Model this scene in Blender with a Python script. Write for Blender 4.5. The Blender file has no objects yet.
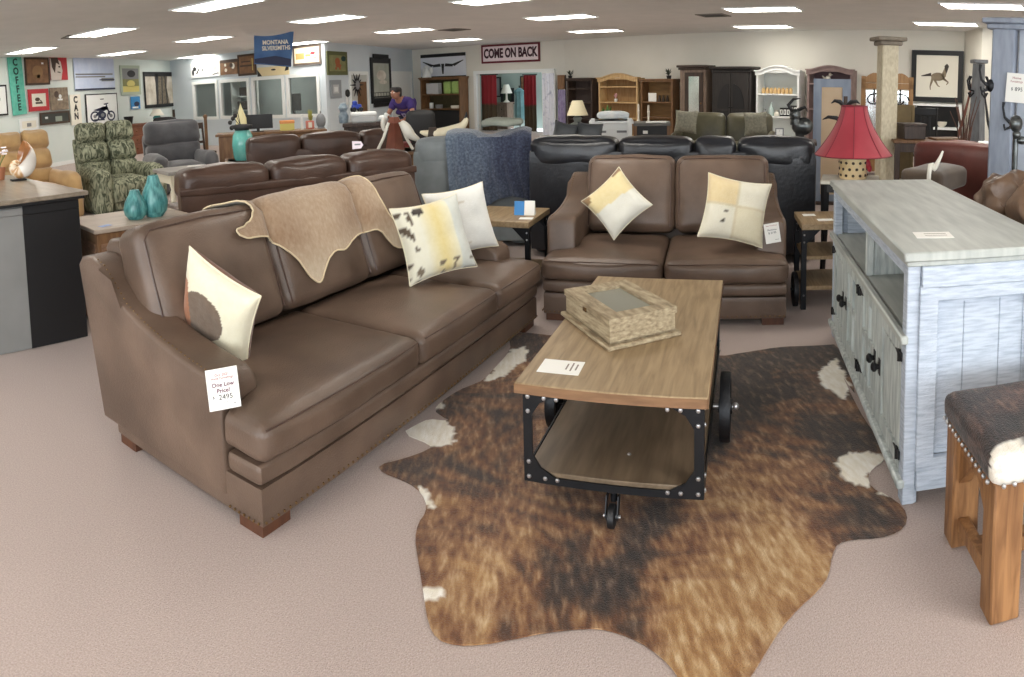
import bpy, math, random
from mathutils import Vector as V, Matrix as M, noise
from mathutils.bvhtree import BVHTree
from mathutils.geometry import delaunay_2d_cdt, intersect_point_line
random.seed(7)
PI = math.pi
SC = bpy.context.scene
COL = SC.collection

# ---------------------------------------------------------------- camera model (panorama: cylindrical)
RP, PITCH, ROLL, CY0, CX0, EYE = 678.0, math.radians(4.82), math.radians(1.32), 139.8, 512.0, 1.56

def ray(px, py):
    th = (px - CX0) / RP; z2 = -(py - CY0) / RP
    x2 = math.sin(th); y = math.cos(th)
    x = x2 * math.cos(ROLL) + z2 * math.sin(ROLL)
    z = -x2 * math.sin(ROLL) + z2 * math.cos(ROLL)
    return V((x, y * math.cos(PITCH) + z * math.sin(PITCH), -y * math.sin(PITCH) + z * math.cos(PITCH)))
CAMP = V((0, 0, EYE))
def G(px, py, z=0.0):
    d = ray(px, py); return CAMP + d * ((z - EYE) / d.z)
def PD(px, py, D):
    d = ray(px, py); return CAMP + d * (D / math.hypot(d.x, d.y))
def XY(px, py, D):
    p = PD(px, py, D); return V((p.x, p.y, 0))
def ZZ(px, py, D): return PD(px, py, D).z
def face(px, py=120):
    d = ray(px, py); return math.atan2(-d.x, d.y)
def WD(dpx, D): return dpx * D / RP
class Fr:
    def __init__(s, x, y, a):
        s.o = V((x, y, 0)); s.a = a
        s.ax = (V((math.cos(a), math.sin(a), 0)), V((-math.sin(a), math.cos(a), 0)), V((0, 0, 1)))
    def loc(s, P):
        d = P - s.o; return V((d.dot(s.ax[0]), d.dot(s.ax[1]), d.z))
    def on(s, px, py, axis, val):
        d = ray(px, py); n = s.ax[axis]
        t = (val - (CAMP - s.o).dot(n)) / d.dot(n)
        return s.loc(CAMP + d * t)
    def plane(s, px, py, p0, n):                       # local plane
        d = ray(px, py); o = s.loc(CAMP); dl = V((d.dot(s.ax[0]), d.dot(s.ax[1]), d.z))
        return o + dl * ((p0 - o).dot(n) / dl.dot(n))
    def world(s, l): return s.o + s.ax[0] * l[0] + s.ax[1] * l[1] + V((0, 0, l[2]))

# ---------------------------------------------------------------- materials
def lin(c):
    c = c / 255.0
    return c / 12.92 if c <= 0.04045 else ((c + 0.055) / 1.055) ** 2.4
def rgb(c): return (lin(c[0]), lin(c[1]), lin(c[2]), 1)
MC = {}
def mat(name, col, rough=.6, metal=0, col2=None, ns=8, stretch=(1, 1, 1), lo=.35, hi=.65, bump=0, bs=60, bst=(1, 1, 1), spec=.5, detail=4, distort=0, emit=0, sheen=0, coat=0):
    if name in MC: return MC[name]
    m = bpy.data.materials.new(name); m.use_nodes = True; MC[name] = m
    nt = m.node_tree; N = nt.nodes; L = nt.links
    b = N['Principled BSDF']
    b.inputs['Base Color'].default_value = rgb(col); b.inputs['Roughness'].default_value = rough
    b.inputs['Metallic'].default_value = metal; b.inputs['Specular IOR Level'].default_value = spec
    if sheen: b.inputs['Sheen Weight'].default_value = sheen
    if coat: b.inputs['Coat Weight'].default_value = coat; b.inputs['Coat Roughness'].default_value = .25
    if emit:
        b.inputs['Emission Color'].default_value = rgb(col); b.inputs['Emission Strength'].default_value = emit
    tc = N.new('ShaderNodeTexCoord')
    if col2 is not None:
        mp = N.new('ShaderNodeMapping'); mp.inputs['Scale'].default_value = stretch
        L.new(tc.outputs['Object'], mp.inputs[0])
        n = N.new('ShaderNodeTexNoise'); n.inputs['Scale'].default_value = ns; n.inputs['Detail'].default_value = detail
        n.inputs['Distortion'].default_value = distort
        L.new(mp.outputs[0], n.inputs['Vector'])
        r = N.new('ShaderNodeValToRGB'); r.color_ramp.elements[0].position = lo; r.color_ramp.elements[1].position = hi
        r.color_ramp.elements[0].color = rgb(col); r.color_ramp.elements[1].color = rgb(col2)
        L.new(n.outputs['Fac'], r.inputs[0]); L.new(r.outputs[0], b.inputs['Base Color'])
    if bump:
        mp = N.new('ShaderNodeMapping'); mp.inputs['Scale'].default_value = bst
        L.new(tc.outputs['Object'], mp.inputs[0])
        n = N.new('ShaderNodeTexNoise'); n.inputs['Scale'].default_value = bs; n.inputs['Detail'].default_value = 3
        L.new(mp.outputs[0], n.inputs['Vector'])
        bp = N.new('ShaderNodeBump'); bp.inputs['Strength'].default_value = bump; bp.inputs['Distance'].default_value = .01
        L.new(n.outputs['Fac'], bp.inputs['Height']); L.new(bp.outputs[0], b.inputs['Normal'])
    return m
def amat(name, rough=.7, var=.15, ns=30, stretch=(1, 1, 1), bump=0, bs=80, sheen=0, spec=.4):
    """colour read from the mesh's own pattern attribute, with a fine noise over it"""
    if name in MC: return MC[name]
    m = mat(name, (128, 128, 128), rough, bump=bump, bs=bs, sheen=sheen, spec=spec)
    nt = m.node_tree; N = nt.nodes; L = nt.links; b = N['Principled BSDF']
    a = N.new('ShaderNodeAttribute'); a.attribute_name = 'Col'
    tc = N.new('ShaderNodeTexCoord'); mp = N.new('ShaderNodeMapping'); mp.inputs['Scale'].default_value = stretch
    L.new(tc.outputs['Object'], mp.inputs[0])
    n = N.new('ShaderNodeTexNoise'); n.inputs['Scale'].default_value = ns; n.inputs['Detail'].default_value = 4
    L.new(mp.outputs[0], n.inputs['Vector'])
    mr = N.new('ShaderNodeMapRange'); mr.inputs[1].default_value = .3; mr.inputs[2].default_value = .7
    mr.inputs[3].default_value = 1 - var; mr.inputs[4].default_value = 1 + var
    L.new(n.outputs['Fac'], mr.inputs[0])
    mx = N.new('ShaderNodeGamma')
    L.new(a.outputs['Color'], mx.inputs[0]); L.new(mr.outputs[0], mx.inputs[1])
    L.new(mx.outputs[0], b.inputs['Base Color'])
    return m

# ---------------------------------------------------------------- mesh builder
class B:
    def __init__(s): s.v = []; s.f = []; s.m = []; s.mi = 0; s.c = None
    def put(s, vs, fs, T=None):
        k = len(s.v)
        for p in vs: s.v.append(tuple(T @ V(p)) if T is not None else tuple(p))
        for f in fs: s.f.append([k + i for i in f]); s.m.append(s.mi)
        return s
    def box(s, c, d, bev=0.0, T=None, R=None):
        hx, hy, hz = d[0] / 2, d[1] / 2, d[2] / 2; b = min(bev, hx * .95, hy * .95, hz * .95)
        X = M.Translation(V(c)) @ (R.to_4x4() if R is not None else M.Identity(4))
        if T is not None: X = T @ X
        if b <= 0:
            vs = [(x * hx, y * hy, z * hz) for x in (-1, 1) for y in (-1, 1) for z in (-1, 1)]
            return s.put(vs, [(0, 1, 3, 2), (4, 6, 7, 5), (0, 4, 5, 1), (2, 3, 7, 6), (0, 2, 6, 4), (1, 5, 7, 3)], X)
        vs = []; ix = {}
        for x in (-1, 1):
            for y in (-1, 1):
                for z in (-1, 1):
                    ix[x, y, z] = len(vs)
                    vs += [(x * hx, y * (hy - b), z * (hz - b)), (x * (hx - b), y * hy, z * (hz - b)), (x * (hx - b), y * (hy - b), z * hz)]
        fs = []
        for k in range(3):
            o = [i for i in range(3) if i != k]
            for sg in (-1, 1):
                q = []
                for a, bb in ((-1, -1), (1, -1), (1, 1), (-1, 1)):
                    t = [0, 0, 0]; t[k] = sg; t[o[0]] = a; t[o[1]] = bb; q.append(ix[tuple(t)] + k)
                fs.append(q)
        for k in range(3):
            o = [i for i in range(3) if i != k]
            for a in (-1, 1):
                for bb in (-1, 1):
                    q = []
                    for sg, od in ((-1, (0, 1)), (1, (1, 0))):
                        t = [0, 0, 0]; t[k] = sg; t[o[0]] = a; t[o[1]] = bb
                        q += [ix[tuple(t)] + o[i] for i in od]
                    fs.append(q)
        for key, i in ix.items(): fs.append((i, i + 1, i + 2))
        return s.put(vs, fs, X)
    def cyl(s, p0, p1, r0, r1=None, n=14, caps=True, T=None):
        return s.tube([p0, p1], [r0, r0 if r1 is None else r1], n, caps, T)
    def tube(s, pts, r, n=8, caps=True, T=None):
        pts = [V(p) for p in pts]; k = len(pts)
        rs = r if isinstance(r, (list, tuple)) else [r] * k
        vs = []; fs = []; up = None
        for i, p in enumerate(pts):
            t = (pts[min(i + 1, k - 1)] - pts[max(i - 1, 0)]).normalized()
            if up is None:
                up = t.cross(V((0, 0, 1)))
                if up.length < .1: up = t.cross(V((1, 0, 0)))
            up = (up - t * up.dot(t)).normalized(); w = t.cross(up)
            for j in range(n):
                a = 2 * PI * j / n; vs.append(p + (up * math.cos(a) + w * math.sin(a)) * rs[i])
        for i in range(k - 1):
            for j in range(n):
                fs.append((i * n + j, i * n + (j + 1) % n, (i + 1) * n + (j + 1) % n, (i + 1) * n + j))
        if caps: fs += [list(range(n))[::-1], [(k - 1) * n + j for j in range(n)]]
        return s.put(vs, fs, T)
    def lathe(s, prof, n=24, c=(0, 0, 0), T=None, sq=None):
        vs = []; fs = []; k = len(prof)
        for r, z in prof:
            for j in range(n):
                a = 2 * PI * j / n; q = 1 if sq is None else sq(a)
                vs.append((c[0] + r * q * math.cos(a), c[1] + r * q * math.sin(a), c[2] + z))
        for i in range(k - 1):
            for j in range(n):
                fs.append((i * n + j, i * n + (j + 1) % n, (i + 1) * n + (j + 1) % n, (i + 1) * n + j))
        if prof[0][0] > 1e-5: fs.append(list(range(n))[::-1])
        if prof[-1][0] > 1e-5: fs.append([(k - 1) * n + j for j in range(n)])
        return s.put(vs, fs, T)
    @staticmethod
    def _ax(axis, p, q, a): return (a, p, q) if axis == 'x' else (p, a, q) if axis == 'y' else (p, q, a)
    def prism(s, poly, a, b, axis='z', T=None):
        n = len(poly)
        vs = [s._ax(axis, p, q, a) for p, q in poly] + [s._ax(axis, p, q, b) for p, q in poly]
        fs = [list(range(n))[::-1], list(range(n, 2 * n))] + [(i, (i + 1) % n, n + (i + 1) % n, n + i) for i in range(n)]
        return s.put(vs, fs, T)
    def softprism(s, poly, a, b, r, axis='x', T=None):
        """extruded outline whose two ends are rounded over by r"""
        n = len(poly); cx = sum(p for p, q in poly) / n; cy = sum(q for p, q in poly) / n
        secs = []
        for t, ins in ((0, 1), (.12, .55), (.35, .2), (.7, .04), (1, 0)):
            secs.append((a + r * t * (1 if b > a else -1), ins))
        secs += [(a + b - x, i) for x, i in reversed(secs)]
        def inset(ins):
            out = []
            for i in range(n):
                p0, p1, p2 = V(poly[i - 1]), V(poly[i]), V(poly[(i + 1) % n])
                e1 = (p1 - p0).normalized(); e2 = (p2 - p1).normalized()
                nn = V((-e1.y - e2.y, e1.x + e2.x))
                if nn.length < 1e-6: nn = V((-e1.y, e1.x))
                nn.normalize()
                if nn.dot(V((cx, cy)) - p1) < 0: nn = -nn
                q = p1 + nn * r * ins * .8; out.append((q.x, q.y))
            return out
        vs = []; fs = []
        for x, i in secs: vs += [s._ax(axis, p, q, x) for p, q in inset(i)]
        k = len(secs)
        for i in range(k - 1):
            for j in range(n): fs.append((i * n + j, i * n + (j + 1) % n, (i + 1) * n + (j + 1) % n, (i + 1) * n + j))
        fs += [list(range(n))[::-1], [(k - 1) * n + j for j in range(n)]]
        return s.put(vs, fs, T)
    def ring(s, outer, inner, a, b, axis='y', T=None):
        n = len(outer); vs = []
        for x in (a, b):
            vs += [s._ax(axis, p, q, x) for p, q in outer] + [s._ax(axis, p, q, x) for p, q in inner]
        fs = []
        for i in range(n):
            j = (i + 1) % n
            fs += [(i, j, n + j, n + i), (2 * n + i, 3 * n + i, 3 * n + j, 2 * n + j), (i, 2 * n + i, 2 * n + j, j), (n + i, n + j, 3 * n + j, 3 * n + i)]
        return s.put(vs, fs, T)
    def frame(s, x0, x1, z0, z1, w, a, b, axis='y', T=None):
        return s.ring([(x0, z0), (x1, z0), (x1, z1), (x0, z1)], [(x0 + w, z0 + w), (x1 - w, z0 + w), (x1 - w, z1 - w), (x0 + w, z1 - w)], a, b, axis, T)
    def ball(s, c, r, n=12, T=None, m=None):
        m = m or max(4, n // 2); rr = r if isinstance(r, (tuple, list, V)) else (r, r, r)
        vs = [(c[0], c[1], c[2] - rr[2])]; fs = []
        for i in range(1, m):
            a = -PI / 2 + PI * i / m
            for j in range(n):
                t = 2 * PI * j / n
                vs.append((c[0] + rr[0] * math.cos(a) * math.cos(t), c[1] + rr[1] * math.cos(a) * math.sin(t), c[2] + rr[2] * math.sin(a)))
        vs.append((c[0], c[1], c[2] + rr[2])); k = len(vs) - 1
        for j in range(n):
            fs.append((0, 1 + (j + 1) % n, 1 + j)); fs.append((k, k - n + j, k - n + (j + 1) % n))
        for i in range(m - 2):
            for j in range(n):
                a = 1 + i * n; fs.append((a + j, a + (j + 1) % n, a + n + (j + 1) % n, a + n + j))
        return s.put(vs, fs, T)
    def soft(s, c, d, r, n=12, bulge=(0, 0, 0), R=None, fn=None, wr=0, ws=6, T=None, under=0):
        """upholstered block: rounded edges, crowned faces, optional creases"""
        h = V(d) / 2; r = min(r, min(h) * .98); ts = []
        for i in range(n + 1):
            t = -1 + 2 * i / n; ts.append(math.copysign(abs(t) ** .7, t))
        ix = {}; vs = []; fs = []
        X = M.Translation(V(c)) @ (R.to_4x4() if R is not None else M.Identity(4))
        if T is not None: X = T @ X
        def vert(p):
            key = (round(p[0], 4), round(p[1], 4), round(p[2], 4))
            if key in ix: return ix[key]
            P = V((p[0] * h.x, p[1] * h.y, p[2] * h.z)); inn = h - V((r, r, r))
            q = V([max(-inn[i], min(inn[i], P[i])) for i in range(3)]); dd = P - q
            if dd.length > 1e-9:
                dd = V([dd[i] / r for i in range(3)])
                P = q + dd.normalized() * r * min(1, max(abs(x) for x in dd)) if max(abs(x) for x in dd) > .999 else q + dd * r
            px, py, pz = p
            P.x += bulge[0] * px * (1 - py * py) * (1 - pz * pz)
            P.y += bulge[1] * py * (1 - px * px) * (1 - pz * pz)
            P.z += bulge[2] * (pz if pz > 0 else pz * under) * (1 - px * px) * (1 - py * py)
            if fn: P = fn(P)
            if wr:
                w = V(c) + P
                P = P + noise.noise_vector(w * ws) * wr
            ix[key] = len(vs); vs.append(P); return ix[key]
        for k in range(3):
            o = [i for i in range(3) if i != k]
            for sg in (-1, 1):
                for i in range(n):
                    for j in range(n):
                        q = []
                        for a, bb in ((i, j), (i + 1, j), (i + 1, j + 1), (i, j + 1)):
                            p = [0, 0, 0]; p[k] = sg; p[o[0]] = ts[a]; p[o[1]] = ts[bb]; q.append(vert(p))
                        fs.append(q)
        return s.put(vs, fs, X)
    def grid(s, fn, nu, nv, T=None, wrap=False):
        vs = [fn(i / nu, j / nv) for j in range(nv + 1) for i in range(nu + 1)]
        fs = [(j * (nu + 1) + i, j * (nu + 1) + i + 1, (j + 1) * (nu + 1) + i + 1, (j + 1) * (nu + 1) + i) for j in range(nv) for i in range(nu)]
        return s.put(vs, fs, T)
    def thick(s, fn, nu, nv, t, T=None):
        """a sheet with its own thickness t (offset along -y)"""
        k = len(s.v); s.grid(fn, nu, nv, T); s.grid(lambda u, v: V(fn(u, v)) + V((0, t, 0)), nu, nv, T)
        n1 = (nu + 1) * (nv + 1); ed = [(i, i + 1) for i in range(nu)] + [(nv * (nu + 1) + i, nv * (nu + 1) + i + 1) for i in range(nu)]
        ed += [(j * (nu + 1), (j + 1) * (nu + 1)) for j in range(nv)] + [(j * (nu + 1) + nu, (j + 1) * (nu + 1) + nu) for j in range(nv)]
        for a, b in ed: s.f.append([k + a, k + b, k + n1 + b, k + n1 + a]); s.m.append(s.mi)
        return s

def mesh(name, b, mats, sharp=40, recalc=True):
    me = bpy.data.meshes.new(name); me.from_pydata(b.v, [], b.f)
    for m in (mats if isinstance(mats, (list, tuple)) else [mats]): me.materials.append(m)
    me.polygons.foreach_set('material_index', b.m)
    me.polygons.foreach_set('use_smooth', [True] * len(b.f))
    me.update()
    if recalc:
        import bmesh
        bm = bmesh.new(); bm.from_mesh(me); bmesh.ops.recalc_face_normals(bm, faces=bm.faces); bm.to_mesh(me); bm.free()
    me.set_sharp_from_angle(angle=math.radians(sharp))
    if b.c is not None:
        at = me.color_attributes.new('Col', 'FLOAT_COLOR', 'POINT')
        at.data.foreach_set('color', [x for c in b.c for x in (c[0], c[1], c[2], 1)])
    return me
def obj(name, b, mats, parent=None, label=None, sharp=40):
    o = bpy.data.objects.new(name, mesh(name, b, mats, sharp) if isinstance(b, B) else b); COL.objects.link(o)
    if parent is not None: o.parent = parent
    if label: o['label'] = label
    return o
def tag(o, label, cat, group=None, kind=None):
    o['label'] = label; o['category'] = cat
    if group: o['group'] = group
    if kind: o['kind'] = kind
    return o
def thing(name, label, cat, loc=(0, 0, 0), rotz=0, group=None):
    o = bpy.data.objects.new(name, None); COL.objects.link(o); o.empty_display_size = .1
    o.location = loc; o.rotation_euler = (0, 0, rotz)
    return tag(o, label, cat, group)
def one(name, label, cat, b, mats, loc=(0, 0, 0), rotz=0, group=None, kind=None, sharp=40):
    o = obj(name, b, mats, sharp=sharp); o.location = loc; o.rotation_euler = (0, 0, rotz)
    return tag(o, label, cat, group, kind)
def struct(name, b, m, parent=None):
    o = obj(name, b, m, parent)
    if parent is None: o['kind'] = 'structure'
    return o
def text(name, s, size, m, parent, T, ext=.002, bold=0, sx=1, al='CENTER'):
    c = bpy.data.curves.new(name, 'FONT'); c.body = s; c.size = size; c.align_x = al; c.align_y = 'CENTER'
    c.extrude = ext; c.offset = bold; c.materials.append(m); c.resolution_u = 3
    tmp = bpy.data.objects.new(name, c); COL.objects.link(tmp)
    me = bpy.data.meshes.new_from_object(tmp.evaluated_get(bpy.context.evaluated_depsgraph_get()))
    bpy.data.objects.remove(tmp); bpy.data.curves.remove(c)
    if not me.materials: me.materials.append(m)
    o = bpy.data.objects.new(name, me); COL.objects.link(o)
    o.parent = parent; o.matrix_local = T @ M.Diagonal((sx, 1, 1, 1)); return o
RX90 = M.Rotation(PI / 2, 4, 'X')                      # text upright, facing local -y
def upright(x, y, z): return M.Translation(V((x, y, z))) @ RX90
def dots(name, b, m, parent, spots):
    """one mesh, placed at every spot as a part of its own"""
    me = mesh(name, b, m)
    for s in spots:
        o = bpy.data.objects.new(name, me); COL.objects.link(o); o.parent = parent; o.location = s
def bvh(o):
    dg = bpy.context.evaluated_depsgraph_get(); bpy.context.view_layer.update(); vs = []; fs = []
    for q in [o] + [c for c in bpy.data.objects if c.parent == o or (c.parent and c.parent.parent == o)]:
        if q.type == 'MESH':
            k = len(vs); vs += [q.matrix_world @ v.co for v in q.data.vertices]; fs += [tuple(i + k for i in p.vertices) for p in q.data.polygons]
    return vs, fs
def settle(o, t, d, step=.006, n=40):
    """slide o along d until it only touches t"""
    tv, tf = bvh(t); tb = BVHTree.FromPolygons(tv, tf); ov, of = bvh(o); d = V(d).normalized()
    for k in range(n):
        if not BVHTree.FromPolygons([v + d * step * k for v in ov], of).overlap(tb): break
    o.location = o.location + d * step * k
def dup(root, loc, rotz, label=None, group=None):
    r = root.copy(); COL.objects.link(r); r.location = loc; r.rotation_euler = (0, 0, rotz)
    if label: r['label'] = label
    if group: r['group'] = group
    for ch in list(root.children):
        c = ch.copy(); COL.objects.link(c); c.parent = r
        for g in list(ch.children):
            d = g.copy(); COL.objects.link(d); d.parent = c
    return r
# ---------------------------------------------------------------- camera, world, view
cd = bpy.data.cameras.new('camera'); cd.type = 'PANO'; cd.panorama_type = 'CENTRAL_CYLINDRICAL'
cd.central_cylindrical_range_u_min = -CX0 / RP; cd.central_cylindrical_range_u_max = (1024 - CX0) / RP
cd.central_cylindrical_range_v_min = -(677 - CY0) / RP; cd.central_cylindrical_range_v_max = CY0 / RP
cd.central_cylindrical_radius = 1.0; cd.clip_start = .05
cam = bpy.data.objects.new('camera', cd); COL.objects.link(cam)
_f = V((0, math.cos(PITCH), -math.sin(PITCH))); _u = V((0, math.sin(PITCH), math.cos(PITCH))); _r = V((1, 0, 0))
_x = _r * math.cos(ROLL) - _u * math.sin(ROLL); _z = _r * math.sin(ROLL) + _u * math.cos(ROLL)
_m = M((( _x.x, _z.x, -_f.x, 0), (_x.y, _z.y, -_f.y, 0), (_x.z, _z.z, -_f.z, EYE), (0, 0, 0, 1)))
cam.matrix_world = _m; SC.camera = cam
SC.view_settings.view_transform = 'Standard'; SC.view_settings.look = 'None'
SC.view_settings.exposure = 0.56; SC.view_settings.gamma = 1.0; SC.view_settings.use_curve_mapping = False
try:
    SC.cycles.use_denoising = True; SC.cycles.max_bounces = 7; SC.cycles.diffuse_bounces = 4; SC.cycles.caustics_reflective = False
    SC.cycles.caustics_refractive = False; SC.cycles.sample_clamp_indirect = 6
except Exception: pass
w = bpy.data.worlds.new('world'); SC.world = w; w.use_nodes = True
w.node_tree.nodes['Background'].inputs[0].default_value = (.85, .93, 1, 1); w.node_tree.nodes['Background'].inputs[1].default_value = 2.2

# ---------------------------------------------------------------- shared materials
m_carpet = mat('carpet', (166, 149, 142), .95, col2=(194, 178, 170), ns=170, lo=.3, hi=.7, bump=.5, bs=260, spec=.1, detail=6, sheen=.2)
m_ceil = mat('ceiling_paint', (228, 230, 228), .95, col2=(234, 235, 233), ns=2, spec=.1)
m_cream = mat('cream_wall', (222, 219, 208), .9, col2=(227, 224, 214), ns=1.2, spec=.2)
m_blue = mat('pale_blue_wall', (206, 216, 222), .9, col2=(212, 221, 226), ns=1.2, spec=.2)
m_mint = mat('pale_mint_wall', (214, 224, 220), .9, col2=(220, 228, 224), ns=1.2, spec=.2)
m_white = mat('white_paint', (235, 238, 236), .55)
m_black = mat('black_paint', (22, 22, 24), .5)
m_iron = mat('black_iron', (34, 35, 38), .45, .6, bump=.15, bs=40)
m_steel = mat('bright_steel', (190, 190, 192), .3, .9)
m_paper = mat('white_paper', (243, 242, 236), .8)
m_ink = mat('black_ink', (38, 38, 42), .8)
m_leather = mat('brown_leather', (82, 66, 55), .38, col2=(116, 96, 82), ns=3.2, lo=.3, hi=.72, bump=.18, bs=150, spec=.45, detail=6)
m_leather2 = mat('chocolate_leather', (66, 48, 40), .36, col2=(88, 66, 55), ns=4, lo=.3, hi=.72, bump=.2, bs=70, spec=.5)
m_redl = mat('oxblood_leather', (92, 48, 42), .36, col2=(116, 66, 58), ns=3, bump=.15, bs=60)
m_blackl = mat('black_leather', (20, 21, 25), .33, col2=(34, 36, 42), ns=5, bump=.25, bs=30, spec=.6)
m_brass = mat('aged_brass', (118, 92, 60), .4, .8)
m_legwood = mat('red_brown_leg_wood', (74, 44, 30), .45, col2=(94, 58, 38), ns=6, stretch=(4, 4, 1))
m_pine = mat('honey_pine', (186, 152, 104), .55, col2=(205, 174, 126), ns=6, stretch=(5, 5, .7))
m_brownwood = mat('brown_wood', (104, 74, 48), .5, col2=(130, 96, 64), ns=6, stretch=(5, 5, .7))
m_darkwood = mat('dark_wood', (52, 40, 34), .5, col2=(72, 56, 46), ns=6, stretch=(5, 5, .7))
m_glass = mat('clear_glass', (235, 242, 240), .03)
m_glass.node_tree.nodes['Principled BSDF'].inputs['Transmission Weight'].default_value = .92
m_glass.node_tree.nodes['Principled BSDF'].inputs['IOR'].default_value = 1.05
m_mirror = mat('mirror_glass', (225, 228, 226), .12, 1)
m_green = mat('leaf_green', (52, 92, 38), .6, col2=(88, 128, 60), ns=14)
m_lamp = mat('lit_diffuser', (255, 250, 240), .5, emit=9.5)

# ---------------------------------------------------------------- room shell
HC = 2.76
WP = [(-10.75, -5.5), (-10.75, 19.75), (-4.69, 16.85), (-3.3, 22.9), (1.6, 19.78), (9.47, 12.08), (9.05, 10.95), (10.6, 9.3), (10.6, -5.5)]
def wplane(i):
    a, b = V(WP[i]), V(WP[i + 1]); d = (b - a).normalized()
    return V((a.x, a.y, 0)), V((d.x, d.y, 0)), V((d.y, -d.x, 0))           # origin, along, inward normal
class WF(Fr):
    """frame on wall i: x along the wall, y into the wall, z up; 'off' metres in front of it"""
    def __init__(s, i, off=0.0):
        o, d, n = wplane(i); o = o + n * off
        Fr.__init__(s, o.x, o.y, math.atan2(d.y, d.x))
b = B(); b.prism([(-10.9, -5.6), (10.75, -5.6), (10.75, 9.3), (9.6, 12.1), (1.7, 20.1), (-1, 24.5), (-5, 26), (-10.9, 24)], -.06, 0); struct('floor', b, m_carpet)
b = B(); b.prism([(-10.9, -5.6), (10.75, -5.6), (10.75, 9.3), (9.6, 12.1), (1.7, 20.1), (-1, 24.5), (-5, 26), (-10.9, 24)], HC, HC + .1); struct('ceiling', b, m_ceil)
def wall(name, i, m, holes=(), t=.12):
    """wall i with rectangular openings (x0,x1,z0,z1) along it"""
    a, c = V(WP[i]), V(WP[i + 1]); L = (c - a).length
    F = WF(i); b = B(); T = M.Translation(F.o) @ M.Rotation(F.a, 4, 'Z'); x = 0.0
    for (x0, x1, z0, z1) in sorted(holes):
        b.box(((x + x0) / 2, t / 2, HC / 2), (x0 - x, t, HC), T=T)
        if z0 > 0: b.box(((x0 + x1) / 2, t / 2, z0 / 2), (x1 - x0, t, z0), T=T)
        b.box(((x0 + x1) / 2, t / 2, (z1 + HC) / 2), (x1 - x0, t, HC - z1), T=T); x = x1
    b.box(((x + L) / 2, t / 2, HC / 2), (L - x, t, HC), T=T)
    return struct(name, b, m)
wall('wall_left', 0, m_mint)
# office front with its window openings
F1 = WF(1)
WINS = []
for (x0, x1, y0, y1) in [(194.5, 217.5, 82.5, 118), (221.5, 249, 80.5, 117), (254, 284, 78, 116.5), (288.5, 319, 75.5, 115.5)]:
    p = F1.on(x0, (y0 + y1) / 2, 1, 0); q = F1.on(x1, (y0 + y1) / 2, 1, 0)
    zt = F1.on((x0 + x1) / 2, y0, 1, 0).z; zb = F1.on((x0 + x1) / 2, y1, 1, 0).z
    WINS.append((p.x, q.x, zb, zt))
wall('wall_office', 1, m_blue, WINS)
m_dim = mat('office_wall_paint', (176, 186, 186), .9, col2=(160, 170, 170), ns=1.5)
T1 = M.Translation(F1.o) @ M.Rotation(F1.a, 4, 'Z')
for k, (x0, x1, z0, z1) in enumerate(WINS):
    b = B(); b.frame(x0 - .05, x1 + .05, z0 - .05, z1 + .05, .09, -.04, .06, 'y', T1); fr = struct('window_%d' % (k + 1), b, m_white)
    b = B(); b.box(((x0 + x1) / 2, .03, (z0 + z1) / 2), (x1 - x0 - .06, .008, z1 - z0 - .06), T=T1); obj('pane', b, m_glass, fr)
L1 = (V(WP[2]) - V(WP[1])).length
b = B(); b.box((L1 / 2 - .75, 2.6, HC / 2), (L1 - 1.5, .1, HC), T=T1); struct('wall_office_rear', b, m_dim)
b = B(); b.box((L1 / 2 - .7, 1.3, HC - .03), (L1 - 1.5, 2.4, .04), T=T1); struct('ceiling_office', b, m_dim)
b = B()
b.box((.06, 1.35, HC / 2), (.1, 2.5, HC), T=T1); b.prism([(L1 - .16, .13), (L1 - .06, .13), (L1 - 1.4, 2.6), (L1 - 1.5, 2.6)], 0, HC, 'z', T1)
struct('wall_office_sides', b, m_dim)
wall('wall_blue', 2, m_blue, [])
F3 = WF(3)
dl = F3.on(478.5, 110, 1, 0).x; dr = F3.on(553, 110, 1, 0).x; dz = F3.on(515, 73, 1, 0).z
wall('wall_back', 3, m_cream, [(dl, dr, 0, dz)])
wall('wall_far', 4, m_cream); wall('wall_return', 5, m_cream); wall('wall_pier', 6, m_cream); wall('wall_right', 7, m_cream)
T3 = M.Translation(F3.o) @ M.Rotation(F3.a, 4, 'Z')
b = B()
for x in (dl - .05, dr + .05): b.box((x, -.01, dz / 2), (.1, .16, dz), T=T3)
b.box(((dl + dr) / 2, -.01, dz + .05), (dr - dl + .2, .16, .1), T=T3); struct('door_1', b, m_white)
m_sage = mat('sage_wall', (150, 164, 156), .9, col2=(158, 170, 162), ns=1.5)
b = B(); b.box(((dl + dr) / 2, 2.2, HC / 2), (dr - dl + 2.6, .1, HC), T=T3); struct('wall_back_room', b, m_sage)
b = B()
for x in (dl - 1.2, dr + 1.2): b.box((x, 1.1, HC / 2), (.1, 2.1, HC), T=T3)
struct('wall_back_room_sides', b, m_sage)
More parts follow.
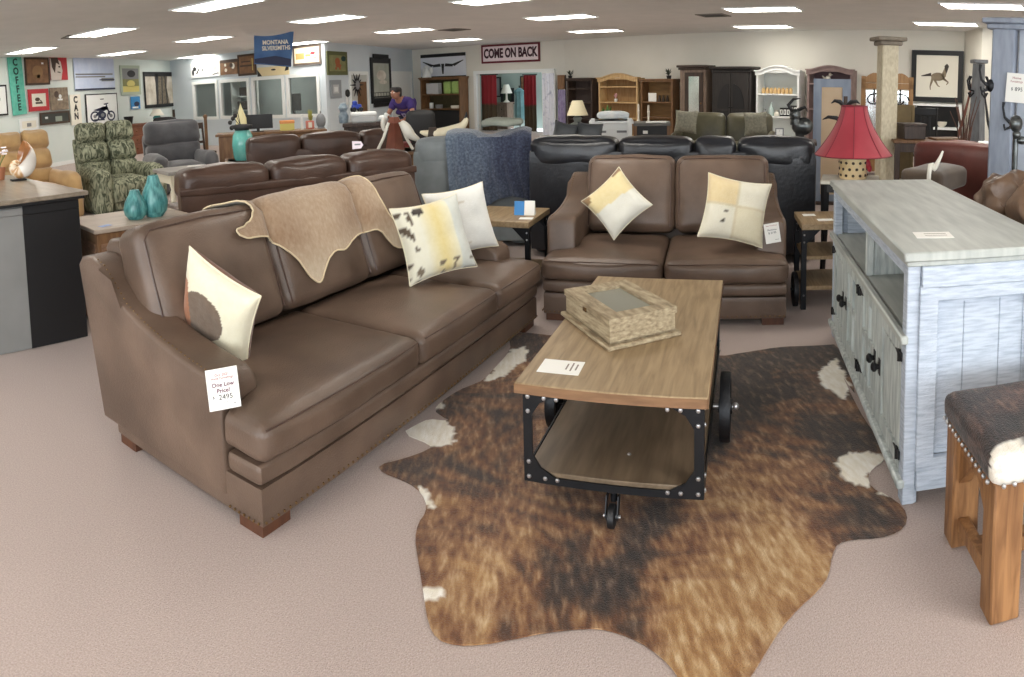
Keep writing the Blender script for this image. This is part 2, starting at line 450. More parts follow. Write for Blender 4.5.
# blue wall: doorway with white jambs and the corridor behind it
F2 = WF(2); T2 = M.Translation(F2.o) @ M.Rotation(F2.a, 4, 'Z')
def walldoor(name, x0, x1, ytop, m, extra=None):
    a, c = F2.on(x0, 95, 1, 0).x, F2.on(x1, 95, 1, 0).x; z = F2.on((x0 + x1) / 2, ytop, 1, 0).z; b = B()
    for x in (a - .05, c + .05): b.box((x, -.02, z / 2), (.1, .05, z), T=T2)
    b.box(((a + c) / 2, -.02, z + .05), (c - a + .2, .05, .1), T=T2); dr_ = struct(name, b, m_white)
    b = B(); b.box(((a + c) / 2, -.012, z / 2), (c - a, .03, z), T=T2); obj('panel', b, m, dr_)
    if extra:
        b = B(); w_ = c - a; b.box((a + w_ * .66, -.03, z * .45), (w_ * .56, .02, z * .9), T=T2); obj('inner_panel', b, extra, dr_)
walldoor('door_2', 350.5, 366.5, 75, mat('pale_door', (190, 192, 186), .6), m_brownwood)
walldoor('door_3', 392.5, 410.5, 74.5, m_white)
# storefront behind the camera: wide window band that lets daylight in
b = B()
b.box((0, -5.55, .2), (21.5, .1, .4)); b.box((0, -5.55, 2.66), (21.5, .1, .2))
for x in (-10.6, -7, -3.5, 0, 3.5, 7, 10.5): b.box((x, -5.55, 1.5), (.12, .1, 2.3))
struct('wall_storefront', b, m_white)
b = B()
for i in (0, 4):
    o, d, n = wplane(i); F = WF(i); L = (V(WP[i + 1]) - V(WP[i])).length
    b.box((L / 2, -.008, .05), (L, .014, .1), T=M.Translation(F.o) @ M.Rotation(F.a, 4, 'Z'))
struct('baseboard_back', b, m_white)

# ---------------------------------------------------------------- ceiling troffers
lights = [((184, 9), (252, -1)), ((76, 35.6), (129, 28)), ((12, 53), (51, 47)), ((103, 54.6), (141, 51)), ((178, 41.4), (229, 36)), ((181, 57.6), (213, 54.6)), ((294, 21.6), (361, 15.5)),
          ((376, 32.2), (433, 28.2)), ((435, 40.6), (480, 38.4)), ((529, 18.4), (594, 15.2)), ((570, 31.4), (623, 30)), ((728, 9.6), (799, 8.4)), ((734, 26.8), (793, 25.8)), ((950, 6), (1018, 5.6)), ((914, 23.4), (980, 23.8)), ((290, 43.6), (316, 41.6)), ((478, 1), (516, -3))]
where = ['over the tan recliner in the top left corner', 'before the dark vent on the left', 'nearest the green vertical sign', 'above the blind on the left wall', 'above the lettered sign over the office', 'farthest along the left wall', 'just beside the hanging blue banner', 'in front of the tall hanging mirror', 'before the white longhorn picture', 'nearer one above the pine bookcase', 'farther one above the pine bookcase', 'nearer one above the black armoire', 'farther one above the black armoire', 'in the top right corner over the grey posts', 'above the framed horse picture', 'half hidden behind the blue banner', 'cut by the top edge above the welcome sign']
def troffer(c, rz, label):
    t = thing('ceiling_light', 'long white ceiling panel light ' + label if label else 'long white ceiling panel light', 'ceiling light', (c[0], c[1], HC), rz, 'ceiling panel lights')
    b = B(); b.frame(-.63, .63, -.33, .33, .03, -.02, 0.0, 'z'); obj('frame', b, m_white, t)
    b = B(); b.box((0, 0, -.008), (1.2, .6, .012)); obj('diffuser', b, m_lamp, t)
for ((x0, y0), (x1, y1)), wl in zip(lights, where):
    p, q = G(x0, y0, HC), G(x1, y1, HC); c = (p + q) / 2; d = q - p
    # the panels keep the long edge that runs across the view
    troffer(c, math.atan2(d.y, d.x) * .5 + math.radians(-38) * .5, wl)
for c in [(-7, 4.6), (-3.6, 4.2), (0, 4.6), (3.8, 4.8), (-6, .4), (-2, .3), (1.8, .4), (5.6, .8), (-4, -3), (0, -3), (4, -3), (7.6, 4.2)]:
    troffer(V((c[0], c[1], 0)), math.radians(-35), 'outside the frame, nearer the storefront windows')
for (x0, y0, x1, y1), wl in zip([(67, 38, 90, 34), (445, 30.5, 464, 28.5), (700, 16, 727, 14)], ['beside the left ceiling light', 'near the middle of the ceiling', 'before the far cabinets']):
    p, q = G(x0, y0, HC), G(x1, y1, HC); c = (p + q) / 2
    t = thing('ceiling_vent', 'small dark ceiling air vent ' + wl, 'vent', (c.x, c.y, HC), math.radians(-38), 'ceiling vents')
    b = B(); b.frame(-.26, .26, -.26, .26, .05, -.015, 0, 'z'); obj('frame', b, mat('vent_grey', (120, 116, 108), .6), t)
    b = B()
    for k in range(7): b.box((0, -.18 + k * .06, -.008), (.44, .02, .012))
    obj('slats', b, mat('vent_dark', (70, 68, 64), .6), t)

o_ = F1.world((L1 * .42, 1.3, HC - .06)); troffer(V((o_.x, o_.y, 0)), F1.a, 'added inside the glazed office to brighten it')  # unseen extra panel, added to brighten the interior behind the office windows
bpy.data.objects['ceiling_light.%03d' % (len(lights) + 12)].location.z = HC - .06
Fo = Fr(*F1.world((0, 0, 0))[:2], F1.a)
t = thing('office_desk', 'desk with a dark monitor inside the glazed office', 'desk', Fo.world((L1 * .62, 1.1, 0)), F1.a)
b = B(); b.box((0, 0, .74), (1.5, .7, .04)); b.box((-.6, 0, .36), (.3, .64, .72)); b.box((.6, 0, .36), (.3, .64, .72)); obj('desktop', b, m_darkwood, t)
b = B(); b.box((.2, .1, 1.22), (.62, .04, .5), .01); b.box((.2, .12, .86), (.06, .05, .24)); b.box((.2, .1, .765), (.26, .2, .02)); obj('monitor', b, m_black, t)
t = thing('filing_shelf', 'tall pale shelf of folders inside the glazed office', 'shelf', Fo.world((L1 * .22, 1.9, 0)), F1.a)
b = B()
for x in (-.45, .45): b.box((x, 0, 1.0), (.04, .4, 2.0))
for z in (.1, .55, 1.0, 1.45, 1.95): b.box((0, 0, z), (.9, .4, .03))
obj('frame', b, m_white, t)
for k, z in enumerate((.565, 1.015, 1.465)): b = B(); b.box((-.1 + .12 * k, 0, z + .14), (.5, .28, .28), .01); obj('folder_box', b, m_darkwood, t)
# daylight through the storefront
al = bpy.data.lights.new('daylight', 'AREA'); al.shape = 'RECTANGLE'; al.size = 19; al.size_y = 2.0; al.energy = 380; al.color = (.93, .97, 1)
ao = bpy.data.objects.new('storefront_daylight', al); COL.objects.link(ao); ao.location = (0, -5.4, 1.5); ao.rotation_euler = (PI / 2, 0, 0)
# ---------------------------------------------------------------- leather suite
ARM = [(.16, .10), (.16, .47), (.175, .505), (.215, .53), (.36, .552), (.52, .585), (.66, .625), (.79, .675), (.88, .75), (.965, .815), (1.05, .84), (1.14, .83), (1.175, .79), (1.02, .09)]
def make_sofa(root, x0, x1, seats, backs, armw=.2, lift=0.0, wide=0, wr_=.86):
    """x0..x1 outer width, seats/backs the cushion joints; local front is -y"""
    W = x1 - x0; xc = (x0 + x1) / 2
    b = B(); b.soft((xc, .45, .118), (W - .03, .95, .145), .012, 6); b.soft((xc, .06, .235), (W - .02, .19, .085), .03, 10); b.soft((xc, .55, .235), (W - 2 * armw, .9, .09), .02, 6)
    obj('base', b, m_leather, root)
    b = B(); k = int((W - .06) / .03)
    for i in range(k + 1): b.ball((x0 + .03 + i * (W - .06) / k, -.027, .066), .0055, 6, m=4)
    for i in range(7): b.ball((x0 + .008, -.01 + i * .025, .066), .0055, 6, m=4)
    obj('nailhead_trim', b, m_brass, root)
    arm = [(y, z + (lift * max(0, 1 - (y - .16) / .8) if z > .3 else 0)) for y, z in ARM]
    for sgn, xa in ((1, x0), (-1, x1)):
        b = B(); b.softprism(arm, xa, xa + sgn * armw, .028, 'x'); a = obj('arm', b, m_leather, root)
        b = B(); pts = [V((0, y, z)) for y, z in arm[2:11]]
        for p, q in zip(pts, pts[1:]):
            n = max(1, int((q - p).length / .024))
            for i in range(n):
                s = p.lerp(q, i / n); b.ball((xa + sgn * .028, s.y, s.z - .002), .0055, 6, m=4)
        obj('nailhead_trim', b, m_brass, a)
    js = [x0] + seats + [x1]
    for i in range(len(js) - 1):
        a, c = js[i], js[i + 1]; xm = (a + c) / 2; ym = .33
        def fn(P, a=a, c=c, xm=xm, i=i, ym=ym):
            y = P.y + ym; x = P.x + xm
            if y > .145:
                if i == 0: x = max(x, x0 + armw + .004)
                if i == len(js) - 2: x = min(x, x1 - armw - .004)
            P.x = x - xm; return P
        b = B(); b.soft((xm, ym, .352), (c - a - .006, .78, .15), .05, 22, (0, .02, .035), fn=fn, wr=.006, ws=7)
        cu = obj('seat_cushion', b, m_leather, root, sharp=60)
        b = B(); b.tube([(a + .03, -.052, .405), (xm, -.072, .415), (c - .03, -.052, .405)], .004, 6); obj('piping', b, m_leather2, cu)
    b = B(); b.softprism([(.74, .1), (1.0, .09), (1.06, .35), (1.165, .85), (1.13, .89), (1.05, .89), (.98, .83), (.86, .4)], x0 + armw * .75, x1 - armw * .75, .03, 'x'); obj('back', b, m_leather, root)
    jb = [x0 + armw * (.86 - .4 * wide)] + backs + [x1 - armw * wr_]
    for i in range(len(jb) - 1):
        a, c = jb[i], jb[i + 1]
        R = M.Rotation(math.radians(-19), 3, 'X')
        b = B(); b.soft(((a + c) / 2, .80, .705), (c - a - .006, .23, .57), .065, 20, (.008, .035, .02), R=R, wr=.008, ws=6)
        cu = obj('back_cushion', b, m_leather, root, sharp=60)
        b = B(); h = .252; pts = []
        for x, z in [(a + .03, h - .5), (a + .03, h - .04), (a + .07, h), ((a + c) / 2, h + .012), (c - .07, h), (c - .03, h - .04), (c - .03, h - .5)]:
            p = R @ V((0, -.108, z)); pts.append((x, .80 + p.y, .705 + p.z))
        b.tube(pts, .005, 6); obj('piping', b, m_leather2, cu)
    for x in (x0 + .10, x1 - .10):
        for y in (.055, .86):
            b = B(); b.prism([(x - .07, y - .06), (x + .07, y - .06), (x + .07, y + .06), (x - .07, y + .06)], 0, .05); obj('leg', b, m_legwood, root)
def tag_paper(name, label, w, h, lines, loc, R, group=None):
    """a printed price card: sheet and its lettering"""
    b = B(); b.box((0, 0, 0), (w, .002, h)); t = one(name, label, 'price tag', b, m_paper)
    t.matrix_world = M.Translation(V(loc)) @ R
    for s, x, z, size, col, bold in lines: text('lettering', s, size, col, t, upright(x, -.0014, z), .0003, bold)
    return t
m_redink = mat('red_ink', (150, 40, 50), .8)

SF = Fr(-.89, 2.098, 1.136)
sofa = thing('leather_sofa', 'long brown leather three-seat sofa with nailhead trim and a hide over its back', 'sofa', SF.o, SF.a, 'brown leather suite')
make_sofa(sofa, -.03, 2.40, [.98, 1.78], [.82, 1.53], wide=1)
LF = Fr(.215, 4.345, -.296)
love = thing('leather_loveseat', 'brown leather two-seat loveseat behind the coffee table', 'loveseat', LF.o, LF.a, 'brown leather suite')
make_sofa(love, -.045, 1.555, [.755], [.79], lift=.13, wr_=.35)

m_pcol = amat('pillow_patchwork', .75, .06, 40, bump=.2, bs=120, sheen=.3)
def pillow(name, label, w, h, T, colfn, loc, rotz, tilt, roll, group=None, N=30, mt=None):
    b = B(); cols = []
    def P(u, v, s):
        x = w / 2 * u * (1 - .10 * (1 - v * v) * abs(u) ** 1.5); z = h / 2 * v * (1 - .10 * (1 - u * u) * abs(v) ** 1.5)
        t = T / 2 * (max(0, (1 - u ** 4) * (1 - v ** 4)) ** .55) + .003
        t *= 1 + .12 * noise.noise(V((u * 2 + loc[0], v * 2, s)))
        return V((x, s * t, z))
    for s in (-1, 1):
        b.grid(lambda u, v, s=s: P(u * 2 - 1, v * 2 - 1, s), N, N)
        for j in range(N + 1):
            for i in range(N + 1): cols.append(tuple(lin(c) * .86 for c in colfn(i / N * 2 - 1, j / N * 2 - 1, s)))
    n1 = (N + 1) ** 2; per = [i for i in range(N + 1)] + [j * (N + 1) + N for j in range(1, N + 1)] + [N * (N + 1) + i for i in range(N - 1, -1, -1)] + [j * (N + 1) for j in range(N - 1, 0, -1)]
    for k in range(len(per)):
        a, c = per[k], per[(k + 1) % len(per)]; b.f.append([a, c, n1 + c, n1 + a]); b.m.append(0)
    b.c = cols
    o = one(name, label, 'pillow', b, mt or m_pcol, group=group, sharp=70)
    R = M.Rotation(rotz, 4, 'Z') @ M.Rotation(-tilt, 4, 'X') @ M.Rotation(roll, 4, 'Y')
    o.matrix_world = M.Translation(V(loc)) @ R
    # seam piping around the edge
    pb = B(); pts = [b.v[a] for a in per]; pts = [(x, 0, z) for x, y, z in pts]; pb.tube(pts + [pts[0]], .004, 6, caps=False)
    obj('piping', pb, mt or mat('pillow_edge', (232, 224, 196), .8), o)
    return o
def ns(u, v, k, f=3.0): return noise.noise(V((u * f, v * f, k)))
def c_left(u, v, s):
    if s > 0: return (120, 72, 44)
    if v < .5 and u < -.58 - .3 * v: return (168, 106, 66)
    if (u + .14) ** 2 * 1.15 + (v + .04) ** 2 * 1.5 < .40: return (112, 94, 78)
    if v < -.45 and u < -.3: return (168, 106, 66)
    return (238, 231, 204)
def c_spot(u, v, s):
    if s > 0: return (225, 215, 190)
    if (u + .38) ** 2 + ((v - .78) * 1.5) ** 2 < .03: return (54, 44, 36)
    if u < -.62 and ns(u, v, 3.1, 4.2) > .12 and abs(v - .1) < .75: return (92, 78, 62)
    if v < -.62 and ns(u, v, 8.3, 4.6) > .18: return (120, 106, 88)
    k = max(0, min(1, 1 - abs(u - .05) / .5))
    a, c = (240, 236, 214), (236, 216, 150)
    if u > .5: c = a = (222, 224, 214)
    return tuple(a[i] * (1 - k) + c[i] * k for i in range(3))
def c_white(u, v, s):
    return (238, 237, 230) if ns(u, v, 5.5, 2.2) < .42 else (214, 206, 190)
def c_dia(u, v, s):
    if v + u * .15 < -.78 and u < -.6: return (150, 120, 80)
    if u < -.85 and v > .55: return (150, 120, 84)
    return (240, 222, 170) if u < -.05 + .1 * v else (243, 240, 226)
def c_quilt(u, v, s):
    if (u + .35) ** 2 + (v + .45) ** 2 < .004 or (u + .3) ** 2 + (v + .12) ** 2 < .002: return (80, 70, 60)
    if abs(u - .02) < .03 or abs(v - .05) < .03: return (226, 212, 178)
    if u < 0 and v > 0: return (240, 218, 170)
    return (241, 235, 214) if (u > 0) == (v > 0) else (236, 226, 196)
def sp(l): return SF.world(l)
def lp(l): return LF.world(l)
pg = 'throw pillows on the leather suite'
pillow('throw_pillow', 'white, grey and tan patchwork cowhide pillow leaning on the near sofa arm', .40, .44, .13, c_left, sp((.225, .48, .615)), SF.a - 1.50, -.2, .42, pg, 64)
pillow('throw_pillow', 'cream and yellow cowhide pillow with dark spots on the long sofa', .44, .44, .15, c_spot, sp((1.71, .43, .665)), SF.a - .55, .34, -.10, pg)
pillow('throw_pillow', 'plain white cowhide pillow tucked behind the spotted pillow', .44, .42, .13, c_white, sp((2.10, .47, .69)), SF.a - .55, .3, -.08, pg)
pillow('throw_pillow', 'pale yellow and white pillow standing on its corner on the loveseat', .355, .355, .13, c_dia, lp((.41, .33, .725)), LF.a - .1, .28, .80, pg)
pillow('throw_pillow', 'cream patchwork pillow with stitched squares on the loveseat beside its paper tag', .43, .43, .14, c_quilt, lp((1.215, .30, .70)), LF.a + .1, .34, .20, pg)

for o_, t_, d_ in [('throw_pillow.001', sofa, -SF.ax[1] + V((0, 0, .2))), ('throw_pillow.002', sofa, -SF.ax[1] + V((0, 0, .2))), ('throw_pillow.003', love, -LF.ax[1]), ('throw_pillow.004', love, -LF.ax[1] + V((0, 0, .1)))]:
    settle(bpy.data.objects[o_], t_, d_, .005, 24)
settle(bpy.data.objects['throw_pillow.001'], bpy.data.objects['throw_pillow.002'], -SF.ax[1])

settle(bpy.data.objects['throw_pillow'], sofa, SF.ax[0] * .5 + V((0, 0, .6)), .004, 12)
# price cards on the two arms
def RT(a, tilt=0, roll=0): return M.Rotation(a, 4, 'Z') @ M.Rotation(-tilt, 4, 'X') @ M.Rotation(roll, 4, 'Y')
tag_paper('price_tag', 'white price card reading One Low Price on the near sofa arm', .115, .15,
          [('Oct. 2021', 0, .052, .013, m_redink, 0), ('Home Furnishings', 0, .040, .011, m_redink, 0), ('One Low', 0, .016, .021, mat('maroon_ink', (96, 40, 70), .8), .0004), ('Price!', 0, -.006, .021, MC['maroon_ink'], .0004), ('$', -.038, -.027, .014, m_ink, 0), ('2495', .006, -.030, .026, m_ink, 0), ('____', .006, -.044, .012, m_ink, 0), ('tax', .036, -.056, .008, m_ink, 0)],
          sp((-.035, .125, .515)), RT(SF.a - .55, .02, -.06), 'price cards on the suite')
tag_paper('price_tag', 'white price card hanging on the right arm of the loveseat', .10, .13,
          [('Home Furnishings', 0, .050, .010, m_redink, 0), ('Manhattan', 0, .022, .015, m_ink, 0), ('$ 2195', 0, .002, .019, m_ink, 0), ('____', .026, -.040, .012, m_ink, .0005)],
          lp((1.455, .10, .575)), RT(LF.a + .1, .05, -.14), 'price cards on the suite')

# ---------------------------------------------------------------- hide thrown over the sofa back
def snap_mesh(parts):
    vs = []; fs = []
    for o in parts:
        k = len(vs); vs += [tuple(v.co) for v in o.data.vertices]; fs += [tuple(i + k for i in p.vertices) for p in o.data.polygons]
    return BVHTree.FromPolygons(vs, fs)
_sk = [o for o in sofa.children if o.name.startswith(('back', 'seat'))]; bv = snap_mesh(_sk)
out = [(60, 172), (165, 175), (193, 200), (197, 225), (185, 262), (160, 280), (122, 295), (116, 312), (124, 332), (155, 355), (215, 346), (270, 337), (330, 380), (390, 440), (430, 508), (465, 532), (490, 540), (505, 470), (530, 400), (590, 398), (620, 345), (680, 318), (740, 305), (760, 350), (800, 385), (855, 386), (863, 362), (845, 330), (800, 280), (755, 215), (730, 165), (700, 100), (690, 72)]
top = [(640, 78), (610, 92), (480, 108), (380, 120), (280, 132), (240, 157), (165, 167)]
px = [(200 + x / 4.233, 160 + y / 4.233) for x, y in out]
p0 = V((0, .60, .46)); p1 = V((0, .80, .99)); sd = (p1 - p0).normalized(); pn = V((0, -sd.z, sd.y))
S_TOP = (p1 - p0).length
def plane_uv(p):
    q = SF.plane(p[0], p[1], p0, pn) if False else None
    d = ray(*p); o = SF.loc(CAMP); dl = V((d.dot(SF.ax[0]), d.dot(SF.ax[1]), d.z))
    q = o + dl * ((p0 - o).dot(pn) / dl.dot(pn)); return V((q.x, (q - p0).dot(sd)))
poly = [plane_uv(p) for p in px]
poly = [V((p.x, min(p.y, S_TOP + .02))) if i > 1 else V((p.x, S_TOP + .10 - .04 * i)) for i, p in enumerate(poly)]
poly[-1].y = S_TOP + .02; poly[-2].y = min(poly[-2].y, S_TOP - .01)
xa, xb = poly[-1].x, poly[0].x
for t in (.08, .2, .35, .5, .65, .8, .92): poly.append(V((xa + (xb - xa) * t, S_TOP + .27 + .04 * math.sin(t * 9))))
def fill(poly, step):
    xs = [p.x for p in poly]; ys = [p.y for p in poly]; n = len(poly)
    den = []
    for i in range(n):
        a, c = poly[i], poly[(i + 1) % n]; k = max(1, int((c - a).length / step))
        den += [a.lerp(c, j / k) for j in range(k)]
    def inside(x, y):
        r = False
        for i in range(n):
            a, c = poly[i], poly[i - 1]
            if (a.y > y) != (c.y > y) and x < (c.x - a.x) * (y - a.y) / (c.y - a.y) + a.x: r = not r
        return r
    pts = list(den); y = min(ys)
    while y < max(ys):
        x = min(xs)
        while x < max(xs):
            if inside(x, y): pts.append(V((x + random.uniform(-.2, .2) * step, y + random.uniform(-.2, .2) * step)))
            x += step
        y += step
    k = len(den)
    r = delaunay_2d_cdt(pts, [(i, (i + 1) % k) for i in range(k)], [], 0, 1e-5)
    vs, fs = r[0], r[2]
    keep = [f for f in fs if inside(sum(vs[i].x for i in f) / 3, sum(vs[i].y for i in f) / 3)]
    return vs, keep, k
def smooth_poly(poly, it=2):
    for _ in range(it):
        q = []
        for i in range(len(poly)):
            a, c = poly[i], poly[(i + 1) % len(poly)]; q += [a.lerp(c, .25), a.lerp(c, .75)]
        poly = q
    return poly
vs, fs, nb = fill(smooth_poly(poly, 1), .022)
def drape(p):
    if p.y <= S_TOP:
        base = p0 + sd * p.y + V((p.x, 0, 0)); h = bv.ray_cast(base + pn * .5, -pn, 1.0)
        return h[0] + pn * .021 if h[0] is not None else base
    h = bv.ray_cast(p0 + sd * S_TOP + V((p.x, 0, 0)) + pn * .5, -pn, 1.0); a = (h[0] + pn * .006) if h[0] is not None else p1 + V((p.x, 0, 0))
    s = p.y - S_TOP; y = a.y + s; hz = bv.ray_cast(V((p.x, y, 1.4)), V((0, 0, -1)), .9)
    z = hz[0].z + .006 if hz[0] is not None else a.z
    return V((p.x, y, max(z, a.z - .05)))
pts = [drape(p) for p in vs]
adj = {}
for f in fs:
    for i in range(3): adj.setdefault(f[i], set()).update((f[i - 1], f[(i + 1) % 3]))
for _ in range(3):
    pts = [p.lerp(sum((pts[j] for j in adj[i]), V()) / len(adj[i]), .5) if i in adj else p for i, p in enumerate(pts)]
def lift(p):
    r = bv.find_nearest(p)
    if r[0] is None: return p
    d = p - r[0]
    if d.dot(r[1]) < .023: return r[0] + r[1] * .023
    return p
pts = [lift(p) for p in pts]
def hidecol(p, uv, i):
    k = noise.noise(V((uv.x * 3, uv.y * 3, 2)))
    a = V((176, 152, 126)).lerp(V((142, 114, 88)), max(0, min(1, .5 + k)))
    t = max(0, min(1, (S_TOP * .62 - uv.y) / .22 + .3 * k)); a = a.lerp(V((216, 202, 178)), t * .7)
    return tuple(lin(x) for x in a)
def sheet(vs3, fs, nb, t, nrm=None):
    """closed sheet of thickness t below vs3"""
    b = B(); k = len(vs3)
    low = [v - (nrm[i] if nrm else V((0, 0, 1))) * t for i, v in enumerate(vs3)]
    b.put(list(vs3) + low, [tuple(f) for f in fs] + [tuple(k + i for i in reversed(f)) for f in fs] + [(i, (i + 1) % nb, k + (i + 1) % nb, k + i) for i in range(nb)])
    return b
b = sheet(pts, fs, nb, .004, [bv.find_nearest(p)[1] for p in pts]); cl = [hidecol(p, vs[i], i) for i, p in enumerate(pts)]; b.c = cl + [tuple(lin(x) for x in (205, 190, 160))] * len(pts)
hide = one('hide_throw', 'tan animal hide thrown over the back of the long sofa', 'hide', b, amat('tan_hide', .8, .12, 60, (1, 1, .4), bump=.3, bs=160, sheen=.3), SF.o, SF.a, sharp=80)
bb = B(); bb.tube([pts[i] for i in range(nb)] + [pts[0]], .005, 6, caps=False); obj('bound_edge', bb, mat('cream_edge', (216, 198, 164), .8), hide)
# ---------------------------------------------------------------- cowhide rug
rug_px = [(402, 434), (416, 426), (429, 420), (444, 422), (450, 421), (442, 417), (434, 411), (440, 404), (459, 391), (472, 386), (484, 381), (495, 369), (511, 351), (509, 339), (520, 333), (539, 335), (556, 337), (600, 340), (650, 346), (690, 352), (719, 358), (746, 353), (778, 348), (810, 347), (842, 345), (868, 352), (880, 380), (856, 396), (850, 388), (841, 374), (838, 359), (836, 372), (846, 392), (858, 410), (872, 432), (888, 452), (884, 462), (873, 469), (867, 478), (872, 490), (886, 496), (904, 509), (908, 523), (899, 533), (880, 539), (853, 540), (838, 544), (832, 556), (829, 577), (818, 592), (800, 608), (781, 630), (767, 652), (755, 672), (735, 700), (705, 705), (684, 690), (671, 668), (649, 649), (628, 638), (606, 631), (585, 630), (547, 634), (510, 641), (483, 646), (456, 647), (437, 641), (428, 625), (424, 598), (418, 560), (415, 541), (418, 525), (426, 514), (426, 501), (416, 488), (402, 481), (383, 474), (378, 467), (402, 461), (429, 451), (432, 446)]
# notch by the console is carpet again, so leave that run out of the outline
rug_px = [p for p in rug_px if p not in ((868, 352), (880, 380), (838, 359), (836, 372), (846, 392))]
rp = [G(*p) for p in rug_px]; rp = [V((p.x, p.y)) for p in rp]
vs, fs, nb = fill(smooth_poly(rp, 1), .017)
whites = [[(398, 434), (416, 424), (429, 418), (445, 421), (457, 434), (453, 445), (442, 451), (430, 447)], [(484, 383), (495, 367), (512, 349), (527, 348), (524, 364), (500, 380)], [(420, 591), (444, 590), (440, 599), (422, 603)],
          [(837, 461), (856, 453), (872, 452), (890, 459), (878, 469), (866, 477), (870, 489), (856, 485), (843, 477)], [(818, 370), (837, 359), (842, 372), (853, 390), (842, 402), (832, 393), (819, 383)], [(437, 402), (444, 402), (440, 410), (434, 412)], [(415, 487), (430, 494), (432, 512), (424, 510)], [(873, 488), (890, 494), (884, 500)]]
wp = [[V(G(*p)[:2]) for p in q] for q in whites]
def inpoly(poly, x, y):
    r = False
    for i in range(len(poly)):
        a, c = poly[i], poly[i - 1]
        if (a.y > y) != (c.y > y) and x < (c.x - a.x) * (y - a.y) / (c.y - a.y) + a.x: r = not r
    return r
spine = [V(G(*p)[:2]) for p in [(640, 640), (622, 590), (640, 540), (690, 470), (735, 410), (760, 360)]]
def sdist(p):
    return min((p - (spine[i] + (spine[i + 1] - spine[i]) * max(0, min(1, (p - spine[i]).dot(spine[i + 1] - spine[i]) / (spine[i + 1] - spine[i]).length_squared)))).length for i in range(len(spine) - 1))
tan_c = [(V(G(*p)[:2]), r) for p, r in [((745, 600), .42), ((480, 590), .40), ((800, 560), .3), ((690, 655), .3), ((450, 505), .2), ((745, 500), .35)]]
dk_c = [(V(G(*p)[:2]), r) for p, r in [((870, 525), .25), ((780, 370), .75), ((700, 400), .4), ((400, 470), .16), ((850, 440), .3), ((560, 590), .22), ((835, 350), .4), ((530, 345), .3)]]
def rugcol(p):
    q = p + V(noise.noise_vector(V((p.x * 14, p.y * 14, 0)))[:2]) * .022
    if any(inpoly(w, q.x, q.y) for w in wp): return (232, 226, 212)
    a = .45 + .8 * noise.noise(V((p.x * 1.1, p.y * 1.1, 4))); ca, sa = math.cos(a), math.sin(a); r = V((p.x * ca - p.y * sa, p.x * sa + p.y * ca))
    n = noise.fractal(V((r.x * 5, r.y * 18, 1)), .95, 2.1, 5) * .42 + .40 * noise.fractal(V((p.x * 2.4, p.y * 2.4, 7)), 1, 2, 3) + .40
    t = sum(max(0, 1 - (p - c).length / rr) for c, rr in tan_c) * .55; d = sum(max(0, 1 - (p - c).length / rr) for c, rr in dk_c) * .55
    n = n + t - d - .62 * max(0, 1 - sdist(p) / .11)
    n = max(0, min(1, n))
    A, Bc, C = V((50, 33, 21)), V((118, 77, 43)), V((166, 128, 82))
    c = A.lerp(Bc, n * 2) if n < .5 else Bc.lerp(C, n * 2 - 1)
    return c
def ruff(p): return .007 + .003 * noise.noise(V((p.x * 4, p.y * 4, 3)))
top = [V((p.x, p.y, ruff(p))) for p in vs]
b = sheet(top, fs, nb, .004)
b.v = [(x, y, max(z, .002)) for x, y, z in b.v]
cl = [tuple(lin(x) for x in rugcol(V((p.x, p.y)))) for p in vs]; b.c = cl + cl
one('cowhide_rug', 'large brindle brown cowhide rug with white patches under the coffee table', 'rug', b, amat('cowhide_hair', .62, .42, 46, (1, .3, 1), bump=.45, bs=210, sheen=.25), sharp=80)

# ---------------------------------------------------------------- coffee table on iron wheels
m_oak = mat('weathered_oak', (138, 116, 86), .5, col2=(164, 141, 108), ns=5, stretch=(9, .8, 9), bump=.12, bs=30, bst=(8, .6, 8), distort=.6)
m_oakedge = mat('oak_edge', (112, 82, 56), .5, col2=(134, 100, 70), ns=7, stretch=(1, 6, 6))
TA = -.349; TF = Fr(.531, 2.804, TA)
ct = thing('coffee_table', 'industrial coffee table with wooden top on black riveted iron frame and wheels', 'coffee table', TF.o + V((0, 0, .012)), TA)
b = B(); b.box((0, 0, .4845), (.672, 1.334, .039), .004); tt = obj('tabletop', b, m_oak, ct)
b = B()
for sx in (-1, 1): b.box((sx * .334, 0, .483), (.006, 1.336, .034))
for sy in (-1, 1): b.box((0, sy * .665, .483), (.672, .006, .034))
obj('edge_band', b, m_oakedge, tt)
def gframe(y):
    X, z0, z1 = .318, .125, .462; t = .032; g = .085
    o = [(-X, z0), (0, z0), (X, z0), (X, (z0 + z1) / 2), (X, z1), (0, z1), (-X, z1), (-X, (z0 + z1) / 2)]
    xi, a, c = X - t, z0 + t * .8, z1 - .012
    outer = [(-X, z0), (-X + g, z0), (X - g, z0), (X, z0), (X, z0 + g), (X, z1 - g), (X, z1), (X - g, z1), (-X + g, z1), (-X, z1), (-X, z1 - g), (-X, z0 + g)]
    inner = [(-xi + .03, a + .03), (-xi + g, a), (xi - g, a), (xi - .03, a + .03), (xi, a + g * .9), (xi, c - g * .9), (xi - .03, c - .03), (xi - g, c), (-xi + g, c), (-xi + .03, c - .03), (-xi, c - g * .9), (-xi, a + g * .9)]
    b = B(); b.ring(outer, inner, y - .004, y + .004, 'y'); f = obj('end_frame', b, m_iron, ct)
    b = B(); s = -1 if y < 0 else 1
    b.ball((0, 0, 0), (.0085, .006, .0085), 8)
    dots('rivet', b, m_steel, f, [(x * (X - .018), y + s * .005, zz) for x in (-1, 1) for zz in (z0 + .02, z0 + .075, z1 - .075, z1 - .022)] + [(x * (X - .018 - xx), y + s * .005, zz) for x in (-1, 1) for xx in (.06, .105) for zz in (z0 + .02, z1 - .022)])
gframe(-.625); gframe(.625)
